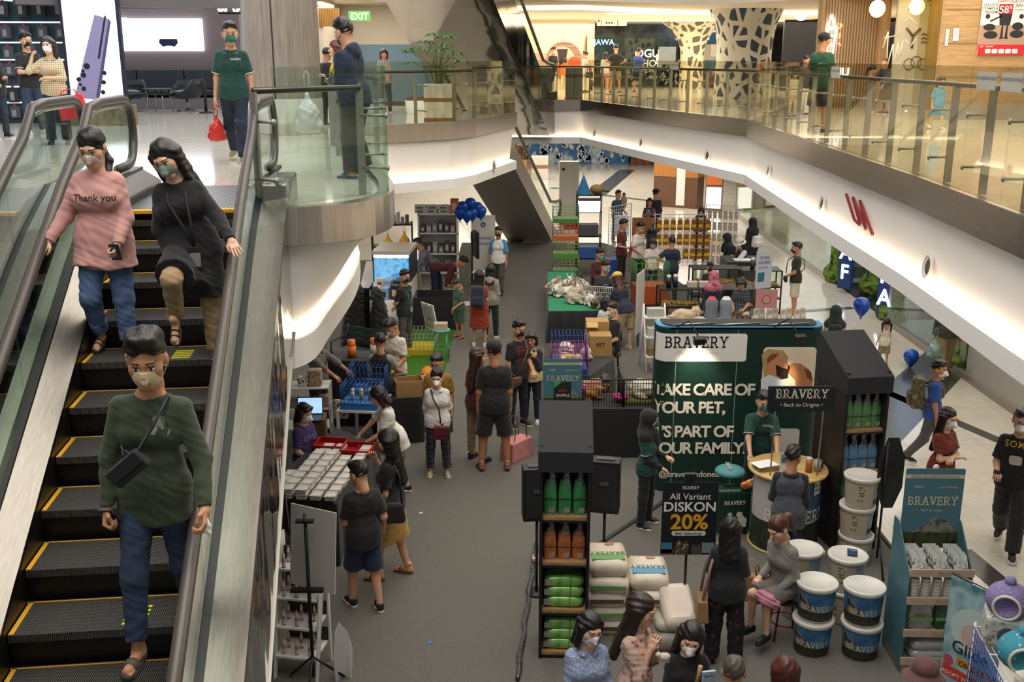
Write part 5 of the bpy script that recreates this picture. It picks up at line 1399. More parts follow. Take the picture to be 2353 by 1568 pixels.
w_ = hand_at(J,1,.05);bag_plastic('knotted red plastic bag hanging from the hand of the person in green polo',(w_.x - .01,w_.y,w_.z - .5),'C0281F',.95)
a,h = F(822,408,48,U);J = person('person in navy hooded jacket leaning at the near glass corner with a phone',a,h,-118,('h',NAVY),('wt',cl('3A3C42')),('slide','3C6A8C','3A5A70'),('spiky','15110F'),('1A1A1C',),('phone','low'),((2,3,4),(16,6,34)),lean=8,head=(-14,12,0),lod=1,bulk=1.25,skin=2)
phone(J,0,'dark phone held up by the person in the navy hooded jacket')
q = gp(742,300,U);bag_plastic('white carrier bag hanging beside the glass at the near gallery corner',(-2.35,12.3,U + .48),'D8D8D6',1.3)
a,h = F(782,318,95,U);person('person with red-brown hair in yellow flowered blouse behind the navy jacket',a,h,-75,('t',M('D8A428',.9,kind='blotch',p=('E0B848',22,'A87818'))),('tr',cl('4A4A50')),SN,('mid','5A2A18'),None,('phone','dn'),fem=1,skin=3,lod=1)
a,h = F(757,290,112,U);person('person in black with back turned, mostly hidden by the round column',a,h,150,('t',BLK),('tr',cl('202024')),SN,PLAIN,None,lod=2)
a,h = F(886,258,114,U);person('person in grey top with pink mask before the blue wall',a,h,10,('lo',cl('A8A29C')),('tr',cl('3A3A40')),SN,('kidbob','1E1612'),('D87068',),('low','low'),fem=1,lod=2)
# --- upper gallery, far end and right
a,h = F(1270,213,109,U);person('person in black t-shirt and pale trousers by the overhead escalator',a,h,35,('t',BLK),('tr',cl('B8B0A0')),SNW,PLAIN,('D8D6D2',),lod=2)
a,h = F(1296,206,134,U);person('child in orange hooded jacket before the round wall graphic',a,h,170,('h',cl('E0722A')),('tr',cl('D8C8A8')),SNW,('kidbob','3A2A22'),None,lod=2,kid=1)
a,h = F(1342,212,118,U);person('person in white blouse bowing the head by the cream wall',a,h,60,('e',WHT),('tr',cl('D8D0C0')),SN,('bun','17120F'),('D8D4D0',),('phone','bent'),head=(0,28,0),fem=1,lod=2)
bag_tote('small black handbag at the hip of the person in white blouse',gp(1352,212,U) + Vector((0,-.3,.55)),'1C1C1E',.3,.22,.1,.3)
a,h = F(1413,215,103,U);J = person('person in black t-shirt with diamond print seen from behind, hands on hips',a,h,180,('t',cl('14151C')),('sh',cl('8A7C5E')),SN,PLAIN,None,('hip','hip'),'wide',lod=2)
a,h = F(1389,212,120,U);person('person in white top and pink trousers beside the pushchair group',a,h,150,('t',WHT),('tr',cl('D8988C')),SNW,('bob','17120F'),None,fem=1,lod=2)
a,h = F(1464,214,111,U);person('person in blue t-shirt and dark shorts with a strap across the back',a,h,160,('t',cl('2A4A98')),('sh',cl('24242A')),SN,PLAIN,None,('fwd','low'),lod=2)
a,h = F(1358,213,180,U);person('toddler in dark grey walking by the far glass balustrade',a,h,20,('h',cl('4A4E52')),('tr',cl('3A3E44')),SNW,('short','2A1E18'),None,lod=2,kid=1)
a,h = F(1876,308,78,U);person('person in green shirt, cap and dark shorts beside the slatted wall',a,h,148,('t',cl('1C4A34')),('sh',cl('26282C')),SN,PLAIN,('E0DCD6',),('low','dn'),head=(-10,4,0),lod=1,hat=('cap','15161A'),bulk=1.08)
a,h = F(1843,266,128,U);person('person in white trousers partly hidden by the person in green shirt',a,h,30,('t',cl('4A3A34')),('wt',WHT),SN,('bun','17120F'),None,fem=1,lod=2)
a,h = F(1818,270,166,U);person('child in cream striped clothes near the dark hall entrance',a,h,20,('t',M('C8BC9C',.9,kind='check',p=('A89870',14))),('tr',cl('B8A888')),SN,('kidbob','17120F'),None,lod=2,kid=1)
a,h = F(2030,262,134,U);person('person in dark jacket bending to a child before the yellow shop window',a,h,-60,('j',cl('23263A')),('sk',cl('5A4630')),SN,('buzz','4A3428'),None,('low','fwd'),lean=12,lod=2)
a,h = F(1996,258,158,U);person('child in lilac top and brown skirt before the yellow shop window',a,h,60,('t',cl('8A78B0')),('sk',cl('6A4A42')),SNW,('pony','17120F'),None,fem=1,lod=2,kid=1)
a,h = F(2112,246,98,U);person('person in dark shirt behind the yellow shop window with raised arm',a,h,-80,('t',cl('22242C')),('tr',cl('2A2A30')),SN,PLAIN,None,('fwd','up'),lod=2)
a,h = F(2150,297,182,U);person('toddler in light blue romper and mask walking on the right gallery',a,h,8,('lo',cl('5A98B8')),('sh',cl('5A98B8')),SNW,('kidbob','2A1C16'),('E8E6E2',),('dn2','dn2'),'walk',lod=1,kid=1,skin=3)
# --- ground floor, left of the aisle
a = gp(1006,690);J = person('person in checked shirt bending over the aquarium table',a,1.68,-82,('l',M('8A8890',.9,kind='check',p=('3A3A48',22,.55))),('tr',JE('26385A')),SN,PLAIN,None,('reach','reach'),'bend',lean=42,head=(0,20,0),lod=1)
a = gp(1000,695);J = person('person in maroon shirt and jeans bending far down beside the white shelf',a,1.7,78,('l',cl('5A2028')),('tr',JE('1E2438')),SN,PLAIN,None,('reach','reach'),'bend',lean=82,head=(0,45,0),lod=1)
a,h = F(1146,672,520);J = person('person in white and sky-blue shirt walking along the grey carpet',a,h,-8,('lo',cl('4E86BC')),('tr',cl('4A4440')),('sneaker','1A1A1A','1A1A1A'),PLAIN,('1A1A1C',),('dn','dn2'),'walk',head=(-6,4,0),lod=1,extra=[('v',WHT)])
a,h = Hd(928,622,1.7);J = person('person in black t-shirt with teal lanyard and arms behind the back',a,h,62,('t',BLK),('tr',cl('54504A')),SN,PLAIN,('1A1A1C',),('back','back'),head=(-18,6,0),lod=1)
S = J['S'];o = thing('lanyard','teal lanyard with badge on the person in black t-shirt','lanyard',J['at'],J['yaw'])
for s in (-1,1): TU([S(s * .04,-.01,.33),S(s * .045,.075,.25),S(s * .02,.085,.13),S(0,.09,.08)],.007,6).build('strap',M('3A8A94',.6),o)
BO(S(0,.092,.05),(.07,.01,.1)).build('badge',M('8AA4A8',.4),o)
a,h = F(1056,776,642);person('boy in green t-shirt and shorts looking down into the black pen',a,h,-48,('t',cl('3E5A44')),('sh',cl('3E5A44')),SND,PLAIN,('C8B49A',),('low','dn'),head=(-8,34,0),lod=1,hs=1.06)
a,h = F(1102,796,623);J = person('person in rust-red dress with navy backpack standing in the aisle',a,h,172,('dr',cl('8A3018')),None,SNW,('mid','120F0E'),('E0DED8',),('bent','bent'),head=(-30,6,0),fem=1,lod=1,hem=-.25)
backpack(J,'navy backpack with small red badge worn over the rust-red dress','262E40')
a,h = F(1128,778,610);person('person in grey hooded sweater and black trousers beside the rust-red dress',a,h,168,('h',cl('8C857A')),('tr',BLK),SNW,('mid','120F0E'),None,('dn','bent'),fem=1,lod=1)
a,h = Hd(903,730,1.74);J = person('person in cream t-shirt looking down at a wooden crate',a,h,-22,('t',cl('CFC6BA')),('sh',BLK),SN,PLAIN,('D8D4D0',),('low','low'),head=(-10,32,0),lod=1,bulk=1.1)
a,h = Hd(873,770,1.66);person('person in black and grey t-shirt with the back turned, arm over the crate',a,h,168,('t',cl('8C8884')),('tr',cl('1E1C22')),SN,PLAIN,None,('dn',((.6,.2,-.8),(1,-.2,-.4),'r')),head=(20,10,0),lod=1,extra=[('v',cl('1B1B1E'))])
a = gp(738,1000);person('stall keeper in grey shirt reaching out a hand over the cages',a,1.68,58,('e',cl('6E6A66')),('tr',cl('2A2A2E')),SN,PLAIN,None,('reach','reach'),lod=1)
a,h = F(1010,1062,814);J = person('person in mustard t-shirt with glasses and teal mask behind the white shirt',a,h,4,('t',cl('8A6620')),('sh',cl('2A2C34')),SND,PLAIN,('6AA890',),('dn','dn'),head=(-18,14,0),lod=1,bulk=1.12)
glasses(J)
a,h = F(1008,1092,848);J = person('person in white blouse and dark checked trousers with arms behind the back',a,h,2,('e',WHT),('ct',M('2C2A34',.9,kind='check',p=('6A6678',13,.86))),('sneaker','B89A80','D8C8B8'),('bun','15110F'),('F0EEEA','beak'),('back','back'),head=(-2,10,0),fem=1,lod=0,skin=3)
crossbody(J,'maroon handbag on a long strap worn over the white blouse','5A1A22',.005,1,(.24,.08,.19),fx=.04)
a,h = F(1098,1058,802);J = person('person in maroon top with long brown hair and tan trousers, back half turned',a,h,140,('t',cl('4A161C')),('ct',cl('8C7458')),('flat','1C1A1A','222222'),('long','3A2218'),None,('dn','dn'),head=(-40,4,0),fem=1,lod=1,skin=3)
w_ = hand_at(J,1,.02);bag_tote('yellow and white tote bag between the maroon top and the black t-shirt',(w_.x + .1,w_.y - .12,w_.z - .12),'C8963A',.3,.36,.1,.2,.4,c2='C8801E')
a,h = F(1137,1080,786);J = person('person in plain black t-shirt and black shorts seen from behind in the aisle',a,h,186,('t',BLK),('sh',cl('1A1B20')),('sandal','3A281C','2A2018'),('buzz','14110F'),None,('dn','dn'),'wide',lod=0,bulk=1.1,hat=('cap','1A1A1C'),skin=1)
a,h = Hd(1190,738,1.74);J = person('person in black t-shirt with dark red print and black mask',a,h,38,('t',BLK),('tr',JE('1E2430')),SN,PLAIN,('161618',),('low','dn'),lod=1)
decal(J,lambda m: [m.plate([(-.1,-.1 + k * .05),(.08,-.1 + k * .05),(.09,-.065 + k * .05),(-.09,-.065 + k * .05)],(0,0,0),X3,Y3,.001) for k in range(5)],M('6A1C22',.8),.2)
crossbody(J,'brown strap bag on the person with the dark red print','6A4A30',.02,-1,(.16,.06,.14),fx=.11)
bag_plastic('clear plastic bag hanging behind the black t-shirt in the aisle',gp(1195,955) + Vector((0,0,.35)),'C8D0D4',1.15,FILM)
a,h = Hd(1222,764,1.5);person('young person in dark jacket and pale yellow collar behind the dark red print',a,h,-14,('j',cl('1E222C')),('tr',JE('1E2638')),('sneaker','D8D2CA','E0DAD2'),('kidbob','2A1C14'),None,('chin','dn'),lod=1,extra=[('v',cl('D8C890'))])
bag_tote('pink duffel bag with brown straps standing on the carpet',gp(1187,1052),'C8807C',.5,.3,.26,.9,.34,'duffel_bag',c2='5A3A2C')
a,h = Hd(884,895,1.5);J = person('person in white t-shirt and bob hair leaning over the red tray',a + Vector((.16,0,0)),1.6,-78,('t',cl('DDD9D0')),('sh',cl('8A7460')),('sneaker','1C1C1C','E0DCD6'),('bob','120F0E'),None,(((.6,.1,-.8),(1,-.25,-.25),'g'),'reach'),'step',lean=20,head=(0,30,0),fem=1,lod=0,skin=3,hem=-.07)
o = thing('snack_pack','small orange pack in the hand of the person in white t-shirt','pack',hand_at(J,0,.1));BO((0,0,0),(.1,.07,.03)).build('pack',M('C88A3A',.5),o,bev=.01)
a,h = F(905,1325,988);J = person('person in black t-shirt and yellow skirt with raised hand at the tub table',a,h,-105,('t',BLK),('sk',cl('B08A44')),('slide','8A4E20','6A3C1A'),('long','15110F'),('7A5030',),('dn',((.5,.2,-.9),(.4,-.2,1),'h')),'step',head=(18,8,0),fem=1,lod=0,skin=2,hip=1.0)
S = J['S'];o = thing('shoulder_bag','large black shoulder bag worn with the yellow skirt','bag',J['W'](S(.17,-.06,.03)),J['yaw'] + .3)
BO((0,0,0),(.13,.34,.24),taper=.8).build('bag_body',M('1F1F21',.45),o,bev=.04)
TU([(0,-.13,.1),(-.07,-.03,.42),(-.1,.05,.5),(-.06,.1,.4),(0,.13,.1)],.013,6).build('strap',M('1F1F21',.45),o)
a,h = F(842,1398,1064);J = person('person in black t-shirt and navy shorts holding a water bottle at the tub table',a,h,-152,('t',cl('17181B')),('sh',cl('1C2840')),('clog','1E1E20','D8D0CA'),PLAIN,None,('low',((-.1,.3,-1),(.5,.15,-.75),'g')),'step',head=(20,14,0),lod=0,bulk=1.1,hem=-.05,skin=2)
o = thing('water_bottle','clear water bottle with blue cap held behind the navy shorts','bottle',hand_at(J,0,.08) + Vector((0,0,-.12)));o.rotation_euler = (.15,.35,0)
LA([(0,0),(.03,.0),(.032,.05),(.029,.08),(.032,.12),(.03,.16),(.013,.2),(.013,.21)],16).build('bottle',M('B8BCC0',.15),o);CY((0,0,.205),(0,0,.235),.016).build('bottle_cap',M('4AA8C8',.5),o)
a,h = Hd(686,950,1.22);J = person('boy in purple t-shirt and white mask sitting behind the tub table',a + Vector((.04,.05,0)),1.6,62,('t',cl('3E2A68')),('tr',cl('22222A')),SN,('kidbob','120F0E'),('EEECE8','beak'),('low','low'),'sit',seat=.42,head=(0,12,0),lod=0,skin=3)
decal(J,tx('LOVE',.09),M('8C86A0',.8),.2)
# --- ground floor, stalls right of the aisle
a,h = Hd(1420,438,1.66);J = person('person in blue-grey shirt carrying a baby near the far aisle',a,h,25,('t',cl('3E5464')),('tr',cl('2A2C34')),SN,PLAIN,('C8D4DC',),('bent','bent'),lod=2)
a,h = Hd(1434,443,.62,.95);person('baby in beige held on the arm of the person in blue-grey',a,.72,-10,('t',cl('C8B496')),('sh',cl('9A7A68')),None,('buzz','2A1E18'),None,('low','low'),'sit',lod=2,kid=1)
a,h = Hd(1507,436,1.74);person('person in black sweater and black cap with pale blue mask',a,h,-160,('l',BLK),('tr',BLK),SN,PLAIN,('B8C8D4',),('dn','dn'),head=(-50,6,0),lod=2,hat=('cap','121214'),bulk=1.1)
a,h = Hd(1493,456,1.56);person('person in purple flowered blouse standing before the black sweater',a,h,-8,('lo',M('8A7078',.9,kind='blotch',p=('2A1A3A',9,'C8B4AC'))),('tr',BLK),SN,('long','1A1210'),None,('low','dn'),fem=1,lod=2)
a,h = Hd(1430,505,1.72);J = person('person in maroon polo with red shoulder bag before the wire grid',a,h,64,('p',cl('5A1418')),('tr',BLK),SN,PLAIN,('E0C8B8',),('dn','bent'),head=(0,14,0),lod=1)
bag_tote('bright red shoulder bag at the hip of the person in maroon polo',hand_at(J,1,0) + Vector((.12,-.28,-.12)),'A8181C',.28,.2,.1,.3,.2)
a,h = Hd(1468,510,1.74);person('person in white t-shirt facing the honey-coloured bags',a,h,40,('t',cl('D8D0C4')),('tr',cl('2A2A30')),SN,PLAIN,('C8B4A4',),('low','low'),head=(0,22,0),lod=1)
a,h = Hd(1489,522,1.6);person('person in white top with long black hair seen from behind at the grid stall',a + Vector((.08,-.1,0)),h,165,('e',cl('D8D2C6')),('tr',cl('2A2A30')),SN,('long','120F0E'),None,('low','dn'),fem=1,lod=1)
a,h = Hd(1500,548,1.45);person('young person in white shirt and pale blue mask at the green cage',a,h,-4,('t',cl('DCD6CA')),('tr',cl('3A3A44')),SN,('kidbob','120F0E'),('A8C4D8',),('low','low'),head=(0,24,0),lod=1,hs=1.06)
a,h = Hd(1545,546,1.56);person('person in dark blue t-shirt seen from behind at the cookie counter',a,h,172,('t',cl('1E2A3C')),('tr',cl('22242C')),SN,PLAIN,None,('hip','bent'),head=(14,4,0),lod=1,bulk=1.05)
a,h = Hd(1376,586,1.28);person('seated stall keeper in maroon shirt and teal mask beside the green cages',a,1.66,30,('e',cl('4A1A1E')),('tr',BLK),SN,PLAIN,('5AB0A4',),('bent','low'),'sit',seat=.48,head=(0,16,0),lod=1)
a,h = Hd(1386,612,1.34);J = person('stall keeper in grey sweater and teal mask behind the rabbit table',a,1.72,20,('l',cl('34373A')),('tr',BLK),SN,PLAIN,('5AB0A4',),('fwd','low'),'sit',seat=.5,lean=8,head=(12,14,0),lod=1,skin=2)
decal(J,lambda m: [m.plate([(-.06 + k * .01,.07 - k * .045),(.06 + k * .01,.09 - k * .045),(.055 + k * .01,.07 - k * .045),(-.05 + k * .01,.05 - k * .045)],(0,0,0),X3,Y3,.001) for k in range(4)],M('C8C8C4',.8),.17)
a = gp(1437,806);J = person('person in navy top, yellow cap and khaki shorts bending over the rabbit table',a,1.62,-150,('t',cl('1C2236')),('sh',cl('A8946A')),('flat','C8A890','B89880'),('mid','4A2418'),None,('reach','reach'),'bend',lean=30,head=(0,24,0),fem=1,lod=1,skin=3,hat=('cap','D8B850'))
a,h = Hd(1392,688,1.22);J = person('child in white shirt with dark strap at the foot of the rabbit table',a,h,-160,('t',cl('D8D2C8')),('tr',JE('3A4460')),SN,('kidbob','120F0E'),None,('low','low'),lod=1,kid=1)
a = gp(1408,872);J = person('person in black t-shirt and white mask sitting on a stool beside the cartons',a + Vector((0,.1,0)),1.66,-68,('t',BLK),('sh',cl('5A4A3C')),SN,('short','120F0E'),('E8E6E2','beak'),('low','low'),'sit',seat=.47,head=(0,8,0),lod=1,skin=3)
a,h = Hd(1398,870,.86);J = person('person in dark red striped sleeves crouching behind the wire pen',Vector((1.42,15.65,CZ)),1.5,6,('l',M('2A1418',.9,kind='check',p=('8A2430',26,.7))),('tr',BLK),SN,('mid','2E1A14'),None,('fwd','fwd'),'sit',seat=.12,lean=12,head=(0,30,0),fem=1,lod=1)
a,h = Hd(1612,478,1.55);person('person in black headscarf behind the hanging goods panel',a,h,-20,('l',BLK),('tr',BLK),SN,('hijab','16161A'),None,lod=2,fem=1)
a,h = Hd(1712,546,1.52);person('person in white bucket hat and black vest leaning over the pet table',a,h,-62,('l',cl('D0CCC4')),('tr',BLK),SN,('mid','17120F'),('D8D4CE',),('reach','low'),lean=12,head=(0,24,0),fem=1,lod=1,hat=('bucket','D8D0BE'),extra=[('v',BLK)])
a,h = Hd(1731,502,1.62);J = person('person in black headscarf with white backpack behind the bucket hat',a,h,-150,('l',cl('1A1C22')),('tr',BLK),SN,('hijab','15161A'),None,('low','low'),fem=1,lod=1)
backpack(J,'white flap backpack worn over dark clothes','DAD8D2',(.34,.16,.3),z=.14)
a = gp(1700,668);person('person in black headscarf bending far over the pet table',a,1.6,-88,('l',cl('1C1A1C')),('tr',BLK),SN,('hijab','131315'),None,('reach','reach'),'bend',lean=42,fem=1,lod=1)
a,h = Hd(1632,604,1.34);person('stall keeper in black cap and mask behind the cookie cases',a,h,0,('l',cl('1C1E28')),('tr',BLK),SN,PLAIN,('161618',),('low','low'),lod=1,hat=('cap','131315'))
a,h = Hd(1641,626,1.56);J = person('person in pink headscarf and navy top seen from behind at the cookie cases',a,h,176,('l',cl('1C2036')),('tr',BLK),SN,('hijab','B0606E',M('B0606E',.9,kind='blotch',p=('C08088',14,'8A3040'))),None,('low','low'),fem=1,lod=1)
J_ = J
a,h = Hd(1705,638,1.42);person('young person in dark checked shirt looking down beside the pink headscarf',a,h,-24,('t',M('2C3038',.9,kind='check',p=('7A8088',18,.84))),('tr',BLK),SN,('kidbob','120F0E'),None,('low','low'),head=(0,34,0),lod=1,hs=1.08)
a,h = F(1822,728,558);J = person('person in olive t-shirt and white shorts standing on the tiles',a,h,-104,('t',cl('262A20')),('sh',cl('C8BEAC')),SND,PLAIN,('161618',),('low','dn'),head=(-4,6,0),lod=1,bulk=1.06)
crossbody(J,'small black bag in front of the person in olive t-shirt','1A1A1C',.06,1,(.18,.08,.14),fx=.05)
a,h = Hd(1922,705,1.56);J = person('person in dark green headscarf and flowered tunic behind the dark display tower',a,h,165,('lo',M('B0A68A',.9,kind='blotch',p=('6A8A6A',12,'B04038'))),('tr',BLK),SN,('hijab','16241E'),None,('dn','dn'),fem=1,lod=1)
backpack(J,'black backpack over the flowered tunic','1A1C20',(.26,.14,.4))
a,h = F(2028,840,740);J = person('girl in cream top and khaki shorts leading a blue balloon',a,h,168,('v',cl('DCD4C0')),('sh',cl('8A845C')),SN,('pigtail','17120F'),None,(((.1,.3,-1),(.2,.3,-1),'g'),'dn'),fem=1,lod=1,kid=1)
GIRL = J
a = gp(2166,868);person('person in dark jacket and khaki trousers walking off under the gallery',a,1.74,172,('j',cl('3A3832')),('tr',cl('8A7656')),SN,PLAIN,None,('dn','dn2'),'walk2',lod=1,bulk=1.12)
bag_plastic('pale teal plastic bag beside the dark jacket',gp(2130,868) + Vector((0,-.2,.42)),'7A9A94',1.1)
a,h = F(2130,1066,826);J = person('person in blue polo and grey trousers with a camouflage backpack',a,h,72,('t',cl('1E4690')),('tr',cl('4C4A4A')),SN,('short','17120F'),('F0EEEA','beak'),('dn','dn'),'walk',head=(-18,6,0),lod=1,bulk=1.08,skin=1)
backpack(J,'camouflage backpack worn over the blue polo','',(.3,.2,.46),M('6A5E42',.8,kind='noise2',p=('3E3A26',9,3,'8A7C58')),'6A5E42')
a,h = Hd(2178,940,1.6);person('person in rust-red dress with long hair and crossed arms on the tiles',a,h,32,('dr',cl('6E2414')),None,SN,('long','1E1210'),('EEECE8','beak'),('cross','cross'),head=(-4,6,0),fem=1,lod=0,skin=3,hem=-.22)
a,h = F(2308,1262,936);J = person('person in black t-shirt with yellow lettering walking in from the frame edge',a,h,-32,('t',cl('121316')),('wt',cl('1E1F22')),('sneaker','2A221E','C9C5BE'),PLAIN,('F2F0EC','beak'),('dn','bent'),'walk',head=(10,6,0),lod=0,bulk=1.1,skin=2)
glasses(J);decal(J,lambda m: m.text('SOME',(0,.02,0),X3,Y3,.1,.002,t=0,spacing=1.12),M('D8B020',.7),.25)
decal(J,lambda m: m.plate(rrect(-.07,-.16,.07,-.04,.03),(0,0,0),X3,Y3,.001),M('C8C0B0',.8),.23,'pale_print')
phone(J,1,'dark wallet phone in the hand of the walker with yellow lettering')
# --- the pet-food booth
a,h = F(1482,1208,945);J = person('booth assistant in black headscarf and green polo standing beside the big green panel',a,h,66,('l',BLK),('tr',BLK),('sneaker','24201E','D8CCB8'),('hijab','131315'),('1F5A50',),('bent','low'),head=(0,6,0),fem=1,lod=0,extra=[('p',GREENP)],skin=3)
a,h = Hd(1752,905,1.6);J = person('booth assistant in green polo and green mask writing at the round counter',a,1.68,-6,('p',GREENP),('tr',BLK),SN,PLAIN,('1F6258','beak'),('fwd','fwd'),lean=12,head=(4,12,0),lod=0,skin=2)
decal(J,tx('#BRAVERY',.03),M('D8E0DC',.6),.25,x=.04)
a,h = Hd(1822,1030,1.6);J = person('boy in grey and black sweater seen from behind at the round counter',a,h,168,('e',cl('1C1D22')),('tr',JE('26304A')),SN,PLAIN,None,('low','dn'),head=(-22,6,0),lod=0,extra=[('v',cl('4A4C56'))],hem=-.08)
a,h = F(1660,1522,1195);J = person('person in black t-shirt and cherry-print trousers with back turned to the view',a,h,176,('lo',cl('16171B')),('wt',M('14141A',.9,kind='dots',p=('8A1A22',14,.2))),('flat','1C1A1A','1C1A1A'),('mid','15100E'),None,('low','dn'),head=(-6,8,0),fem=1,lod=0,bulk=1.04)
S = J['S'];o = thing('handbag','tan handbag on a pink strap hanging beside the cherry-print trousers','bag',J['W'](S(.16,-.02,-.1)),J['yaw'])
BO((0,0,0),(.12,.3,.22),taper=.82).build('bag_body',M('8E6C48',.5),o,bev=.015)
inv = (Matrix.Translation(J['W'](S(.16,-.02,-.1))) @ Matrix.Rotation(J['yaw'],4,'Z')).inverted()
TU([inv @ J['W'](S(*q)) for q in ((.16,.05,-.03),(.14,.06,.15),(.07,.02,.335),(.12,-.06,.2),(.16,-.08,-.03))],.014,6).build('strap',M('A87E70',.6),o)
a = gp(1800,1462);J = person('person in grey sweater with brown ponytail sitting on a red-legged stool',a,1.62,-58,('l',cl('7C7A76')),('sh',cl('6A625C')),('flat','1A1A1A','1A1A1A'),('pony','4A2A1A'),None,('low','bent'),'sit',seat=.47,lean=14,head=(0,26,0),fem=1,lod=0,skin=3)
SEATED = J
a,h = Hd(1350,1412,1.58);J = person('person in light blue flowered blouse with sunglasses pushed up on black hair',a,h,14,('e',M('8C9CBC',.9,kind='dots',p=('C8D0DE',60,.3))),('tr',cl('3A3A44')),SN,('bob','0F0E10'),('E8E6EA','flat',M('E8E6EA',.8,kind='blotch',p=('DCDCE8',40,'5A70B0'))),('low','low'),head=(12,10,6),fem=1,lod=0,skin=3)
HT = J['HT'];m = MB()
for s in (-1,1): m.plate(circ(0,0,.028,16,.022),HT @ Vector((s * .034,-.075,.095)),HT.to_3x3() @ Vector((1,0,0)),HT.to_3x3() @ Vector((0,.5,.86)),.004)
m.tube([HT @ Vector((-.01,-.08,.1)),HT @ Vector((.01,-.08,.1))],.003,5)
o = thing('sunglasses','tortoiseshell sunglasses pushed up on the hair above the light blue blouse','sunglasses',(0,0,0));m.build('lenses',M('2A2018',.15),o)
a,h = Hd(1466,1368,1.66);J = person('person in pink flowered blouse with very long brown hair holding something small',a,h,62,('e',M('CDA898',.9,kind='blotch',p=('D8BCAC',26,'8A5A58'))),('tr',cl('3A3438')),SN,('long','2A1A14'),None,('chin','chin'),head=(4,14,0),fem=1,lod=0,skin=3)
a,h = Hd(1584,1430,1.52);J = person('person in black top and white mask with clasped hands beside the pink blouse',a,h,-6,('l',cl('151316')),('tr',cl('1E1E22')),SN,('long','130F0E'),('ECEAE6','beak'),('clasp','clasp'),head=(2,18,10),fem=1,lod=0,skin=3)
a,h = Hd(1688,1516,1.56);person('person with close-cropped greying hair, only the crown in view',a,h,170,('t',cl('3A3C40')),('tr',cl('24242A')),SN,('buzz','4A443E'),None,lod=1)
a,h = Hd(1808,1518,1.5);person('person with red-tinted brown hair, only the crown in view',a,h,176,('t',cl('B08078')),('tr',cl('24242A')),SN,('mid','4A1E16'),None,fem=1,lod=1)
a,h = Hd(2128,1528,1.5);person('person in a maroon knitted cap, only the crown in view',a,h,176,('t',cl('3A2A2A')),('tr',cl('24242A')),SN,('buzz','54302E'),None,lod=1,hat=('bucket','5A3634'))
# ---------------- pet-food booth ----------------
GREENB = M('0C2E26',.5);CREAMT = M('E6DCCB',.5)
PY = 13.2
pl,pr = dp(1503,1000,PY).x,dp(1886,900,PY).x
PZ = 2.3
t = thing('display_wall','big dark green curved booth wall with white slogan about pets','display wall',((pl + pr) / 2,PY,CZ))
hw = (pr - pl) / 2
outl = [(-hw + .16 - .16 * math.cos(a),.16 - .16 * math.sin(a)) for a in [PI * q / 12 - PI / 2 + PI / 2 for q in range(0,7)]]
outl = [(-hw,.34),(-hw,.16)] + [(-hw + .16 - .16 * math.cos(a),.16 - .16 * math.sin(a)) for a in [PI / 2 * q / 8 for q in range(1,9)]] + [(hw - .16 + .16 * math.sin(a),.16 - .16 * math.cos(a)) for a in [PI / 2 * q / 8 for q in range(0,9)]] + [(hw,.34)]
MB().strip([[(x,y,0.0) for x,y in outl],[(x,y,PZ) for x,y in outl]],True).build('printed_skin',GREENB,t)
MB().prism(outl,PZ - .02,PZ + .015).build('top_cap',M('4A90B8',.4),t)
MB().prism([(x * .93,y + .03) for x,y in outl],PZ + .012,PZ + .03).build('top_tray',BLACK,t)
m = MB()
for x in (-.9,-.3,.35): m.tube([(x,.02,PZ + .035),(x + .55,.1,PZ + .04)],.012,6)
m.build('frame_bars',STEEL,t)
def onp(u,v): q = dp(u,v,PY - .0);return (q.x - (pl + pr) / 2,-.003,q.z - CZ)
def wrap_left(q):
 """keeps prints on the rounded left end of the wall"""
 x = q.x
 if x < -hw + .16:
  a = min(PI / 2 * .95,(-hw + .16 - x) / .16);return Vector((-hw + .16 - .163 * math.sin(a),.16 - .163 * math.cos(a),q.z))
 return q
def plate_w(m,u0,v0,u1,v1,r,y=0):
 a,b = onp(u0,v1),onp(u1,v0);m.plate(rrect(a[0],a[2],b[0],b[2],r),(0,-.003 + y,0),X3,Z3,.002)
m = MB();plate_w(m,1521,767,1718,831,.04);m.build('white_header',M('ECE9E2',.5),t)
m = MB();h0 = onp(1512,831)[2];h1 = onp(1512,767)[2]
m.strip([[(-hw + .16 - .163 * math.sin(a),.16 - .163 * math.cos(a),h0) for a in [PI / 2 * q / 8 for q in range(9)]],[(-hw + .16 - .163 * math.sin(a),.16 - .163 * math.cos(a),h1) for a in [PI / 2 * q / 8 for q in range(9)]]],True).build('white_header_end',M('ECE9E2',.5),t)
c_ = onp(1600,798);MB().text('#BRAVERY',(c_[0],-.006,c_[2]),X3,Z3,.195).build('brand_lettering',M('3E4A4C',.5),t)
c_ = onp(1600,815);MB().text('• Back to Origins •',(c_[0],-.006,c_[2]),X3,Z3,.075).build('tagline',M('C9C6BE',.5),t)
m = MB()
for tx_,u,v,sz in (('TAKE CARE OF',1499,908,.225),('YOUR PET,',1499,949,.225),('IT’S PART OF',1491,1004,.225),('YOUR FAMILY.',1492,1042,.225),('@braveryindonesia',1513,1096,.118)):
 c_ = onp(u,v);m.text(tx_,(c_[0],-.004,c_[2]),X3,Z3,sz,.03 if sz > .2 else .014,'LEFT',warp=wrap_left,spacing=.87 if sz > .2 else .95)
m.build('slogan',CREAMT,t)
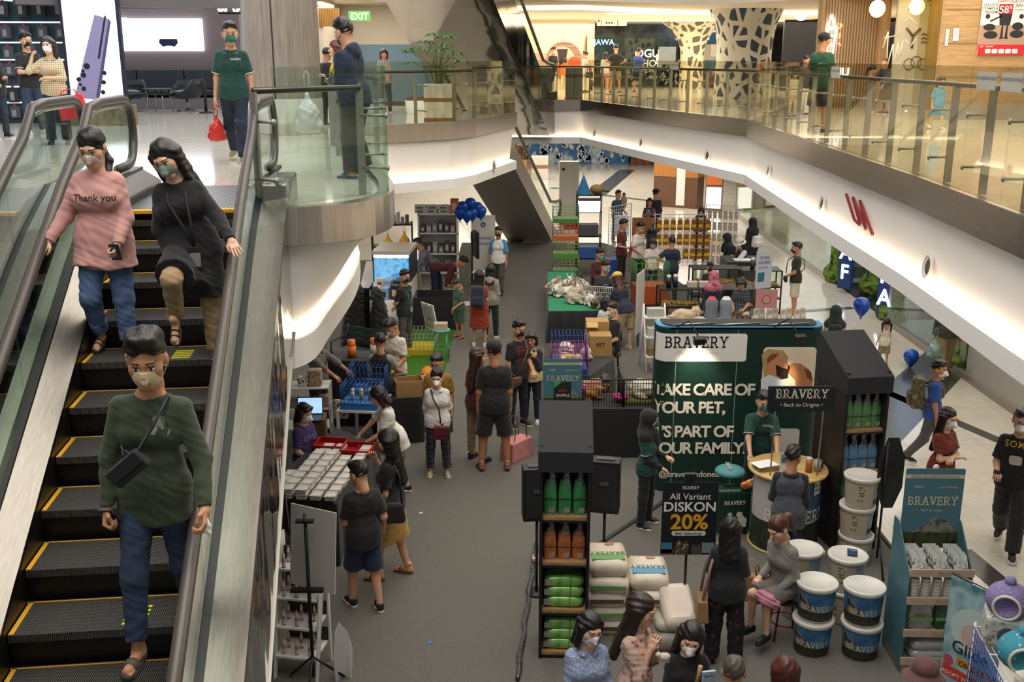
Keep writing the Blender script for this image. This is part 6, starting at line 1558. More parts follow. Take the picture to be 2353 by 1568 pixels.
# picture of a bearded man and a dog (plain generic picture)
m = MB();plate_w(m,1748,798,1877,905,.05);m.build('picture_field',M('E8D8BC',.5),t)
def blob(nm,pts,c,y): 
 m = MB();q = [onp(u,v) for u,v in pts];m.plate([(a,z) for a,_,z in q],(0,-.003 + y,0),X3,Z3,.001);m.build(nm,M(c,.5),t)
blob('picture_leaves',[(1750,815),(1765,802),(1800,806),(1812,822),(1790,850),(1755,870)],'B09A5A',-.002)
blob('picture_shirt',[(1748,905),(1748,872),(1765,862),(1790,868),(1812,885),(1830,905)],'DDE0E6',-.003)
blob('picture_face',[(1764,856),(1762,830),(1770,816),(1788,811),(1806,818),(1810,836),(1815,846),(1808,866),(1792,872)],'C88A66',-.004)
blob('picture_beard',[(1782,838),(1800,846),(1813,848),(1810,868),(1796,872),(1784,862)],'2E1C14',-.005)
blob('picture_hair',[(1763,838),(1762,824),(1772,814),(1790,811),(1780,824),(1770,830)],'8A4A34',-.006)
blob('picture_dog',[(1810,840),(1822,834),(1840,836),(1860,850),(1868,872),(1860,905),(1832,905),(1826,872),(1812,858)],'B8784E',-.004)
blob('picture_ear',[(1848,846),(1864,856),(1866,876),(1854,868)],'6E4028',-.005)
m = MB();plate_w(m,1760,985,1838,1062,.05);m.build('lower_picture',M('C8C2B8',.5),t)
m = MB()
for u in (1556,1697): a = onp(u,760);m.bb(a[0] - .004,a[0] + .004,-.0045,-.002,.05,PZ - .02)
m.build('panel_seams',M('8CA89C',.5),t)
def booth_lamp(u,v,label,tu,tv):
 p = dp(u,v,PY - .42)
 t = thing('spot_lamp',label,'lamp',p)
 BO((0,0,0),(.15,.07,.1),.2,.5).build('head',BLACK,t,bev=.008)
 TU([(0,.03,.02),(-.1,.22,.2),(-.22,.42,CZ + PZ - p.z + .02),(-.22,.52,CZ + PZ - p.z - .03)],.01,6).build('arm',BLACK,t)
 q = dp(tu,tv,PY);spot('booth_spot',p + Vector((0,.06,-.06)),(q.x,PY,q.z),46,70 if tu < 1700 else 24,(1,.88,.68),.9)
booth_lamp(1608,783,'small black arm lamp over the white header of the green booth wall',1600,860)
booth_lamp(1838,778,'small black arm lamp over the picture on the green booth wall',1812,875)
# round counter with its two-pole sign
cx,cy_ = 3.3,11.65
t = thing('counter','round promotion counter with wooden top and blue printed wrap','counter',(cx,cy_,CZ))
W1 = [(.4,.02),(.4,.35)];
LA([(.405,.0),(.43,.0),(.43,.03),(.405,.03)],40).build('base_ring',M('B8A068',.4),t)
LA([(.4,.02),(.4,.4)],40).build('wrap_forest',M('141A14',.6,kind='noise2',p=('2C3420',22,4,None,(1,1,.3))),t)
LA([(.4,.4),(.4,.95)],40).build('wrap_sky',M('24507A',.5,kind='noise2',p=('3A6A94',2.5,2)),t)
m = MB()
for a0,a1 in ((PI * 1.0,PI * 1.36),): m.lathe([(.402,.4),(.402,.95)],14,a0=a0,a1=a1)
m.build('wrap_pale',M('A8A4A6',.5,kind='noise2',p=('C4BEBC',4,3)),t)
def around(r,c0): return lambda q: Vector((r * math.sin(q.x / r + c0),-r * math.cos(q.x / r + c0),q.z))
MB().text('#BRAVERY',(0,0,.42),X3,Z3,.2,warp=around(.404,.15)).build('brand_lettering',CREAMT,t)
LA([(0.001,.95),(.46,.95),(.47,.965),(.46,.985),(.001,.985)],40).build('tabletop',M('C9A562',.4,kind='wood',p=(1,8,1)),t)
m = BB(-.06,.06,-.002,.0,-.08,.08);tg = m.build('price_tag',M('DDD6C8',.5),t);tg.location = (.27,-.305,.84);tg.rotation_euler = (0,0,.72)
MB().text('GRAIN',(0,-.003,.02),X3,Z3,.045,.003).text('FREE',(0,-.003,-.04),X3,Z3,.045,.003).build('tag_print',BLACK,tg)
t = thing('counter_sign','dark brand sign on two thin poles over the round counter','sign',(cx,cy_ - .33,CZ + .98))
sl_,sr = dp(1762,945,11.32),dp(1922,888,11.32);sx0,sx1,sz0,sz1 = sl_.x - cx,sr.x - cx,sl_.z - CZ - .98,sr.z - CZ - .98
BB(sx0,sx1,-.012,.012,sz0,sz1).build('board',M('10181C',.5),t)
MB().text('#BRAVERY',((sx0 + sx1) / 2,-.014,(sz0 * .45 + sz1 * .55)),X3,Z3,.14).text('• Back to Origins •',((sx0 + sx1) / 2,-.014,sz0 * .8 + sz1 * .2),X3,Z3,.065).build('lettering',CREAMT,t)
m = MB()
CY((-.28,.06,0),(-.28,.02,sz1),.01,n=8).build('pole',STEEL,t);CY((.27,.06,0),(.27,.02,sz1),.01,n=8).build('pole',STEEL,t)
def cyl_thing(name,label,cat,loc,r,h,c,cap=None,ch=.03,group=None,r1=None):
 t = thing(name,label,cat,loc,0,group)
 r1 = r1 or r
 LA([(0.001,0),(r,0),(r1,h),(.001,h)],16).build('body',M(c,.35),t)
 if cap: LA([(r1 * .9,h),(r1 * .9,h + ch),(.001,h + ch)],16).build('cap',M(cap,.4),t)
 return t
TZ = CZ + .986
cyl_thing('kibble_jar','clear jar of orange kibble on the round counter','jar',(cx + .2,cy_ - .16,TZ),.04,.16,'A8622A','C8C4C0',.02)
cyl_thing('kibble_jar','pale jar on the round counter beside the orange kibble jar','jar',(cx + .31,cy_ - .13,TZ),.045,.13,'A8A49E','8C8884',.01)
cyl_thing('mug','small dark blue cup at the back of the round counter','cup',(cx + .38,cy_ - .02,TZ),.03,.09,'2A3A5A')
t = thing('leaflet_stack','stack of leaflets with a white sheet on the round counter','leaflets',(cx - .28,cy_ - .06,TZ),.2)
BO((0,0,.03),(.26,.2,.06)).build('leaflets',M('8A7A50',.6),t);BO((-.02,.0,.063),(.28,.2,.004),.2).build('top_sheet',WHITE,t)
t = thing('picture_stand','standing card with green, blue and red stripes on the round counter','card',(cx - .06,cy_ - .2,TZ))
BO((0,0,.13),(.2,.012,.26),rx=-.15).build('card',M('C8C8C4',.3),t)
for k,c in enumerate(('5A7A3A','3A6AA8','8A3A30','4A8A94')): BO((0,-.026 + .0085 * k + .004,.215 - .05 * k),(.17,.004,.045),rx=-.15).build('stripe',M(c,.5),t)
t = thing('suitcase','dark green hard suitcase with a dog emblem before the green wall','suitcase',(2.72,11.95,CZ),.08)
BO((0,0,.33),(.42,.26,.54)).build('shell',M('123A2C',.35,kind='grooves',p=(16,'0C2C22')),t,bev=.04)
for s in (-.15,.15): CY((s,-.08,.03),(s + .02,-.08,.03),.03).build('wheel',BLACK,t)
MB().text('#BRAVERY',(0,-.133,.42),X3,Z3,.062).build('lettering',CREAMT,t)
PL([(-.02,0),(.15,0),(.16,.1),(.1,.16),(.09,.2),(.04,.2),(.02,.16),(.05,.12)],(0,-.133,.12),X3,Z3,.002).plate([(-.08,0),(-.03,0),(-.02,.08),(-.04,.16),(-.09,.14),(-.06,.08)],(0,-.133,.16),X3,Z3,.002).build('dog_emblem',M('C8CCC4',.5),t)
TU([(-.08,0,.6),(-.08,0,.63),(.08,0,.63),(.08,0,.6)],.012,6).build('grip',BLACK,t)
t = thing('round_cushion','teal round cushion with brand print on top of the green suitcase','cushion',(2.72,12.15,CZ + .72),0)
MB().sph((0,0,0),(.19,.19,.075),20,10).build('cover',M('4E8A8C',.6),t);MB().text('#BRAVERY',(0,0,.078),(0,1,0),(-1,0,0),.055).build('print',CREAMT,t)
t = thing('snack_bag','red and yellow snack bag lying on the suitcase edge','bag',(2.92,11.88,CZ + .66),.4)
v,f = sdf_mesh([C((-.08,0,0),(.08,0,.03),.05,.05,.03),C((.08,0,.03),(.15,0,.05),.05,.01,.02)],.01,.004,3);link('bag_body',np_mesh('bag_body',[(v,f,0)],[M('B83A28',.35,kind='noise2',p=('D8B83A',12,2,'D8D0C0'))]),t)
# shelf towers with slanted roofs
WOODS = M('A8845A',.5,kind='wood',p=(1,10,1));DKW = M('2A2220',.5,kind='wood',p=(6,6,.6));ROOF = M('232327',.75)
def tower(label,loc,rz,w_,d_,levels,h=1.98):
 t = thing('shelf_tower',label,'shelf',loc,rz)
 for s,nm in ((-1,'side_panel'),(1,'side_panel')): BB(s * w_ / 2 - .012,s * w_ / 2 + .012,0,d_,0,h + .25).build(nm,DKW,t)
 BB(-w_ / 2,w_ / 2,d_ - .02,d_,0,h + .3).build('back_panel',M('1A1716',.6),t)
 for z in levels:
  b_ = BB(-w_ / 2 + .01,w_ / 2 - .01,.01,d_,z - .03,z).build('shelf_board',WOODS,t)
  BB(-w_ / 2,w_ / 2,-.004,.012,z - .05,z - .03).build('shelf_edge',BLACK,b_)
 for s in (-1,1): BB(s * (w_ / 2) - .015,s * (w_ / 2) + .015,-.015,.015,0,h).build('front_post',BLACK,t)
 x0,x1 = -w_ / 2 - .03,w_ / 2 + .03
 vs = [(x,y,z) for x in (x0,x1) for y,z in ((-.05,h),(-.05,h + .2),(d_,h + .55),(d_,h))]
 MB().add(vs,[(0,1,2,3),(4,7,6,5),(0,4,5,1),(1,5,6,2),(2,6,7,3),(0,3,7,4)]).build('slanted_roof',ROOF,t)
 return t
FILMB = M('D8DCDC',.25,kind='glass')
def food_bag(label,c,w_=.13,h=.34,d_=.09,neck=True,group=None,brown=False):
 """plastic-wrapped standing pouch: coloured pouch, clear twisted neck, barcode"""
 t = thing('food_bag',label,'bag',(0,0,0),0,group)
 rows = []
 for z,k,e in ((0,.86,.9),(.03,1,1),(h * .55,1.02,.98),(h * .85,.92,.8),(h,.8,.45)):
  rows.append([(w_ / 2 * k * math.copysign(abs(math.cos(a)) ** .6,math.cos(a)),d_ / 2 * e * math.copysign(abs(math.sin(a)) ** .6,math.sin(a)),z + .006 * math.sin(5 * a + 20 * z)) for a in [2 * PI * q / 20 for q in range(20)]])
 m = MB().strip(rows,True,True);m.add(rows[-1],[tuple(range(20))]);m.add(rows[0],[tuple(reversed(range(20)))])
 b = m.build('pouch',M(c,.3,.25,'noise2',(tuple(x ** (1 / 2.2) * 1.15 for x in lin(c)[:3]),9,3)),t)
 BB(-w_ * .1,w_ * .32,-d_ * .52,-d_ * .5,.02,.07).build('barcode',M('C8C6C0',.5,kind='grooves',p=(160,'3A3A3A')),b)
 BB(-w_ * .5,w_ * .5,-d_ * .505,-d_ * .49,h * .44,h * .47).build('print_band',M('2A2A28',.5),b)
 if neck:
  rows = [[(w_ / 2 * k * math.cos(a) + x,d_ / 2 * k * math.sin(a),z) for a in [2 * PI * q / 12 for q in range(12)]] for z,k,x in ((h * .85,.95,0),(h + .02,.85,.01),(h + .06,.6,.015),(h + .09,.5,0),(h + .14,.85,.01))]
  MB().strip(rows,True,True).build('plastic_neck',FILM,t)
 return t
def put(t,base,loc,rz,w=None,first=[]):
 o = t if t.get('_used') is None else copy_tree(t)
 if t.get('_used') is None: t['_used'] = 1
 o.location = Matrix.Translation(base[0]) @ Matrix.Rotation(base[1],4,'Z') @ Vector(loc);o.rotation_euler.z = base[1] + rz
 if '_used' in o and o is not t: del o['_used']
 return o
# left tower
LT = (Vector((.5,9.1,CZ)),-.04)
tower('black shelf tower nearer the aisle, with green and orange food bags',LT[0],LT[1],.45,.42,(.06,.52,1.03,1.5))
gb = food_bag('green food bag standing on the top shelf of the tower nearer the aisle','3E8A50',group='green bags on the top shelf of the aisle tower')
ob = food_bag('orange food bag standing on the second shelf of the tower nearer the aisle','B0683C',h=.28,group='orange bags on the second shelf of the aisle tower')
for k in range(3):
 put(gb,LT,(-.14 + .14 * k,.12,1.5),.1 * k - .1);put(ob,LT,(-.14 + .14 * k,.12,1.03),.15 - .1 * k)
def lying_bag(label,c,w_,d_,h,group=None,film=True):
 t = thing('food_sack',label,'bag',(0,0,0),0,group)
 rows = []
 for z,k in ((0,.9),(h * .25,1),(h * .6,1),(h * .9,.9),(h,.72)):
  rows.append([(w_ / 2 * k * math.copysign(abs(math.cos(a)) ** .35,math.cos(a)),d_ / 2 * k * math.copysign(abs(math.sin(a)) ** .35,math.sin(a)),z + .012 * h * 4 * math.sin(3 * a) * (z / h)) for a in [2 * PI * q / 24 for q in range(24)]])
 m = MB().strip(rows,True,True);m.add(rows[-1],[tuple(range(24))]);m.add(rows[0],[tuple(reversed(range(24)))])
 m.build('sack',c,t)
 return t
GRS = M('5E9A4A',.25,.3,'noise2',('8AC06A',6,3))
for (z0,nm,grp) in ((.52,'third','green bags lying on the third shelf of the aisle tower'),(.06,'bottom','green bags lying on the bottom shelf of the aisle tower')):
 lb = lying_bag('green food bag lying on the ' + nm + ' shelf of the tower nearer the aisle',GRS,.4,.3,.105,grp)
 BB(.06,.066,-.152,.1,.0,.1).build('seam',M('3A6A30',.5),lb);BB(-.19,-.12,-.152,-.148,.02,.08).build('barcode',M('C8C8C0',.5,kind='grooves',p=(120,'444444')),lb)
 for k in range(3): put(lb,LT,(.0,.2,z0 + .01 + .108 * k),.03 * (k - 1))
 o = thing('carton','white carton at the back of the ' + nm + ' shelf of the aisle tower','carton',LT[0] + Vector((-.03,.37,z0)),LT[1]);BB(-.16,.06,-.03,.03,0,.4).build('box',M('C8B8A4',.5),o)
# right tower
RT = (Vector((4.1,11.45,CZ)),.16)
tower('tall dark shelf tower behind the buckets at the right of the green wall',RT[0],RT[1],.5,.75,(.06,.5,1.0,1.52))
gb2 = food_bag('green food bag standing on the top shelf of the dark tower behind the buckets','5C8A56',h=.32,group='green bags on the top shelf of the dark tower')
bb2 = food_bag('blue food bag standing on the second shelf of the dark tower behind the buckets','5A7E9E',h=.3,group='blue bags on the second shelf of the dark tower')
for k in range(4):
 put(gb2,RT,(-.18 + .12 * k,.12,1.52),.1 * k - .1);put(bb2,RT,(-.18 + .12 * k,.12,1.0),.15 - .1 * k)
for z,c,lb in ((.5,'3E7A44','green food bag on the third shelf of the dark tower'),(.06,'A85A34','orange food bag on the bottom shelf of the dark tower')):
 x = food_bag(lb,c,group=None);put(x,RT,(-.15,.12,z),0)
# sacks piled beside the aisle tower
def sack_print(t,w_,d_,h,c,txt,zt):
 BO((0,-d_ * .22,h * 1.0),(w_ * .8,d_ * .2,.012)).build('colour_band',M(c,.5),t)
 if txt: MB().text(txt,(0,-d_ * .02,h + .004),(-1,0,0),(0,-1,0),.085).build('lettering',M(c,.5),t)
 PL(circ(w_ * .1,d_ * .3,.05,14,.03),(0,0,h + .002),X3,Y3,.006).build('emblem',M('B87A6A',.5),t)
SK = M('C8BAA6',.35,kind='noise2',p=('D8CCBA',5,3))
rr = random.Random(9)
labs = {0: 'lowest',1: 'second',2: 'third',3: 'fourth',4: 'topmost'}
for col_,(x0,n_,c,side_) in enumerate(((.98,5,'6FA05A','green-banded'),(1.42,4,'5A94B4','blue-banded'))):
 for k in range(n_):
  last = k == n_ - 1
  s = lying_bag(side_ + ' food sack beside the aisle tower, ' + (labs[k] if not last else 'topmost') + ' of its pile',SK,.42,.56,.155)
  s.location = (x0 + rr.uniform(-.02,.02),9.85 - (.0 if last else .06),CZ + .155 * k);s.rotation_euler = (.0,0,rr.uniform(-.06,.06))
  sack_print(s,.42,.56,.155,c,'#BRAVERY' if last else None,0)
  if not last: BO((0,-.283,.08),(.34,.01,.04)).build('front_print',M(c if k % 2 else '5A4A3C',.5),s)
s = lying_bag('pale sack with orange print lying slanted before the piles',M('CDBFB0',.35,kind='noise2',p=('D8C8B8',2,2,'D8D0C8')),.34,.5,.16);s.location = (1.66,9.5,CZ + .3);s.rotation_euler = (.5,0,.1)
s = lying_bag('grey striped sack flat under the slanted sack',M('8C867E',.5),.4,.5,.17);s.location = (1.6,9.45,CZ);
s = lying_bag('cream sack flat on top of the grey striped sack',M('B8AE9E',.5),.38,.46,.12);s.location = (1.62,9.5,CZ + .172)
# discount poster on a stand
t = thing('poster_stand','black floor stand holding the discount poster','stand',(1.76,9.62,CZ))
CY((0,0,.1),(0,0,1.72),.014,n=8).build('pole',BLACK,t)
for a in (.3,2.4,4.5): TU([(0,0,.28),(.28 * math.cos(a),.28 * math.sin(a),.015)],.011,6).build('leg',BLACK,t)
BB(-.12,.12,-.03,.0,.9,.92).bb(-.05,.05,-.03,.02,1.66,1.74).build('clamp',BLACK,t)
t = thing('discount_poster','dark discount poster with yellow 20% on the black floor stand','poster',(1.76,9.57,CZ + .92))
q0,q1 = dp(1517,1275,9.57),dp(1652,1109,9.57);pw,ph = q1.x - q0.x,q1.z - q0.z
t.location.x = (q0.x + q1.x) / 2;t.location.z = q0.z
BB(-pw / 2,pw / 2,0,.006,0,ph).build('board',M('0E1A20',.45),t)
k = ph / 168.
def pz(v): return (1275 - v) * k
MB().text('#BRAVERY',(0,-.003,pz(1122)),X3,Z3,.038).text('All Variant',(0,-.003,pz(1146)),X3,Z3,.095,.006).text('DISKON',(0,-.003,pz(1173)),X3,Z3,.142,.022).build('white_lettering',M('E2E0DA',.5),t)
MB().text('20%',(0,-.003,pz(1214)),X3,Z3,.225,.026).build('yellow_lettering',M('E0A020',.5),t)
PL(rrect(-.17,pz(1230),.17,pz(1219),.02),(0,-.002,0),X3,Z3,.001).build('pill',M('D8D6D0',.5),t)
MB().text('Beli Sekarang!',(0,-.004,pz(1228)),X3,Z3,.048,.002).build('pill_lettering',M('22282C',.5),t)
for x0,x1,c in ((-.27,-.16,'3A7A9C'),(-.27,-.14,'6A2A22'),(.14,.26,'7A8A90')): BB(x0,x1,-.002,.0,.02 if c != '6A2A22' else .0,.13 if c != '6A2A22' else .06).build('pack_picture',M(c,.5),t)
PL([(-.12,0),(-.13,.1),(-.1,.16),(-.06,.13),(-.02,.16),(.01,.1),(0,0)],(0,-.002,0),X3,Z3,.001).build('dog_picture',M('6A4A30',.6,kind='noise2',p=('2A2420',20,3,'B8A890')),t)
PL([(.04,0),(.03,.07),(.05,.12),(.08,.09),(.12,.12),(.13,.07),(.13,0)],(0,-.002,0),X3,Z3,.001).build('cat_picture',M('4A4440',.6),t)
# buckets: white-lidded pails with landscape wrap
LIDM = M('CFCBC2',.35)
def bucket(label,front=True,group=None):
 t = thing('bucket',label,'bucket',(0,0,0),0,group)
 r0,r1,h = .165,.19,.36
 def R(z): return r0 + (r1 - r0) * z / h
 def ring(z0,z1,e=0.001,**kw): return [(R(z0) + e,z0),(R(z1) + e,z1)]
 LA([(.001,0),(r0,0),(r1,h)],36).build('pail',LIDM,t)
 if front:
  LA(ring(.015,.12),36).build('wrap_forest',M('15160F',.6,kind='noise2',p=('2E2E1C',30,4)),t)
  LA(ring(.12,.33),36).build('wrap_sky',M('24557E',.5,kind='noise2',p=('3F78A0',5,2)),t)
  pk = [(-1.35,.33),(-1.2,.3),(-1.0,.26),(-.8,.2),(-.55,.17),(-.25,.12),(-1.35,.12)]
  m = MB().add([(math.sin(a) * (R(z) + .003),-math.cos(a) * (R(z) + .003),z) for a,z in [(-1.4 + i * .09,zz) for i in range(15) for zz in (.12,.33 - .2 * min(1,i / 13) + .012 * math.sin(i * 2.3))]],[(2 * i,2 * i + 2,2 * i + 3,2 * i + 1) for i in range(14)])
  m.build('wrap_rock',M('5E564E',.6,kind='noise2',p=('8C8070',12,3,'2E2C2E')),t)
  MB().text('#BRAVERY',(0,0,.125),X3,Z3,.082,warp=lambda q: Vector(((R(q.z) + .004) * math.sin(q.x / .18 - .2),-(R(q.z) + .004) * math.cos(q.x / .18 - .2),q.z))).build('lettering',M('B8B8A4',.5),t)
 else:
  LA(ring(.015,.33),24,a0=PI * .95,a1=PI * 1.62).build('wrap_beige',M('B4A690',.5),t)
  LA(ring(.015,.33),10,a0=PI * 1.62,a1=PI * 2.0).build('wrap_sky',M('6E8EA0',.5,kind='noise2',p=('8AA0A8',5,2)),t)
  LA([(R(z) + .002,z) for z in (.06,.12)],8,a0=PI * 1.66,a1=PI * 1.98).build('wrap_rock',M('2E2C30',.6),t)
  m = MB()
  for z,x0,x1 in ((.27,-.6,-.35),(.24,-.55,-.2),(.2,-.55,-.25),(.17,-.5,-.25),(.11,-.62,-.5),(.11,-.4,-.28)):
   m.add([(math.sin(a) * (R(zz) + .003),-math.cos(a) * (R(zz) + .003),zz) for a in (x0,x1) for zz in (z,z + .016)],[(0,2,3,1)])
  m.build('fine_print',M('5A5248',.5),t)
 LA([(r1 + .004,h - .035),(r1 + .012,h - .03),(r1 + .014,h + .005),(r1 + .006,h + .016),(r1 - .014,h + .012),(r1 - .02,h + .004),(.001,h + .006)],36).build('lid',LIDM,t)
 m = MB()
 for a in (.2,2.2): m.box((r1 * math.cos(a) * 1.05,r1 * math.sin(a) * 1.05,h - .03),(.03,.07,.035),a)
 m.build('lid_latch',LIDM,t)
 return t
def bk(t,label,x,y,lev,rz,first=False):
 o = t if first else copy_tree(t);o['label'] = label;o.location = (x,y,CZ + .372 * lev);o.rotation_euler.z = rz;return o
bf = bucket('b');bb_ = bucket('b',False)
bk(bf,'blue landscape bucket, upper left of the four front buckets',3.0,9.28,1,.05,True)
bk(bf,'blue landscape bucket, lower left of the four front buckets',2.98,9.25,0,-.02)
bk(bf,'blue landscape bucket, upper right of the four front buckets',3.44,9.2,1,.1)
bk(bf,'blue landscape bucket, lower right of the four front buckets',3.44,9.18,0,.04)
bk(bb_,'topmost beige bucket of the stack of three before the dark tower',4.0,11.1,2,.1,True)
bk(bb_,'middle beige bucket of the stack of three before the dark tower',3.98,11.12,1,.0)
bk(bb_,'lowest beige bucket of the stack of three before the dark tower',4.0,11.12,0,.15)
bk(bb_,'upper rear bucket with plain white lid behind the four front buckets',3.06,10.0,1,-.3)
bk(bb_,'lower rear bucket under the one with the plain white lid',3.02,9.98,0,-.5)
bk(bb_,'upper rear bucket with a blue leaflet on its lid',3.48,9.86,1,-.2)
bk(bb_,'lower rear bucket under the one carrying the blue leaflet',3.48,9.86,0,-.4)
o = thing('leaflet','dark blue leaflet lying on a white bucket lid','leaflet',(3.53,9.88,CZ + .372 * 2 + .006),-.3);BO((0,0,.003),(.1,.15,.006)).build('sheet',M('1E3A54',.4),o);MB().text('#BRAVERY',(0,.03,.0065),X3,Y3,.02).build('print',M('B8C0C4',.5),o)
# softboxes / flight-case lights beside the towers
def softbox_case(label,loc,rz,legs=True):
 t = thing('speaker_case',label,'case',loc,rz)
 BO((0,0,.3),(.32,.2,.6)).build('case',M('151517',.5),t,bev=.01)
 BO((0,-.1,.3),(.27,.012,.52)).build('front_panel',M('202024',.6),t)
 BO((0,-.11,.35),(.1,.012,.04)).build('grip',M('4A4A4C',.4),t)
 BO((0,0,.605),(.2,.08,.012)).build('top_plate',M('3A3A3C',.4),t)
 CY((0,0,-.9),(0,0,0),.016,n=8).build('pole',BLACK,t)
 if not legs: CY((0,0,-.9),(0,0,-.88),.12).build('base',BLACK,t)
 for a in (.2,2.3,4.4) if legs else (): TU([(0,0,-.55),(.28 * math.cos(a),.28 * math.sin(a),-.885)],.01,6).build('leg',BLACK,t)
softbox_case('black loudspeaker-like case on a stand between the aisle tower and the hijab assistant',(1.02,10.6,CZ + .9),-.2)
softbox_case('black case on a stand half hidden at the aisle side of the shelf tower',(.27,10.4,CZ + .9),.1,False)
t = thing('reflector_stand','black studio reflector on a tripod beside the dark tower','light stand',(4.22,11.0,CZ))
CY((0,0,0.12),(0,0,1.55),.014,n=8).build('pole',BLACK,t)
for a in (.4,2.5,4.6): TU([(0,0,.42),(.36 * math.cos(a),.36 * math.sin(a),.015)],.012,6).build('leg',BLACK,t)
rows = [[(.05 + .16 * s_ * math.cos(a) ,-.02 + .07 * (1 - s_),1.18 + .46 * s_ * math.sin(a)) for a in [2 * PI * (q + .5) / 8 for q in range(8)]] for s_ in (.15,.6,1)]
MB().strip(rows,False,True).add(rows[0],[tuple(range(8))]).build('reflector',M('1C1C1F',.6),t)
tag(BO((0,0,.012),(.05,2.2,.02),0).build('cable_cover',M('2E2B28',.7)),'dark strip lying diagonally on the carpet behind the aisle tower','cable cover')
o = bpy.data.objects['cable_cover'];a,b = gp(1345,1275),gp(1520,1160);o.location = (a + b) / 2;o.location.z = CZ;o.rotation_euler.z = math.atan2(-(b - a).x,(b - a).y)
# tent card on the stall behind the aisle tower
def header_card(t,w_,h,y=0,free=False):
 PL(rrect(-w_ / 2,0,w_ / 2,h,.02),(0,y,0),X3,Z3,.006).build('card',M('44717E',.5),t)
 BB(-w_ / 2,w_ / 2,y - .008,y - .004,h * .88,h * .925).build('cream_band',M('C8BEA4',.5),t)
 MB().text('#WWW'.replace('#WWW','WWW.BRAVERYPETFOOD.ES'),(0,y - .01,h * .89),X3,Z3,w_ * .058,.001,spacing=1.1).build('web_line',M('5A6A60',.5),t)
 MB().text('#BRAVERY',(0,y - .009,h * .55),X3,Z3,w_ * .2).text('Back to origins',(0,y - .009,h * .47),X3,Z3,w_ * .06).text('100%',(-w_ * .27,y - .009,h * .76),X3,Z3,w_ * .075,.002).text('SUPER PREMIUM',(w_ * .24,y - .009,h * .76),X3,Z3,w_ * .045).build('lettering',M('C9C4A8',.5),t)
 n = 13;top_ = [(-w_ / 2 + w_ * i / (n - 1),h * (.2 + .2 * math.exp(-((i - 7.5) / 3.0) ** 2) + .025 * math.sin(i * 2.1))) for i in range(n)]
 PL([(-w_ / 2,0)] + [(w_ / 2,0)] + list(reversed(top_)),(0,y - .0065,0),X3,Z3,.001).build('mountain_print',M('5E6058',.6,kind='noise2',p=('8A8478',9,4,'3A4034')),t)
 BB(-w_ / 2,w_ / 2,y - .0085,y - .007,0,h * .2).build('forest_print',M('1C2414',.6,kind='noise2',p=('39421F',30,4,None,(1,1,.3))),t)
 LA([(.0,-.004),(.03,-.004),(.03,.004),(0,.004)],12,(0,0,0)).build('hanger_tab',WHITE,t).matrix_local = Matrix.Translation((0,y,h + .012)) @ Matrix.Rotation(PI / 2,4,'X')
t = thing('tent_card','teal mountain display card with a free sample sticker','display card',(.74,14.52,CZ + .755));header_card(t,.56,.74)
BB(-.13,.12,-.014,-.01,.08,.4).build('sticker',M('15201E',.5),t);PL([(-.13,.4),(0,.4),(-.13,.3)],(0,-.015,0),X3,Z3,.001).build('sticker_corner',M('3A9A5A',.5),t)
MB().text('FREE',(0,-.016,.24),X3,Z3,.06,.003).build('red_lettering',M('B8323A',.5),t);MB().text('SAMPLE',(0,-.016,.17),X3,Z3,.058,.003).build('white_lettering',CREAMT,t)
# cardboard floor display with goods on four shelves
DX,DY = 4.02,8.95
t = thing('floor_display','cardboard floor display with teal mountain header and four shelves','display',(DX,DY,CZ),-.02)
KR = M('B39C84',.6);TEALC = M('3E6A74',.5)
hc_ = thing('header',None,None,(0,.3,1.12));hc_.parent = t;header_card(hc_,.56,.82)
for s in (-1,1):
 PL([(-.1,0),(.42,0),(.42,1.4),(.3,1.4),(-.06,1.05),(-.1,.95)],(s * .3 - (.012 if s > 0 else 0),0,0),Y3,Z3,.012).build('side_panel',TEALC,t)
LV = (.12,.42,.76,1.05)
for z in LV: BB(-.29,.29,-.1,.3,z - .02,z).build('shelf_board',KR,t);BB(-.3,.3,-.115,-.1,z - .03,z + .045).text('#BRAVERY',(.06,-.117,z - .006),X3,Z3,.045).text('GRAIN FREE',(-.26,-.117,z + .0),X3,Z3,.026,0,'LEFT').build('shelf_front',[M('B9A48E',.6)],t)
BB(-.3,.3,-.09,.3,0,.1).build('base',KR,t)
mt_ = M('A8A8A4',.35);rr = random.Random(4)
pk = thing('treat_pouch','small silver treat pouch standing on the top shelf of the floor display','pouch',(0,0,0),0,'treat pouches on the top shelf of the floor display')
BO((0,0,.07),(.13,.014,.14),rx=-.55).build('pouch',M('8E948E',.3,kind='noise2',p=('C4C6C0',18,3,'3E5A4A')),pk);BO((0,.03,.02),(.13,.014,.03),rx=-.55).build('foot_band',M('2A4A6A',.5),pk)
tn = thing('food_can','white banded food can in the columns on the second shelf of the floor display','can',(0,0,0),0,'cans on the second shelf of the floor display')
LA([(.001,0),(.042,0),(.044,.004),(.042,.008),(.042,.03),(.044,.034),(.001,.034)],14).build('can',M('D0CCC2',.35),tn);LA([(.0425,.008),(.0425,.012)],14).build('stripe',M('3A3A3C',.5),tn)
DB = (Vector((DX,DY,CZ)),-.02)
for c in range(3):
 for r in range(7): o = put(pk,DB,(-.19 + .19 * c + rr.uniform(-.01,.01),.22 - .042 * r,1.05 + .004),rr.uniform(-.06,.06))
for c in range(5):
 for r in range(6): put(tn,DB,(-.22 + .105 * c,-.04,.76 + .035 * r),0)
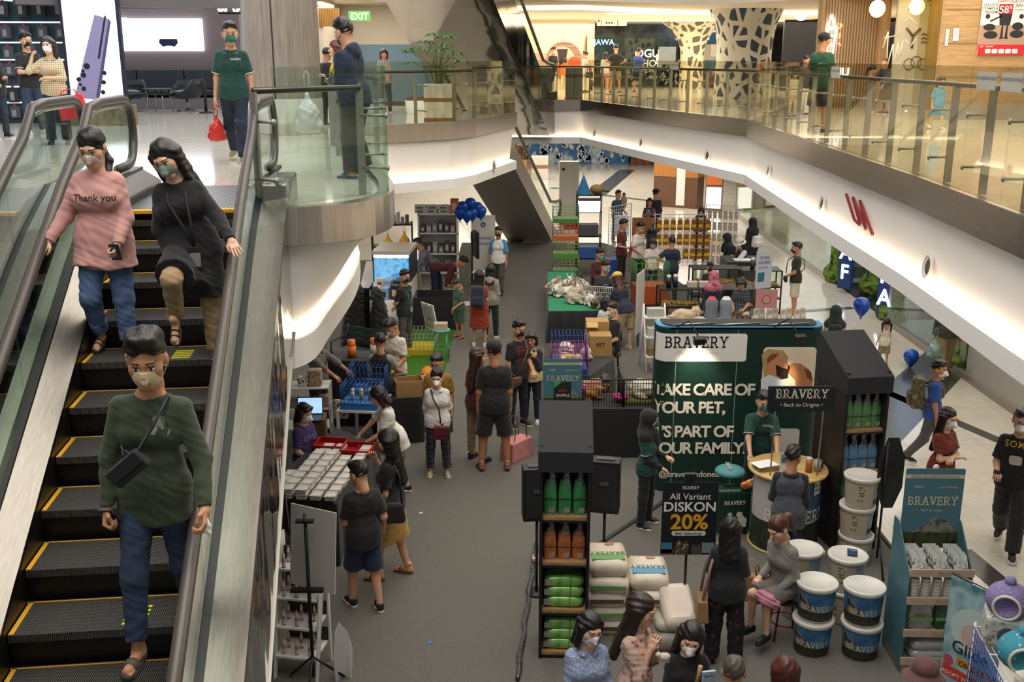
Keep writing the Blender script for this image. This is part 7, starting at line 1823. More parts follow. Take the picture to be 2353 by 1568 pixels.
for c,(cc,lb) in enumerate((('9A9A92','grey food sack with green band, first on the third shelf of the floor display'),('3E5A3A','dark green food sack beside the grey one on the third shelf'))):
 o = food_bag(lb,cc,.24,.28,.12,False);o.location = (DX - .12 + .25 * c,DY + .02,CZ + .42)
 BB(-.11,.11,-.064,-.06,.1,.135).text('#BRAVERY',(0,-.066,.15),X3,Z3,.035).build('band_print',M('7AA86A',.5),o)
for k in range(2):
 o = lying_bag(('lower' if k == 0 else 'upper') + ' silver food bag lying on the bottom shelf of the floor display',M('A8ACAA',.3,.2),.4,.3,.1);o.location = (DX,DY + .06,CZ + .125 + .1 * k)
# roll-up banner with round picture, cart with plush beds
t = thing('banner','slanted teal roll-up banner with orange and red strips of lettering','banner',(4.15,8.36,CZ),.0)
bu0,bw,bh = -.27,.54,1.18
o_ = Vector((0,0,0));exb = Vector((.55,-.835,0)).normalized()
def bp(x,z,y=0): return o_ + exb * x + Vector((0,0,z)) + Vector((-.835,-.55,0)) * (y + .02)
PL([(-bw / 2,.02),(bw / 2,.02),(bw / 2,bh),(-bw / 2,bh)],bp(0,0),exb,Z3,.004).build('sheet',M('6E9CA4',.5,kind='noise2',p=('A8C4C8',3,2,'4A7C88')),t)
PL(circ(0,.72,.22,28),bp(0,0,.004),exb,Z3,.002).build('round_field',M('B9CCC8',.5),t)
PL(circ(.04,.68,.15,20,.13),bp(0,0,.006),exb,Z3,.002).build('pale_shape',M('C4ABA0',.5),t)
MB().text('Glide',bp(0,.47,.01),exb,Z3,.17,.004).build('script_lettering',M('2A2A2E',.5),t)
def strip_(x0,z0,x1,z1,c,txt,tc,nm,sz): 
 PL([(x0,z0),(x1,z0 - .03),(x1,z1 - .03),(x0,z1)],bp(0,0,.008),exb,Z3,.002).build(nm,M(c,.5),t)
 MB().text(txt,bp((x0 + x1) / 2 + .02,(z0 + z1) / 2 - .04,.012),exb,Z3,sz,.006).build(nm + '_lettering',M(tc,.5),t)
strip_(-.12,.36,.25,.43,'C8802E','ONE STOP','3A2418','orange_strip',.075)
strip_(-.25,.2,.25,.31,'C03A30','ADOPT YOUR GLIDER','F0E8E0','red_strip',.055)
strip_(-.25,.03,.25,.13,'C03A30','AMAZING PET','F0E8E0','red_strip',.075)
PL(circ(-.2,.36,.05,12),bp(0,0,.008),exb,Z3,.002).build('red_burst',M('B8485A',.5),t)
BO((0,0,.03),(.6,.12,.06),-.988).build('foot_box',M('8A8A8A',.3,.8),t)
TU([(exb * -.28 + Vector((0,0,bh + .01)))[:],(exb * .28 + Vector((0,0,bh + .01)))[:]],.012,8).build('top_rail',STEEL,t)
CT = Vector((4.22,7.72,CZ))
t = thing('wire_cart','white wire cart with blue and white mesh carrying plush pet beds','cart',CT,-.15)
m = MB()
for x in (-.22,.22):
 for y in (-.45,.45): m.cyl((x,y,0),(x,y,.92),.012,n=6)
m.build('frame',WHITE,t)
for z in (.3,.88):
 m = MB()
 for k in range(10): m.tube([(-.22 + .0489 * k,-.45,z),(-.22 + .0489 * k,.45,z)],.004,4)
 for y in (-.45,0,.45): m.tube([(-.22,y,z),(.22,y,z)],.008,5)
 m.build('wire_shelf',WHITE,t)
for nm,c,face in (('blue_mesh','3A5AA8',0),('white_mesh','D8D8DC',1)):
 m = MB()
 for k in range(17):
  if face == 0: y = -.45 + .9 * k / 16;m.tube([(-.23,y,.3),(-.23,y,.88)],.0045,4)
  elif k < 10: x = -.22 + .44 * k / 9;m.tube([(x,-.455,.3),(x,-.455,.88)],.0045,4)
 for k in range(9):
  z = .3 + .58 * k / 8
  m.tube([(-.23,-.45,z),(-.23,.45,z)] if face == 0 else [(-.22,-.455,z),(.22,-.455,z)],.0045,4)
 m.build(nm,M(c,.4),t)
def plush_bed(label,loc,c,dots,s,rz,lobes):
 t = thing('pet_bed',label,'pet bed',loc,rz)
 P = [('e',(0,0,.1 * s),(.17 * s,.17 * s,.15 * s),.03),('n',(0,-.19 * s,.09 * s),(.1 * s,.12 * s,.1 * s),.015),('n',(0,0,-.1),(.4,.4,.1),.01)]
 v,f = sdf_mesh(P,.008,.001);link('shell',np_mesh('shell',[(v,f,0)],[M(c,.8,kind='dots',p=dots)]),t)
 TU([(.1 * s * math.cos(a),-.135 * s,.09 * s + .1 * s * math.sin(a)) for a in [2 * PI * k / 18 for k in range(18)]],.012 * s,6,True).build('rim',M('D8D0BC',.8),t)
 v,f = sdf_mesh([('e',(0,0,.27 * s),(.045 * s,.045 * s,.04 * s),.02)] + lobes,.008);link('bobble',np_mesh('bobble',[(v,f,0)],[M(c,.8,kind='dots',p=dots)]),t)
 return t
Rz = Matrix.Rotation(-.15,4,'Z')
def oncart(x,y,z): return CT + (Rz @ Vector((x,y,z)))
plush_bed('lilac spotted plush hat-shaped pet bed on top of the cart pile',oncart(-.05,.25,1.16),'7E72A0',('B8B0CC',42,.2),1.05,-.5,[])
plush_bed('turquoise spotted plush teapot-shaped pet bed on the cart',oncart(-.02,-.12,.89),'3E90A4',('C8DCDC',18,.16),1.1,-.3,[('e',(.2,0,.12),(.06,.05,.07),.03)])
t = thing('pet_house','white printed plush cube house under the lilac pet bed','pet house',oncart(-.04,.25,.885),-.35)
BO((0,0,.135),(.36,.32,.27),taper=.96).build('house',M('B8B8B0',.8,kind='blotch',p=('C4C6C0',22,'7A7A74')),t,bev=.03);PL(circ(0,.12,.08,20),(0,-.166,0),X3,Z3,.004).build('doorway',M('5A5A58',.8),t)
t = thing('pet_bed','cream fleece bed edge at the nearest corner of the cart','pet bed',oncart(.05,-.42,.89),-.35)
v,f = sdf_mesh([C((-.14,-.05,.05),(.2,.05,.07),.07,.07,.04),C((.2,.05,.07),(.24,.2,.09),.07,.06,.04)],.012,.008,4);link('fleece',np_mesh('fleece',[(v,f,0)],[M('C9C2B2',.9,kind='cloth')]),t)
t = thing('signboard','white edged brown board leaning at the frame corner beside the cart','board',(4.36,7.12,CZ + .45),-.5);BO((0,0,.3),(.5,.02,.7),rx=.2).build('board',M('8A7460',.5),t);BO((-.26,0,.3),(.03,.03,.74),rx=.2).build('edge',WHITE,t)
# red-legged stool under the seated customer
def stool(label,loc,seatc,legc,h=.45,r=.16):
 t = thing('stool',label,'stool',loc)
 LA([(.001,h - .03),(r,h - .03),(r + .005,h - .015),(r,h),(.001,h)],20).build('seat',M(seatc,.5),t)
 for k in range(4):
  a = PI / 4 + k * PI / 2;TU([(r * .75 * math.cos(a),r * .75 * math.sin(a),h - .03),(r * 1.15 * math.cos(a),r * 1.15 * math.sin(a),0)],.013,6).build('leg',M(legc,.4),t)
 TU([(r * .95 * math.cos(a),r * .95 * math.sin(a),h * .4) for a in [2 * PI * k / 16 for k in range(16)]],.008,5,True).build('ring',M(legc,.4),t)
 return t
stool('stool with thin red legs under the person in grey sweater',(SEATED['at'].x,SEATED['at'].y + .0,CZ),'2A2426','7A2026',.44)
# things held at the lower edge
o = thing('chew_stick','pale rawhide stick held up at the lower edge','chew',dp(1606,1550,6.9));TU([(-.02,0,-.1),(0,0,.0),(.01,0,.07)],[.016,.015,.018],8).build('stick',M('B8925E',.6),o)
o = thing('treat_packet','pale blue treat packet held at the lower edge','packet',dp(1628,1562,6.8),.2);BO((0,0,0),(.1,.02,.14)).build('packet',M('9EB8C8',.4),o);MB().text('BRAVERY',(0,-.011,.03),X3,Z3,.02).build('print',M('2A3A44',.5),o)
t = thing('plush_lamb','tiny white plush animal in the hands beside the pink blouse','toy',dp(1526,1510,7.0))
v,f = sdf_mesh([('e',(0,0,0),(.05,.03,.03),.02),('e',(-.045,-.005,.02),(.022,.02,.02),.01)] + [C((x,0,-.02),(x,0,-.045),.009,.008,.01) for x in (-.03,-.01,.02,.035)],.004,.0015,2);link('toy_body',np_mesh('toy_body',[(v,f,0)],[M('C8BCAC',.9,kind='cloth')]),t)
t = thing('pink_cloth','crumpled pink cloth in the lap of the seated customer','cloth',SEATED['W'](SEATED['hands'][0][0]) + Vector((-.12,-.1,-.02)))
v,f = sdf_mesh([('e',(0,0,0),(.1,.08,.06),.03),('e',(.06,-.03,-.05),(.06,.05,.06),.03),('e',(-.05,.03,.03),(.06,.05,.05),.03)],.008,.008,2);link('cloth_fold',np_mesh('cloth_fold',[(v,f,0)],[M('B8788E',.8,kind='cloth')]),t)
bag_tote('kraft paper bag with small print hanging before the seated customer',gp(1722,1455) + Vector((0,.1,.32)),'8E6C44',.26,.3,.12,-.6,.14,'paper_bag')
# ---------------- stalls left of the aisle ----------------
BLACKC = M('121213',.8,kind='cloth')
def box_thing(name,label,cat,loc,dim,c,rz=0,group=None,print_c=None,bev=.004):
 t = thing(name,label,cat,loc,rz,group)
 BO((0,0,dim[2] / 2),dim).build('box',c if not isinstance(c,str) else M(c,.5),t,bev=bev)
 if print_c: BB(-dim[0] * .32,dim[0] * .25,-dim[1] / 2 - .003,-dim[1] / 2,dim[2] * .25,dim[2] * .72).build('print',M(print_c,.5),t)
 return t
def draped(label,poly,z,c=BLACKC,topc=None,tag_='covered table',name='draped_table'):
 """table hidden under a cloth that falls in soft folds"""
 P = [Vector(p) for p in poly];cen = sum(P,Vector((0,0))) / len(P)
 t = thing(name,label,'table',(cen.x,cen.y,CZ))
 P = [p - cen for p in P];pts = []
 for i in range(len(P)):
  a,b = P[i],P[(i + 1) % len(P)];n = max(4,int((b - a).length / .08))
  pts += [a + (b - a) * k / n for k in range(n)]
 def ring(z_,amp): return [(p.x * (1 + amp * (1 + math.sin(k * 1.9) * .8)),p.y * (1 + amp * (1 + math.sin(k * 1.9) * .8)),z_) for k,p in enumerate(pts)]
 MB().strip([ring(0,.05),ring(z * .5,.03),ring(z - .01,.004),ring(z,0)],True,True).build('cloth',c,t)
 MB().prism([tuple(p) for p in P],z - .01,z + .002).build('tabletop',topc or c,t)
 return t
def g2(u,v,z): q = gp(u,v,z + CZ);return Vector((q.x,q.y))
# tub table
A_,B_,C2,D_ = g2(645,1085,.75),g2(772,1160,.75),g2(872,1022,.75),g2(775,985,.75)
draped('long black-draped table covered with clear tubs',[B_,C2,D_,A_],.75)
ux = (C2 - B_).normalized();uy = Vector((-ux.y,ux.x));ang = math.atan2(ux.y,ux.x)
tub = thing('food_tub','clear lidded tub with pale chips in the rows on the long black table','tub',(0,0,0),0,'clear tubs on the long black table')
BO((0,0,.026),(.15,.115,.05),taper=1.1).build('tray',M('DAD4CE',.3,kind='noise2',p=('E8E4E0',26,3,'A08470')),tub)
BO((0,0,.056),(.172,.135,.01)).build('lid',M('D2CECA',.25,kind='noise2',p=('E8E5E2',24,3,'B8A498')),tub,bev=.003);BB(-.07,.01,-.05,.04,.061,.063).build('label_card',M('E4E2DE',.5),tub)
rr = random.Random(2)
for r in range(5):
 for k in range(9):
  if (r == 1 and k > 6) or (r == 4 and k > 3): continue
  q = B_ + ux * (.14 + .19 * k) + uy * (.1 + .17 * r)
  for lv in range(2 if r in (2,3) and k < 7 else 1): put(tub,(Vector((q.x,q.y,CZ + .755 + .064 * lv)),ang),(0,0,0),rr.uniform(-.08,.08))
for k,(d,lb) in enumerate(((1.5,'red plastic tray at the far end of the tub table, nearer the aisle'),(1.62,'red plastic tray at the far end of the tub table, by the carton'))):
 q = B_ + ux * (d + .12) + uy * (.2 + .4 * k);t = thing('tray',lb,'tray',(q.x,q.y,CZ + .76),ang)
 BB(-.17,.17,-.2,.2,0,.012).bb(-.17,-.155,-.2,.2,0,.08).bb(.155,.17,-.2,.2,0,.08).bb(-.17,.17,-.2,-.185,0,.08).bb(-.17,.17,.185,.2,0,.08).build('tray',M('A8141C',.35),t)
# laptop on crate, rack of leopard goods, cages
q = gp(715,1045,CZ);cr = box_thing('wooden_crate','upright brown wooden crate under the open laptop','crate',(-2.86,14.0,CZ),(.44,.36,.8),M('6E4E30',.6,kind='wood',p=(6,1,1)),.1)
t = thing('laptop','open laptop with blue-white screen on the wooden crate','laptop',(-2.86,14.0,CZ + .8),.05)
BB(-.18,.18,-.24,.02,0,.018).build('keyboard_base',M('1A1A1C',.4),t);BO((0,.06,.14),(.36,.012,.25),rx=-.2).build('screen_frame',M('141416',.4),t);BO((0,.052,.14),(.335,.004,.22),rx=-.2).build('display',M('9CC8EC',.3,kind='noise2',p=('E0ECF4',6,3),e=1.0),t)
RK = (-3.25,15.0,CZ)
t = thing('shelf_rack','white metal rack with leopard-print goods behind the laptop','rack',RK,.1)
for x in (-.5,.5):
 for y in (-.2,.2): BB(x - .015,x + .015,y - .015,y + .015,0,.95).build('post',WHITE,t)
for z in (.3,.6,.93): BB(-.5,.5,-.2,.2,z,z + .02).build('shelf_board',WHITE,t)
LEO = M('B89C80',.8,kind='dots',p=('3A2418',34,.3));LEO2 = M('D8D2CA',.8,kind='dots',p=('1E1A18',26,.34))
for x,z,w_,h,m_,lb in ((.3,.95,.2,.26,LEO,'brown leopard-print pet bag, tallest on the white rack'),(.12,.95,.16,.15,LEO2,'white spotted pet bag on the white rack'),(-.18,.95,.26,.14,'3A2418','dark brown box bag on the white rack'),(.42,.6,.16,.2,LEO,'small leopard-print pouch hanging low on the white rack'),(-.1,.62,.3,.16,'8A8478','grey folded goods on the middle shelf of the white rack'),(.2,.62,.18,.12,'4A6A94','blue folded goods on the middle shelf of the white rack')):
 box_thing('pet_bag',lb,'bag',Vector(RK) + Vector((x,-.06 + x * .1,z)),(w_,.16,h),m_,.1,bev=.025)
box_thing('pet_bag','black and white spotted bag hanging at the side of the rack','bag',(-2.55,14.75,CZ + .5),(.22,.1,.3),LEO2,.2,bev=.03)
t = thing('table','white-framed table carrying two blue wire cages','table',(-2.2,14.75,CZ),-.1)
BB(-.32,.32,-.4,.7,.72,.75).build('tabletop',WHITE,t)
for x in (-.3,.3):
 for y in (-.38,.68): BB(x - .02,x + .02,y - .02,y + .02,0,.72).build('leg',WHITE,t)
def cage(label,loc,d,wire,base,rz=0,n=9,name='wire_cage',roof=None,inside=None,basez=.1):
 t = thing(name,label,'cage',loc,rz);x,y,z = d[0] / 2,d[1] / 2,d[2]
 BB(-x,x,-y,y,0,basez).build('base_tray',M(base,.4),t)
 m = MB()
 for i in range(n + 1):
  k = i / n * 2 - 1
  for yy in (-y,y): m.tube([(k * x,yy,basez),(k * x,yy,z)],.0035,4)
  for xx in (-x,x): m.tube([(xx,k * y,basez),(xx,k * y,z)],.0035,4)
  m.tube([(k * x,-y,z),(k * x,y,z)],.0035,4)
 for q in range(5):
  zz = basez + (z - basez) * q / 4;m.tube([(-x,-y,zz),(x,-y,zz),(x,y,zz),(-x,y,zz)],.0045,4,True)
 m.build('wires',M(wire,.4),t)
 return t
cage('blue wire cage on the white-framed table, nearer the view',(-2.2,14.6,CZ + .75),(.56,.42,.36),'2E6AB0','3A78B8',-.1)
cage('blue wire cage on the white-framed table, behind the first',(-2.16,15.15,CZ + .75),(.56,.44,.5),'2458A0','2E68A8',-.1)
for k,c in enumerate(('C8CCD0','C8A838','8A6AB0')): cyl_thing('small_bottle',('white','yellow','violet')[k] + ' small bottle inside the nearer blue cage','bottle',(-2.34 + .13 * k,14.58,CZ + .86),.03,.13,c,'D8D8D8')
for x,y,c,lb in ((-2.55,16.0,'D87830','orange and white squeeze bottle beside the grey shirt'),(-2.2,16.1,'D8D8D0','white squeeze bottle with orange tip beyond the cages')):
 cyl_thing('squeeze_bottle',lb,'bottle',(x,y,CZ + 1.1),.07,.18,c,'E06A28',.1)
draped('low dark table behind the cages',[Vector(q) for q in ((-2.9,15.8),(-1.9,15.8),(-1.9,16.4),(-2.9,16.4))],1.09)
t = thing('wooden_crate','light wooden crate before the person in cream t-shirt','crate',(-1.58,15.25,CZ + .72),.25)
m = BB(-.21,.21,-.15,.15,0,.015)
for y in (-.15,.15): m.bb(-.21,.21,y - .008,y + .008,0,.25)
for x in (-.21,.21): m.bb(x - .008,x + .008,-.15,.15,0,.25)
m.build('crate',M('A88454',.5,kind='wood',p=(1,1,8)),t)
draped('narrow black-draped stand under the wooden crate',[Vector(q) for q in ((-1.85,15.0),(-1.35,15.1),(-1.45,15.9),(-1.95,15.8))],.72)
# pink bottle rack, easel with white board, leaf-shaped board, pushchair
t = thing('display_rack','white ladder display rack with pink bottles at the left edge of the carpet','rack',(-2.02,8.95,CZ),-.18)
LVR = (.22,.5,.78,1.06)
for k,z in enumerate(LVR):
 BB(-.2,.2,-.2 + .05 * k,.16,z - .02,z).build('shelf_board',WHITE,t)
 BB(-.2,.2,.15,.17,z,z + .14).build('shelf_back',M('1A1A1C',.5),t)
for s in (-1,1): PL([(-.24,0),(-.2,0),(.02,1.3),(.18,1.35),(.18,0),(.15,0),(.15,1.25),(.0,1.2)],(s * .21,0,0),Y3,Z3,.02).build('side_frame',WHITE,t)
pb = thing('spray_bottle','slim pink spray bottle on the white ladder rack','bottle',(0,0,0),0,'pink bottles on the white ladder rack')
LA([(.001,0),(.018,0),(.018,.08),(.01,.1)],12).build('bottle',M('B88078',.3),pb);LA([(.017,.0),(.019,.03),(.019,.06)],12).build('label_band',M('D8C8C4',.5),pb);LA([(.013,.1),(.013,.13),(.006,.15),(.006,.165)],10).build('spray_cap',M('D8D4D0',.4),pb)
for k,z in enumerate(LVR):
 for x in (-.13,0,.13):
  for y in (-.1,.02): put(pb,(Vector((-2.02,8.95,CZ)),-.18),(x,y + .04 * k - .04,z),0)
t = thing('easel','black tripod easel holding the tall white board','stand',(-1.86,8.62,CZ))
CY((0,0,.1),(0,.02,1.75),.016,n=8).build('pole',BLACK,t)
for a in (.5,2.6,4.7): TU([(0,0,.32),(.3 * math.cos(a),.3 * math.sin(a),.015)],.012,6).build('leg',BLACK,t)
BB(-.16,.14,-.05,.02,1.0,1.025).build('ledge',BLACK,t);BB(-.08,.08,-.03,.03,1.68,1.7).build('clamp',BLACK,t)
t = thing('white_board','tall blank white board clipped to the black easel','board',(-1.82,8.72,CZ + 1.02),-.45);BO((0,0,.35),(.5,.012,.78),rx=-.1).build('board',M('C9C3B8',.5),t)
t = thing('floor_sign','leaf-shaped white board standing on the carpet behind the easel','board',(-1.62,8.8,CZ),1.1)
PL([(-.12,0),(.16,0),(.17,.2),(.1,.42),(-.02,.58),(-.1,.5),(-.14,.25)],(0,0,0),X3,Z3,.01).build('board',M('B8B8B8',.5),t);PL([(-.1,0),(-.02,0),(-.1,.4)],(0,0,0),Y3,Z3,.01).build('strut',WHITE,t)
t = thing('pushchair','black pushchair with curved handle beside the tub table','pushchair',(-2.35,10.6,CZ))
TU([(-.05,-.3,.45),(-.12,.0,.75),(-.2,.25,1.0),(-.32,.35,1.1),(-.5,.35,1.08)],.018,8).build('handle',DARKM,t)
MB().sph((-.05,-.15,.5),(.24,.36,.16)).build('seat',BLACKC,t)
for x,y in ((-.2,-.4),(.15,-.4),(-.2,.25),(.15,.25)):
 TU([(x,y,.09),(x * .5,y * .4,.45)],.012,6).build('frame_tube',DARKM,t);CY((x - .02,y,.09),(x + .02,y,.09),.085).build('wheel',BLACK,t)
def critter(name,label,loc,rz,c,s,lying=True,ears='flop',c2=None):
 """small furry animal lying or sitting: body, head, muzzle, ears, legs, tail in one skin"""
 t = thing(name,label,'animal',loc,rz)
 P = [('e',(0,.02,.09),(.085,.14,.085),.04),('e',(0,.1,.09),(.09,.09,.09),.04),('e',(0,-.15,.14),(.06,.065,.058),.04),C((0,-.19,.125),(0,-.225,.115),.032,.024,.02)]
 for sx in (-1,1):
  P += [C((sx * .05,-.08,.05),(sx * .055,-.16,.022),.028,.022,.02),C((sx * .075,.1,.04),(sx * .085,.02,.022),.035,.024,.02)]
  P += [C((sx * .04,-.13,.18),(sx * .045,-.07,.25),.018,.013,.01)] if ears == 'long' else [C((sx * .05,-.14,.17),(sx * .075,-.14,.1),.022,.016,.01)]
 P += [C((0,.18,.09),(.02,.23,.1),.03,.02,.02)]
 v,f = sdf_mesh(P,.012,.006,len(label));v = v * s
 c_ = v[f].mean(1) / s;mi = np.zeros(len(f),int)
 mi[(np.abs(np.abs(c_[:,0]) - .028) < .011) & (np.abs(c_[:,2] - .155) < .01) & (c_[:,1] < -.19)] = 1
 mi[(np.abs(c_[:,0]) < .012) & (c_[:,1] < -.24)] = 1
 link('body',np_mesh('body',[(v,f,mi)],[M(c,.95,kind='noise2',p=(c2 or c,9,3)),M('15110F',.3)]),t)
 return t
dg = critter('dog','small curly brown dog in navy and white clothes riding in the pushchair',(-2.2,10.35,CZ + .62),.8,'5E4428',1.25,c2='7A5A38')
LA([(.1,-.07),(.125,0),(.115,.08)],18).build('clothes',M('1E2A48',.8,kind='check',p=('C8C4BC',8,.8)),dg).matrix_local = Matrix.Translation((0,.0,.115)) @ Matrix.Rotation(PI / 2,4,'X')
# pens, bench, turf by the cat corner
struct(MB().prism([g2(800,885,0),g2(1010,900,0),g2(1048,745,0),g2(820,745,0)],.012,.03),'floor_turf',M('3E6A24',.9,kind='carpet'))
t = thing('fabric_pen','black fabric play pen where the boy in green looks in','pen',(-1.6,21.9,CZ))
for x0,x1,y0,y1 in ((-.52,.52,-.01,.01),(-.52,.52,.79,.81),(-.53,-.51,0,.8),(.51,.53,0,.8)): BB(x0,x1,y0,y1,0,.72).build('wall',BLACKC,t)
cage('yellow-bedded wire pen in front of the black fabric pen',(-1.9,20.2,CZ + .02),(.8,.7,.42),'A8A8A0','C8B020',0,10,'wire_pen')
t = stool('teal plastic stool with a clear tub on the green turf',(-1.38,19.6,CZ + .02),'5AA08A','5AA08A',.6,.18)
o = box_thing('plastic_tub','clear tub of pale crumbs on the teal stool','tub',(-1.38,19.6,CZ + .62),(.26,.2,.13),'B8AA90')
t = thing('notice_board','white framed notice board leaning behind the clear tub','board',(-1.62,19.95,CZ + .5),-.9);BO((0,0,.28),(.42,.02,.56),rx=.2).build('board',WHITE,t);BO((0,-.012,.28),(.34,.004,.46),rx=.2).build('print',M('8A8A8C',.5,kind='noise2',p=('C8C4C0',6,3)),t)
t = thing('garden_bench','dark slatted garden bench on the turf','bench',(-2.75,18.6,CZ + .02),-.5)
for k in range(6): BB(-.55,.55,-.25 + .085 * k,-.18 + .085 * k,.4,.425).build('seat_slat',M('2A3A38',.5),t)
for k in range(3): BB(-.55,.55,.28,.3,.5 + .11 * k,.58 + .11 * k).build('back_slat',M('2A3A38',.5),t)
for x in (-.55,.55): TU([(x,-.25,0),(x,-.25,.6),(x,.25,.64),(x,.3,.84)],.02,6).tube([(x,.28,0),(x,.28,.5)],.02,6).build('arm_frame',BLACK,t)
for k,(x,y,c) in enumerate(((-1.55,18.2,'C87A30'),(-1.5,17.7,'B88440'),(-1.62,17.5,'D89A50'))):
 critter('plush_toy',('orange plush animal on the turf, farthest from the view','tan plush animal in the middle of the turf row','yellow plush animal on the turf, nearest the view')[k],(x,y,CZ + .03),.4 * k,c,1.2)
t = thing('round_sign','pink and white round sign on a stick before the bench','sign',(-3.3,17.8,CZ));CY((0,0,0),(0,0,1.3),.012,n=6).build('pole',STEEL,t);CY((0,-.01,1.4),(0,.01,1.4),.17,n=24).build('disc',M('B8C8CC',.5),t);BB(-.17,.17,-.012,.012,1.62,1.85).build('plate',M('B06A78',.5),t)
t = thing('glass_screen','upright glass fin beside the black bags near the bench','panel',(-2.75,19.6,CZ));BB(-.05,.05,-.3,.3,0,1.5).build('pane',M('8AA09C',.05,kind='glass'),t);BB(-.06,.06,-.32,.32,0,.05).build('shoe_rail',STEEL,t)
t = thing('covered_rack','rack hidden under a black cloth beside the glass fin','rack',(-2.95,20.6,CZ))
v,f = sdf_mesh([C((-.25,0,.1),(-.2,0,1.1),.3,.2,.1),C((.25,0,.1),(.15,0,1.05),.3,.2,.1),('n',(0,0,-.4),(2,2,.4),.01)],.03,.02,3);link('cloth',np_mesh('cloth',[(v,f,0)],[BLACKC]),t)
# aquarium shop
draped('white counter with aquarium goods near the left gallery front',[Vector(q) for q in ((-3.2,20.9),(-2.2,20.9),(-2.3,25.4),(-3.6,25.4))],.85,M('CFCAC2',.5),name='counter')
t = thing('aquarium','brightly lit blue aquarium on the white counter','aquarium',(-2.66,23.5,CZ + .85),-.05)
BB(-.4,.4,-.6,.6,0,.55).build('tank',M('4A9AD0',.1,kind='noise2',p=('A8D8F0',5,3,'1E5A94'),e=.75),t);BB(-.42,.42,-.62,.62,.62,.7).build('lamp_hood',M('D0C8BC',.3),t);BB(-.4,.4,-.6,.6,.56,.62).build('lamp_tube',M('E8F4FF',.4,e=4),t)
for s in (-1,1): BB(s * .4 - .02,s * .4 + .02,-.6,.6,0,.62).build('corner_post',M('2A3440',.4),t)
rr = random.Random(8)
pal = ('D8D4CC','C8C4C4','8AA8C8','B83A30','2A2A30','D0B89A')
for k in range(9):
 x,y = -2.85 + .22 * (k % 3),21.2 + .5 * (k // 3);c = pal[(k * 2) % 6]
 box_thing('aquarium_box','small aquarium goods box on the near end of the white counter','box',(x,y,CZ + .855),(.16,.2,rr.choice((.16,.24,.3))),c,rr.uniform(-.3,.3),'aquarium goods on the near end of the white counter',print_c=pal[(k + 3) % 6])
for x,y,lb in ((-2.95,24.6,'yellow plastic bag on the lamp hood, nearer the gallery front'),(-2.6,25.0,'yellow plastic bag hanging behind the aquarium')): bag_plastic(lb,(x,y,CZ + 1.2),'D89A1E',1.3)
t = thing('display_shelf','tall white shelf full of small boxes beside the bending people','shelf',(-1.84,25.9,CZ),0)
for x in (-.5,.46): BB(x,x + .04,-.2,.2,0,2.0).build('side_panel',WHITE,t)
for z in (.06,.5,.98,1.5,1.98): BB(-.5,.5,-.2,.2,z - .03,z).build('shelf_board',WHITE,t)
BB(-.5,.5,.18,.2,0,2.0).build('back_panel',M('C8C2B8',.6),t)
for lv,z in enumerate((.5,.98,1.5)):
 for k in range(6): box_thing('goods_box','small goods box on the ' + ('lower','middle','upper')[lv] + ' shelf of the tall white shelf','box',(-2.22 + .15 * k,25.85,CZ + z),(.12,.16,rr.choice((.18,.24,.3))),('8A8690','4A5464','6A4A44','A8A4A0')[(k + lv) % 4],0,'boxes on the ' + ('lower','middle','upper')[lv] + ' shelf of the tall white shelf',print_c='C8C8CC')
for k in range(8): box_thing('flat_carton','flat white carton piled on top of the tall white shelf','carton',(-2.28 + .29 * (k % 4),25.95,CZ + 1.985 + .09 * (k // 4)),(.28,.3,.085),'CFCAC4',rr.uniform(-.2,.2),'flat cartons on top of the tall white shelf',print_c='5A5A60')
box_thing('goods_box','tall orange box standing on top of the white shelf beside the balloons','box',(-1.42,25.8,CZ + 1.985),(.2,.12,.36),'C86A44',0,print_c='D8B8A4')
t = thing('metal_rack','black metal rack with grey goods between aquarium and white shelf','rack',(-3.0,25.9,CZ),.1)
for x in (-.5,.5): BB(x - .02,x + .02,-.02,.02,0,1.7).bb(x - .02,x + .02,.38,.42,0,1.7).build('post',BLACK,t)
for z in (.5,1.1,1.65): BB(-.5,.5,0,.4,z,z + .03).build('shelf_board',BLACK,t)
for k in range(8): box_thing('goods_pack','grey pack on the top of the black metal rack','pack',(-3.4 + .11 * k,26.05,CZ + 1.685),(.09,.2,.16 + .06 * (k % 3)),('8A8A8C','5A5A60','B8B8B8')[k % 3],.1,'grey packs on the black metal rack')
def blue_balloon(label,p,s=1.0,anchor=None,grp=None):
 t = thing('balloon',label,'balloon',p,rr.uniform(0,3),grp)
 LA([(.001,-.175),(.012,-.16),(.05,-.12),(.1,-.05),(.125,.02),(.12,.07),(.09,.115),(.045,.14),(.001,.147)],20).build('skin',M('0E4AB0',.25),t).scale = (s,s,s)
 LA([(.022,-.19),(.008,-.165)],8).build('knot',M('0E3A8A',.4),t).scale = (s,s,s)
 if anchor is not None:
  a = Matrix.Rotation(-t.rotation_euler.z,4,'Z') @ (Vector(anchor) - Vector(p));TU([(0,0,-.18 * s),a * .5 + Vector((.02,0,-.05)),a],.003,4).build('string',M('C8C8C8',.6),t)
 return t
for k,(du,dv) in enumerate(((-18,-6),(0,-14),(16,-4),(-24,6),(4,8),(24,4),(-8,12))): blue_balloon('blue balloon in the cluster floating over the aquarium shop',dp(1081 + du,484 + dv,24.5 + .1 * (k % 3)),1.1,(-.95,24.4,CZ + 1.5),'cluster of blue balloons')
t = thing('display_screen','screen on a tall black stand seen edge-on under the blue balloons','screen',(-.95,24.4,CZ))
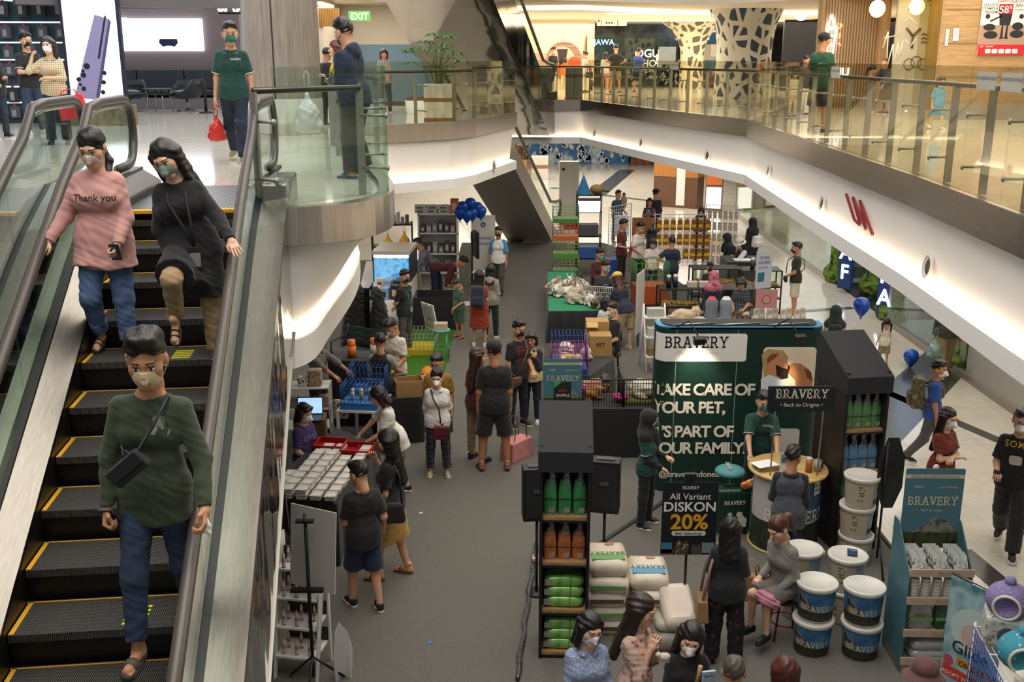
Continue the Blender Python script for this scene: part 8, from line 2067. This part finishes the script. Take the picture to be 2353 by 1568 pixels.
CY((0,0,0),(0,0,1.75),.025).build('pole',BLACK,t);BO((.1,-.02,1.45),(.05,.5,.62),.25).build('panel',M('1A1A1E',.3),t);BO((.128,-.02,1.45),(.004,.46,.56),.25).build('display',M('6A8AA0',.3,e=.6),t);BB(-.3,.3,-.2,.2,0,.02).bb(-.0,.35,-.12,.12,.78,.8).build('base',M('C8C4BC',.4),t)
t = thing('roll_up_banner','white roll-up banner with small blue lettering behind the walking person','banner',(-.72,26.0,CZ));BB(-.3,.3,0,.01,.05,1.9).build('sheet',M('D4D0CA',.5),t);MB().text('Aquascape',(0,-.003,1.3),X3,Z3,.1,.003).text('Indonesia',(0,-.003,1.16),X3,Z3,.1,.003).text('✿',(0,-.003,1.6),X3,Z3,.2).build('lettering',M('3A5A8A',.5),t);BB(-.32,.32,-.06,.07,0,.05).build('foot_box',STEEL,t)
# ---------------- stalls right of the aisle ----------------
t = draped('black-draped rabbit table with green turf top',[Vector(q) for q in ((.74,20.55),(2.2,20.6),(2.1,21.4),(1.6,21.6),(1.5,24.6),(.85,24.6))],.75,topc=M('3E8A64',.9,kind='carpet'))
rr = random.Random(21)
for k in range(15):
 c,c2,nm = (('8A7A66','B8AC9C','mottled grey-brown'),('CFC6B8','DCD6CC','cream white'),('6E6050','8A7A66','dark tan'))[k % 3]
 x,y = (1.0 + .14 * (k % 4) + rr.uniform(-.05,.05),21.9 + .36 * (k // 4) + rr.uniform(-.08,.08)) if k < 12 else ((1.35,21.2),(1.62,21.05),(1.85,20.85))[k - 12]
 critter('rabbit',nm + (' rabbit in the crowd on the green turf table' if k < 12 else ' rabbit alone on the green turf table, ' + ('closest to it','between the other two','closest to the table edge')[k - 12]),(x,y,CZ + .755),rr.uniform(0,6.2),c,1.25,ears='long',c2=c2)['group'] = (nm + ' rabbits in the crowd') if k < 12 else 'rabbits apart from the crowd'
def wire_panel(label,loc,w_,h,rz,wires='C8C4BC',n=12,name='wire_fence',top=.0):
 t = thing(name,label,'panel',loc,rz);m = MB()
 for i in range(n + 1): m.tube([(w_ * i / n,0,top),(w_ * i / n,0,h)],.005,4)
 for i in range(int((h - top) / .09) + 1): m.tube([(0,0,top + .09 * i),(w_,0,top + .09 * i)],.005,4)
 m.build('wires',M(wires,.4),t)
 TU([(0,0,0),(0,0,h),(w_,0,h),(w_,0,0)],.014,6).build('frame',M(wires,.4),t)
 return t
wire_panel('low white wire fence along the rabbit crowd',(1.58,21.55,CZ + .755),.55,.3,-.3)
for k,(z,c,lb) in enumerate(((.0,'3A6A2A','lowest cage'),(.42,'4A8A34','second cage'),(.84,'B85A2A','third cage'),(1.26,'3E7A3A','topmost cage'))):
 cage(('green','green','orange','green')[k] + ' plastic cage, ' + lb + ' of the stack beside the aisle',(1.3,25.2,CZ + .6 + z),(.62,.5,.4),('7AA05A','7AA05A','C07A4A','6A9A5A')[k],c,0,6,'plastic_cage')
draped('dark low table under the stacked plastic cages',[Vector(q) for q in ((.9,24.9),(1.7,24.9),(1.7,25.6),(.9,25.6))],.6)
t = cage('tall green and orange plastic cage between the stalls',(3.15,23.4,CZ + .3),(.75,.6,.95),'5AA04A','A84A20',.1,6,'plastic_cage',basez=.4)
box_thing('storage_box','dark red low box under the tall green and orange cage','box',(3.15,23.4,CZ),(.8,.65,.3),'4A2420')
t = thing('metal_rack','black wire rack with a blue tent, basket and lit tank near the far aisle','rack',(2.05,27.8,CZ))
for x in (-.32,.32):
 for y in (-.2,.2): CY((x,y,0),(x,y,2.25),.016,n=6).build('post',BLACK,t)
for z in (.5,1.1,1.75,2.2): BB(-.34,.34,-.22,.22,z - .02,z).build('shelf_board',BLACK,t)
t = thing('lit_tank','glowing white tank on the black wire rack','tank',(2.05,27.75,CZ + 1.75));BB(-.28,.28,-.18,.18,0,.3).build('tank',M('C8D8FF',.3,e=2.2),t);BB(-.29,.29,-.19,.19,.3,.33).build('lid',BLACK,t)
t = thing('toy_tent','blue cone tent on top of the black wire rack','tent',(1.9,27.8,CZ + 2.2));LA([(.2,0),(.12,.22),(.012,.5),(.001,.52)],10).build('cloth',M('1E6A9A',.8,kind='cloth'),t);CY((0,0,.5),(0,0,.6),.008,n=6).build('tip',M('A88454',.6),t)
t = thing('basket','round straw basket on top of the black wire rack','basket',(2.25,27.8,CZ + 2.2));MB().sph((0,0,.13),(.19,.17,.13)).build('weave',M('A88A50',.8,kind='grooves',p=(40,'7A5E30','Z')),t)
for k,(x,z,c,lb) in enumerate(((2.05,.52,'2A5A9A','blue crate on the black wire rack'),(2.05,1.12,'4A4A50','dark box on the black wire rack'))): box_thing('crate',lb,'crate',(x,27.7,CZ + z),(.5,.36,.3),c)
box_thing('crate','bright blue crate at the foot of the white wire grid','crate',(2.7,27.6,CZ),(.4,.4,.5),'1E4AA0')
t = thing('step_ladder','light wooden step stand beside the stacked plastic cages','stand',(1.55,26.3,CZ),.1)
for s in (-1,1): TU([(s * .18,-.2,0),(s * .1,.05,1.5)],.02,6).build('rail',M('A8784A',.6),t)
for z in (.4,.75,1.1): BB(-.15,.15,-.12 + z * .1,.08,z,z + .03).build('tread',M('A8784A',.6),t)
wire_panel('tall white wire grid panel beside the maroon polo, turned edgewise',(2.55,27.4,CZ),1.1,1.9,.9)
wire_panel('tall white wire grid panel with the honey-coloured bags',(3.75,27.2,CZ),1.5,1.75,-.05,top=.4)
wire_panel('tall white wire grid panel with hanging packets near the tiles',(5.1,27.3,CZ),.8,2.0,-.35)
hb = thing('honey_bag','honey-coloured treat bag with yellow label hanging on the wire grid','bag',(0,0,0),0,'honey-coloured bags on the wire grid')
BO((0,0,-.14),(.15,.05,.28),taper=.8).build('pouch',M('8A5A14',.3),hb,bev=.015);BO((0,-.028,-.16),(.11,.008,.08)).build('label_card',M('D8A818',.5),hb);BB(-.05,.05,-.012,.012,0,.05).build('header_card',M('C8C0B0',.5),hb)
for r in range(3):
 for k in range(8):
  if r == 2 and k < 4: continue
  put(hb,(Vector((3.85 + .18 * k,27.12,CZ + 1.62 - .38 * r)),-.05),(0,0,0),0)
pk2 = thing('hanging_packet','pale packet hanging on the wire grid near the tiles','packet',(0,0,0),0,'pale packets on the wire grid near the tiles')
BO((0,0,-.1),(.1,.03,.2)).build('packet',M('A89888',.5,kind='noise2',p=('D0C8BC',14,2,'7A6450')),pk2,bev=.008)
for r in range(5):
 for k in range(6): put(pk2,(Vector((5.17 + .13 * k,27.22 - .045 * k,CZ + 1.85 - .3 * r)),-.35),(0,0,0),0)
tw_ = thing('clothes_hanger','blue and white towel hanging beside the grid','towel',(2.95,27.9,CZ + 1.1));BO((0,0,.25),(.4,.04,.55)).build('towel',M('A8B8C8',.8,kind='check',p=('E0E0DC',5,.5)),tw_,bev=.01);CY((0,0,.52),(0,0,.9),.008,n=6).build('hook',STEEL,tw_)
box_thing('banner_board','brown printed cloth board behind the grid stall','board',(3.55,28.3,CZ + .8),(.55,.04,.7),'8A5A30')
# cookie cases: black-framed lit glass counters
def case(label,x,y,rz,w_):
 t = thing('display_case',label,'display case',(x,y,CZ),rz)
 for sx in (-w_ / 2,w_ / 2):
  for sy in (-.25,.25): BB(sx - .015,sx + .015,sy - .015,sy + .015,0,1.02).build('post',BLACK,t)
 for z in (.35,.62,1.0): BB(-w_ / 2,w_ / 2,-.26,.26,z,z + .025).build('shelf_board',BLACK,t)
 BB(-w_ / 2,w_ / 2,-.262,-.256,.64,1.0).build('pane',GLASS,t)
 BB(-w_ / 2 + .03,w_ / 2 - .03,-.1,-.04,.975,.995).build('lamp_strip',M('FFC070',.5,e=4),t)
 BB(-w_ / 2 + .05,w_ / 2 - .05,-.2,.2,.65,.66).build('tray',M('B8906A',.5),t)
 m = MB();r2 = random.Random(int(x * 10))
 for k in range(int(w_ * 70)): m.sph((r2.uniform(-w_ / 2 + .08,w_ / 2 - .08),r2.uniform(-.18,.18),.675 + r2.uniform(0,.03)),(.045,.04,.022),8,5)
 tag(m.build('cookies',M('C08038',.6,kind='noise2',p=('D8A860',20,2,'8A5020')),t),kind='stuff')
 return t
for (x,y,w_,lb) in ((3.55,21.6,.9,'lit cookie case nearest the white board'),(4.6,21.6,1.0,'lit cookie case behind the pink headscarf'),(4.7,23.8,1.1,'rear cookie case under the black-capped stall keeper'),(5.7,23.6,.9,'rear dark case beside the tiles')): case(lb,x,y,0,w_)
for x,y,c,lb in ((3.3,21.55,'1A1A1C','black tall bottle, first on the nearest cookie case'),(3.45,21.6,'2A2A2C','black tall bottle, second on the nearest cookie case'),(5.5,23.5,'2E2A28','dark tall bottle on the rear dark case')): cyl_thing('pump_bottle',lb,'bottle',(x,y,CZ + 1.025),.05,.22,c,'C8C8C8',.05)
for k in range(3): box_thing('plastic_tub','pale lidded tub on the cookie case, ' + ('first','second','third')[k] + ' in the row','tub',(3.8 + .25 * k,21.6,CZ + 1.025),(.2,.15,.12),('C8B8AC','C8B8AC','6A3A8A')[k])
t = thing('paper_pad','white paper sheet on the rear counter by the bucket hat','paper',(5.5,24.6,CZ + 1.03));BO((0,0,.01),(.4,.3,.02)).build('sheet',WHITE,t)
draped('dark cloth table under the white paper',[Vector(q) for q in ((5.1,24.3),(5.95,24.3),(5.95,25.2),(5.1,25.2))],1.03)
# table with plush dogs, mannequins and bags
draped('white table with plush dogs and clothes stands behind the green wall',[Vector(q) for q in ((2.75,18.7),(5.6,18.7),(5.6,19.5),(2.75,19.5))],.9,M('C8C2B8',.6))
critter('plush_dog','cream plush dog lying at the left end of the white table',(3.25,19.0,CZ + .9),1.9,'B8A080',1.5,c2='C8B494');critter('plush_dog','cream plush dog with dark face and pink cloth on the white table',(4.3,19.0,CZ + .9),.3,'C0A888',1.3,c2='4A3A30')
for x,c,lb in ((3.75,'6A7078','grey pet coat on a stand, nearer the lying plush dog'),(4.02,'7A8088','grey frilled pet dress on a stand with white collar')):
 t = thing('clothes_stand',lb,'stand',(x,19.1,CZ + .9));CY((0,0,0),(0,0,.1),.012).bb(-.08,.08,-.08,.08,0,.01).build('stand',WHITE,t);LA([(.14,.08),(.11,.25),(.12,.38),(.07,.45),(.05,.46)],18).build('garment',M(c,.8,kind='cloth'),t);LA([(.09,.43),(.05,.48),(.03,.47)],14).build('collar',M('C04A50' if x < 3.8 else 'D8D4CC',.7),t)
zb = thing('zip_bag','clear zip bag of brown treats on the white table','bag',(0,0,0),0,'clear zip bags on the white table');BO((0,0,.12),(.13,.06,.24),taper=.7).build('bag_body',M('A89C8C',.3,kind='noise2',p=('CFC8BC',8,2,'5A4A38')),zb,bev=.012);BB(-.04,.04,-.034,-.028,.06,.12).build('label_card',M('D8D4CC',.5),zb)
for k in range(8): put(zb,(Vector((4.6 + .13 * k,19.15,CZ + .9)),0),(0,.1 * (k % 2),0),.1 * (k % 3))
t = thing('table_sign','pink square sign with round emblem above the zip bags','sign',(4.72,18.9,CZ + 1.2));BB(-.2,.2,0,.012,0,.36).build('board',M('B8807C',.5),t);PL(circ(0,.17,.085,24),(0,-.003,0),X3,Z3,.002).build('emblem_ring',M('7A4A4C',.5),t);PL(circ(0,.17,.07,24),(0,-.005,0),X3,Z3,.002).build('emblem_field',M('C08C88',.5),t);CY((0,.006,-.31),(0,.006,.02),.012).build('stem',WHITE,t)
t = thing('info_poster','white and teal poster on a thin stand beside the tiles','poster',(5.35,21.8,CZ),.5);CY((0,.02,0),(0,.02,1.7),.012).build('pole',BLACK,t);BB(-.22,.22,0,.012,.72,1.75).build('board',M('B8BCC4',.5),t);BB(-.22,.22,-.003,0,.72,.95).bb(-.16,.02,-.003,0,1.1,1.3).build('teal_print',M('2A6A7A',.5),t);MB().text('TETRA',(.0,-.003,1.58),X3,Z3,.09,.004).text('POUND',(.0,-.003,1.48),X3,Z3,.09,.004).text('PET HOTEL',(-.02,-.003,1.38),X3,Z3,.055).build('lettering',M('3A4A94',.5),t)
# step shelf, white board, kennel cages, cartons, wire pens
t = thing('step_shelf','narrow white step shelf beside the green wall','shelf',(2.68,19.0,CZ),.1)
for s in (-.2,.2): TU([(s,-.3,0),(s,.1,1.25)],.016,6).tube([(s,.3,0),(s,.1,1.25)],.016,6).build('rail',WHITE,t)
for z,y in ((.3,-.18),(.65,-.08),(1.0,.02)): BB(-.2,.2,y - .12,y + .12,z,z + .025).build('tread',WHITE,t)
for z,y,c,lb in ((.325,-.18,'8A6A3A','brown box on the lowest tread of the step shelf'),(.675,-.08,'C8C4BC','white folded cloth on the middle tread of the step shelf'),(1.025,.02,'B8B8B0','pale case on the top tread of the step shelf')): box_thing('goods_box',lb,'box',(2.68,19.0 + y,CZ + z),(.3,.18,.16),c,.1)
t = thing('notice_board','tall white board standing edgewise beside the cookie cases','board',(2.6,20.6,CZ),1.2);BB(-.3,.3,0,.02,.3,1.55).build('board',M('C8C4BC',.5),t);CY((0,.03,0),(0,.03,.5),.014).build('stem',BLACK,t)
draped('black-draped table carrying the wire pens beside the green wall',[Vector(q) for q in ((.5,14.45),(2.35,14.45),(2.3,15.2),(.5,15.2))],.75)
draped('black-draped table carrying the kennel cages and cartons',[Vector(q) for q in ((.6,16.1),(1.25,16.1),(1.75,17.1),(1.75,18.1),(.6,18.1))],.75)
c1 = cage('blue cage tray with a white dog, back one of the two pet cages',(.95,16.95,CZ + .75),(.56,.4,.5),'2A4A9A','1E3E8A');c2_ = cage('magenta wire cage with a curly beige dog',(.93,16.35,CZ + .75),(.58,.44,.46),'A03A7A','2A3E8A')
critter('dog','small white long-haired dog sitting in the blue cage',(.93,16.95,CZ + .86),.2,'C8C4BC',1.15,c2='D8D4CC');critter('dog','curly beige dog lying in the magenta cage',(.95,16.35,CZ + .86),.8,'A88A5E',1.1,c2='C0A478')
box_thing('carton','tall brown carton printed PET beside the kennel cages','carton',(1.52,17.4,CZ + .75),(.38,.34,.36),'A8824E');o = MB().text('PET',(1.52,17.225,CZ + .92),X3,Z3,.1,.004).build('carton_print',M('3A2A1A',.6));o.parent = [x for x in bpy.data.objects if x.get('label','').startswith('tall brown carton')][0];o.matrix_parent_inverse = Matrix.Translation((-1.52,-17.4,-CZ - .75))
t = box_thing('carton','open brown carton with raised flaps behind the PET carton','carton',(1.5,17.85,CZ + .75),(.4,.3,.5),'B08A54');BO((-.1,-.2,.46),(.2,.16,.01),rx=.5).build('flap',M('C09A60',.6),t)
bag_plastic('white paper-like bag beside the kennel cages',(1.25,17.0,CZ + .75),'C8C6C0',.9)
stool('black round stool under the person in black t-shirt',(gp(1408,872).x,gp(1408,872).y + .1,CZ),'1A1A1C','1A1A1C',.45)
wire_panel('black wire pen front before the crouching person',(1.0,14.55,CZ + .752),.62,.42,0,'1E1E20',16,'wire_pen');wire_panel('black wire pen front before the white rabbit',(1.64,14.55,CZ + .752),.64,.42,0,'1E1E20',16,'wire_pen');wire_panel('black wire pen divider between guinea pig and rabbit',(1.63,14.57,CZ + .752),.7,.4,PI / 2,'1E1E20',14,'wire_pen')
box_thing('bedding_tray','tray of green-brown bedding under the white rabbit','tray',(1.96,14.9,CZ + .752),(.58,.55,.05),M('6A6A3E',.9,kind='carpet'));critter('rabbit','fluffy white rabbit in the wire pen beside the green wall',(2.05,14.85,CZ + .8),1.2,'C4BAA4',1.5,ears='long',c2='D4CCBA');critter('guinea_pig','brown guinea pig in the wire pen behind the aisle tower',(1.15,14.85,CZ + .755),2.0,'7A5426',1.1,c2='9A7040')
t = thing('feeding_bowl','bright pink bowl in the wire pen','bowl',(1.62,14.8,CZ + .79));LA([(.001,.0),(.1,.0),(.12,.06),(.105,.06),(.09,.02),(.001,.02)],20).build('bowl',M('B82A7A',.4),t)
cyl_thing('water_bottle','pink drinking bottle clipped in the wire pen','bottle',(1.06,14.65,CZ + .9),.035,.14,'C04A94','D87AB8');box_thing('treat_bag','orange treat bag behind the pink drinking bottle','bag',(1.2,15.08,CZ + .752),(.3,.12,.26),M('C86A2A',.4,kind='noise2',p=('D8A080',10,2)),.2,bev=.03)
# balloons on the tiles
blue_balloon('blue balloon floating over the person in the dark green headscarf',dp(1980,705,17.6),1.15,dp(1955,775,17.7));q = gp(2091,846);blue_balloon('blue balloon drifting just above the tiles beside the girl',(q.x,q.y,.2),1.15,hand_at(GIRL,0,.05))
# ---------------- far ground storey and shop windows ----------------
struct(BB(-2.5,6.5,58.8,59,0,3.1),'wall_mural',M('1E4A7A',.5,kind='noise2',p=('2E6A9C',.8,3,'B8C8D0')));struct(BB(6.5,15,57.8,58,0,3.1),'wall_lattice',M('6A3A20',.5,kind='check',p=('2E160C',2.2,.75)))
m = MB();rr = random.Random(31)
for k in range(120): m.plate([(0,.22),(.15,0),(0,-.2),(-.14,-.05)],(rr.uniform(.6,6.2),58.75,rr.uniform(.1,1.8)),(rr.uniform(.5,1.2),0,rr.uniform(-.6,.6)),(rr.uniform(-.5,.5),0,1),.02)
tag(m.build('mural_leaves',M('B8C4CC',.5)),'pale leaf shapes scattered over the far blue mural','mural')
for x,lb in ((8.0,'dark cafe chair before the far lattice wall, nearest the mural'),(9.6,'dark cafe chair in the middle before the far lattice wall'),(11.6,'dark cafe chair before the far lattice wall, nearest the kiosk')):
 t = thing('cafe_chair',lb,'chair',(x,57.0,0),.4);BB(-.25,.25,-.25,.25,.43,.48).build('seat',M('B89A6A',.5),t);BB(-.25,.25,.22,.26,.5,.95).build('backrest',M('2A2420',.5),t)
 for a in (-.22,.22):
  for b in (-.22,.22): BB(a - .02,a + .02,b - .02,b + .02,0,.43).build('leg',M('B8A88A',.5),t)
t = thing('column_box','tall white boxed pier with red triangle at the foot of the far escalator','pier',(1.95,36.0,0));BB(-.33,.33,-.2,.2,0,2.3).build('box',M('C8C2B4',.5),t);PL([(-.33,0),(.33,0),(.33,.15),(-.33,.5)],(0,-.21,0),X3,Z3,.006).build('red_triangle',M('8A1E22',.5),t);CY((-.2,-.2,2.05),(-.2,-.215,2.05),.05).build('dark_spot',BLACK,t)
t = thing('kiosk','brown and orange tiled kiosk with a white stripe on the far tiles','kiosk',(6.6,41.5,0),-.5);BB(-.9,.9,-.4,.4,0,1.2).build('lower_tiles',M('6A4A34',.4,kind='check',p=('4A3222',6,.92)),t);BB(-.9,.9,-.41,.4,1.2,1.75).build('upper_tiles',M('B8783A',.4,kind='check',p=('8A5A2C',6,.92)),t);BB(.05,.4,-.42,-.4,.1,1.6).build('white_stripe',WHITE,t);BB(-.9,.9,-.3,.4,1.75,2.3).build('canopy',M('5A3A24',.4),t)
t = thing('menu_sign','orange upright menu panel with a glowing white base beside the kiosk','sign',(7.75,40.2,0),-.3);BB(-.3,.3,0,.08,1.0,2.4).build('panel',M('B8602A',.4,e=.35),t);PL(circ(0,1.7,.2,16),(0,-.01,0),X3,Z3,.005).build('round_picture',M('D8C8A8',.5),t);BB(-.28,.28,-.01,.08,.1,.9).build('lit_base',M('F0E8DC',.5,e=1.5),t);BB(-.33,.33,.08,.14,0,2.5).build('back_post',M('6A5A4A',.5),t)
t = thing('boxed_planter','white and timber square planter base beyond the far escalator','planter',gp(1240,412));BB(-.4,.4,-.4,.4,0,1.1).build('box',M('C8BEB0',.5),t);BB(-.405,.405,-.405,.405,.55,.72).build('timber_band',M('8A6044',.5),t)
t = thing('sequin_pillar','tall brown sequinned pillar beyond the far escalator','pillar',gp(1190,455));BB(-.35,.35,-.35,.35,0,2.9).build('cladding',M('3A281C',.3,.4,'dots',('B89A6A',14,.3)),t);BB(-.36,.36,-.36,.36,1.1,1.6).build('orange_band',M('A8763A',.5),t)
# right-hand shop windows
SX = 8.35
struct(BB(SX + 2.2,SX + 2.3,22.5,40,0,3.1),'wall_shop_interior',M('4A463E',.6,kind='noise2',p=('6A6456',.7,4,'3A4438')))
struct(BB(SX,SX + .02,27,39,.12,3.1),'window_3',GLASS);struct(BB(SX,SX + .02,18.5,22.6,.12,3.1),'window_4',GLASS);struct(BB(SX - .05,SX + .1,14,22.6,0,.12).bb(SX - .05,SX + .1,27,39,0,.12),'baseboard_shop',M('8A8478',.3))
struct(BB(SX,SX + .2,8,18.4,.0,3.1),'wall_shop_print',M('A8A49C',.5,kind='noise2',p=('B8B4AC',.5,3,'8E8A84')))
m = MB()
for y0,s in ((15.6,1.0),(15.0,.9)): m.plate([(0,.1),(.25,.1),(.2,1.0),(.12,1.7),(-.1,1.7),(-.05,.9),(-.2,.25)],(SX - .012,y0,.1),(0,1,0),(0,0,1),.01)
tag(m.build('wall_print',M('7E7872',.6,kind='noise2',p=('9A948C',6,3))),'grey animal leg print on the pale shop wall under the right gallery','wall print')
for y,h,r,lb,c in ((34.5,2.3,.16,'pale pink glowing-lit post in the shop window, tallest','C89A94'),(34.0,2.0,.14,'pale pink post in the shop window, second','B88A88'),(33.0,2.6,.15,'cream post in the shop window','C8B094'),(26.2,1.1,.14,'short pink post low in the shop window','A87A78')):
 t = thing('window_post',lb,'prop',(SX + 1.0,y,0));LA([(r,0),(r,h),(.001,h)],16).build('post',M(c,.5),t);LA([(r * 1.15,0),(r * 1.15,.12),(r,.14)],16).build('foot',M('8A7468',.5),t)
box_thing('shelf','dark shelf under the white rabbit figure in the shop window','shelf',(SX + .9,37.2,0),(.5,.5,1.75),'3E4630');box_thing('plinth','mossy plinth under the striped figure in the shop window','plinth',(SX + .8,30.4,.3),(.6,.9,.65),'4A4E34');critter('rabbit_figure','white rabbit figure high in the shop window',(SX + .9,37.2,1.75),1.4,'D0CCC4',2.0,ears='long');critter('dog_figure','striped husky-like figure in the shop window',(SX + .8,30.4,.95),-1.2,'B8B4AC',2.6,c2='4A4A4C');box_thing('cushion','pale square cushion with an animal print in the shop window','cushion',(SX + .5,28.6,.35),(.12,.7,.6),M('A8C4CC',.7,kind='blotch',p=('B8D0D8',4,'5A6A5E')),0,bev=.05)
MB_ = struct(BB(SX + .3,SX + 1.8,27.5,39,.0,.3),'trim_12',M('5A5A40',.8,kind='noise2',p=('6E7A4A',2,4,'3E4630')))
for y,lb in ((27.0,'mossy green post at the far side of the dark shop entrance'),(22.9,'mossy green post at the near side of the dark shop entrance'),(25.6,'mossy rock wall piece in the dark shop entrance'),(18.9,'green leafy post in the near shop window')):
 t = thing('moss_post',lb,'prop',(SX + .25 + (.5 if y == 25.6 else 0),y,0));v,f = sdf_mesh([C((0,0,.1),(0,0,2.6),.26,.2,.1),('e',(0,.1,.2),(.35,.4,.3),.1),('e',(0,-.1,1.2),(.26,.3,.4),.1)],.05,.03,int(y));link('moss',np_mesh('moss',[(v,f,0)],[M('4E6A28',.9,kind='noise2',p=('7A9A38',6,4,'26381E'))]),t)
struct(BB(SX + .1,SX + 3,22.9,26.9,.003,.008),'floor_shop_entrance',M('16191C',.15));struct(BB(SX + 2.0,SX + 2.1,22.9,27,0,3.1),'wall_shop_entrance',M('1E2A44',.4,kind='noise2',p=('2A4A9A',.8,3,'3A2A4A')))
for y,tx_,lb in ((25.7,'AF','glowing blue-white upright lettering at the far side of the shop entrance'),(22.8,'RA','glowing blue-white upright lettering at the near side of the shop entrance')):
 t = thing('lit_sign',lb,'sign',(SX - .02,y,0),-.93);BB(-.19,.19,0,.1,.1,1.6).build('panel',M('1E3460',.4,e=.25),t)
 for k,ch in enumerate(tx_): MB().text(ch,(0,-.012,.86 - .5 * k),X3,Z3,.52,.02).build('letter',M('D8E4FF',.5,e=4),t)
for s_ in ((34,'6A8AFF',.4),(25,'4A7AFF',.5)): area('shop_lamp',(SX + 1.4,s_[0],2.9),1.5,4,45,(.9,.95,1) if s_[0] == 34 else (.4,.55,1))
# small things on the carpet
for u,v,c,lb in ((988,1478,'3A7AC8','small blue paper scrap on the open carpet'),(967,1180,'D8D8D8','tiny white paper scrap on the carpet near the yellow skirt')):
 q = gp(u,v,CZ);t = thing('paper_scrap',lb,'scrap',q,.6);BO((0,0,.004),(.05,.03,.006)).build('scrap',M(c,.6),t)
a,b = gp(1232,1255,CZ),gp(1188,1568,CZ);pts = [a + (b - a) * k / 14 + Vector((.012 * math.sin(k * 2),0,.03)) for k in range(15)]
tag(TU(pts,[.026 + .005 * math.sin(k * 1.7) for k in range(15)],8).build('cable_bundle',M('2E2A2A',.25,kind='noise2',p=('5A5656',30,2,'161416'))),'dark plastic-wrapped cable bundle running along the carpet beside the aisle tower','cable')
q = gp(1230,1297,CZ);t = thing('power_socket','cream power socket on the cable bundle beside the aisle tower','socket',(q.x,q.y,CZ + .055),-.1);BO((0,0,.02),(.07,.12,.04)).build('housing',M('B0A48C',.5),t,bev=.006);CY((0,.02,.04),(0,.02,.043),.02).build('outlet',BLACK,t)
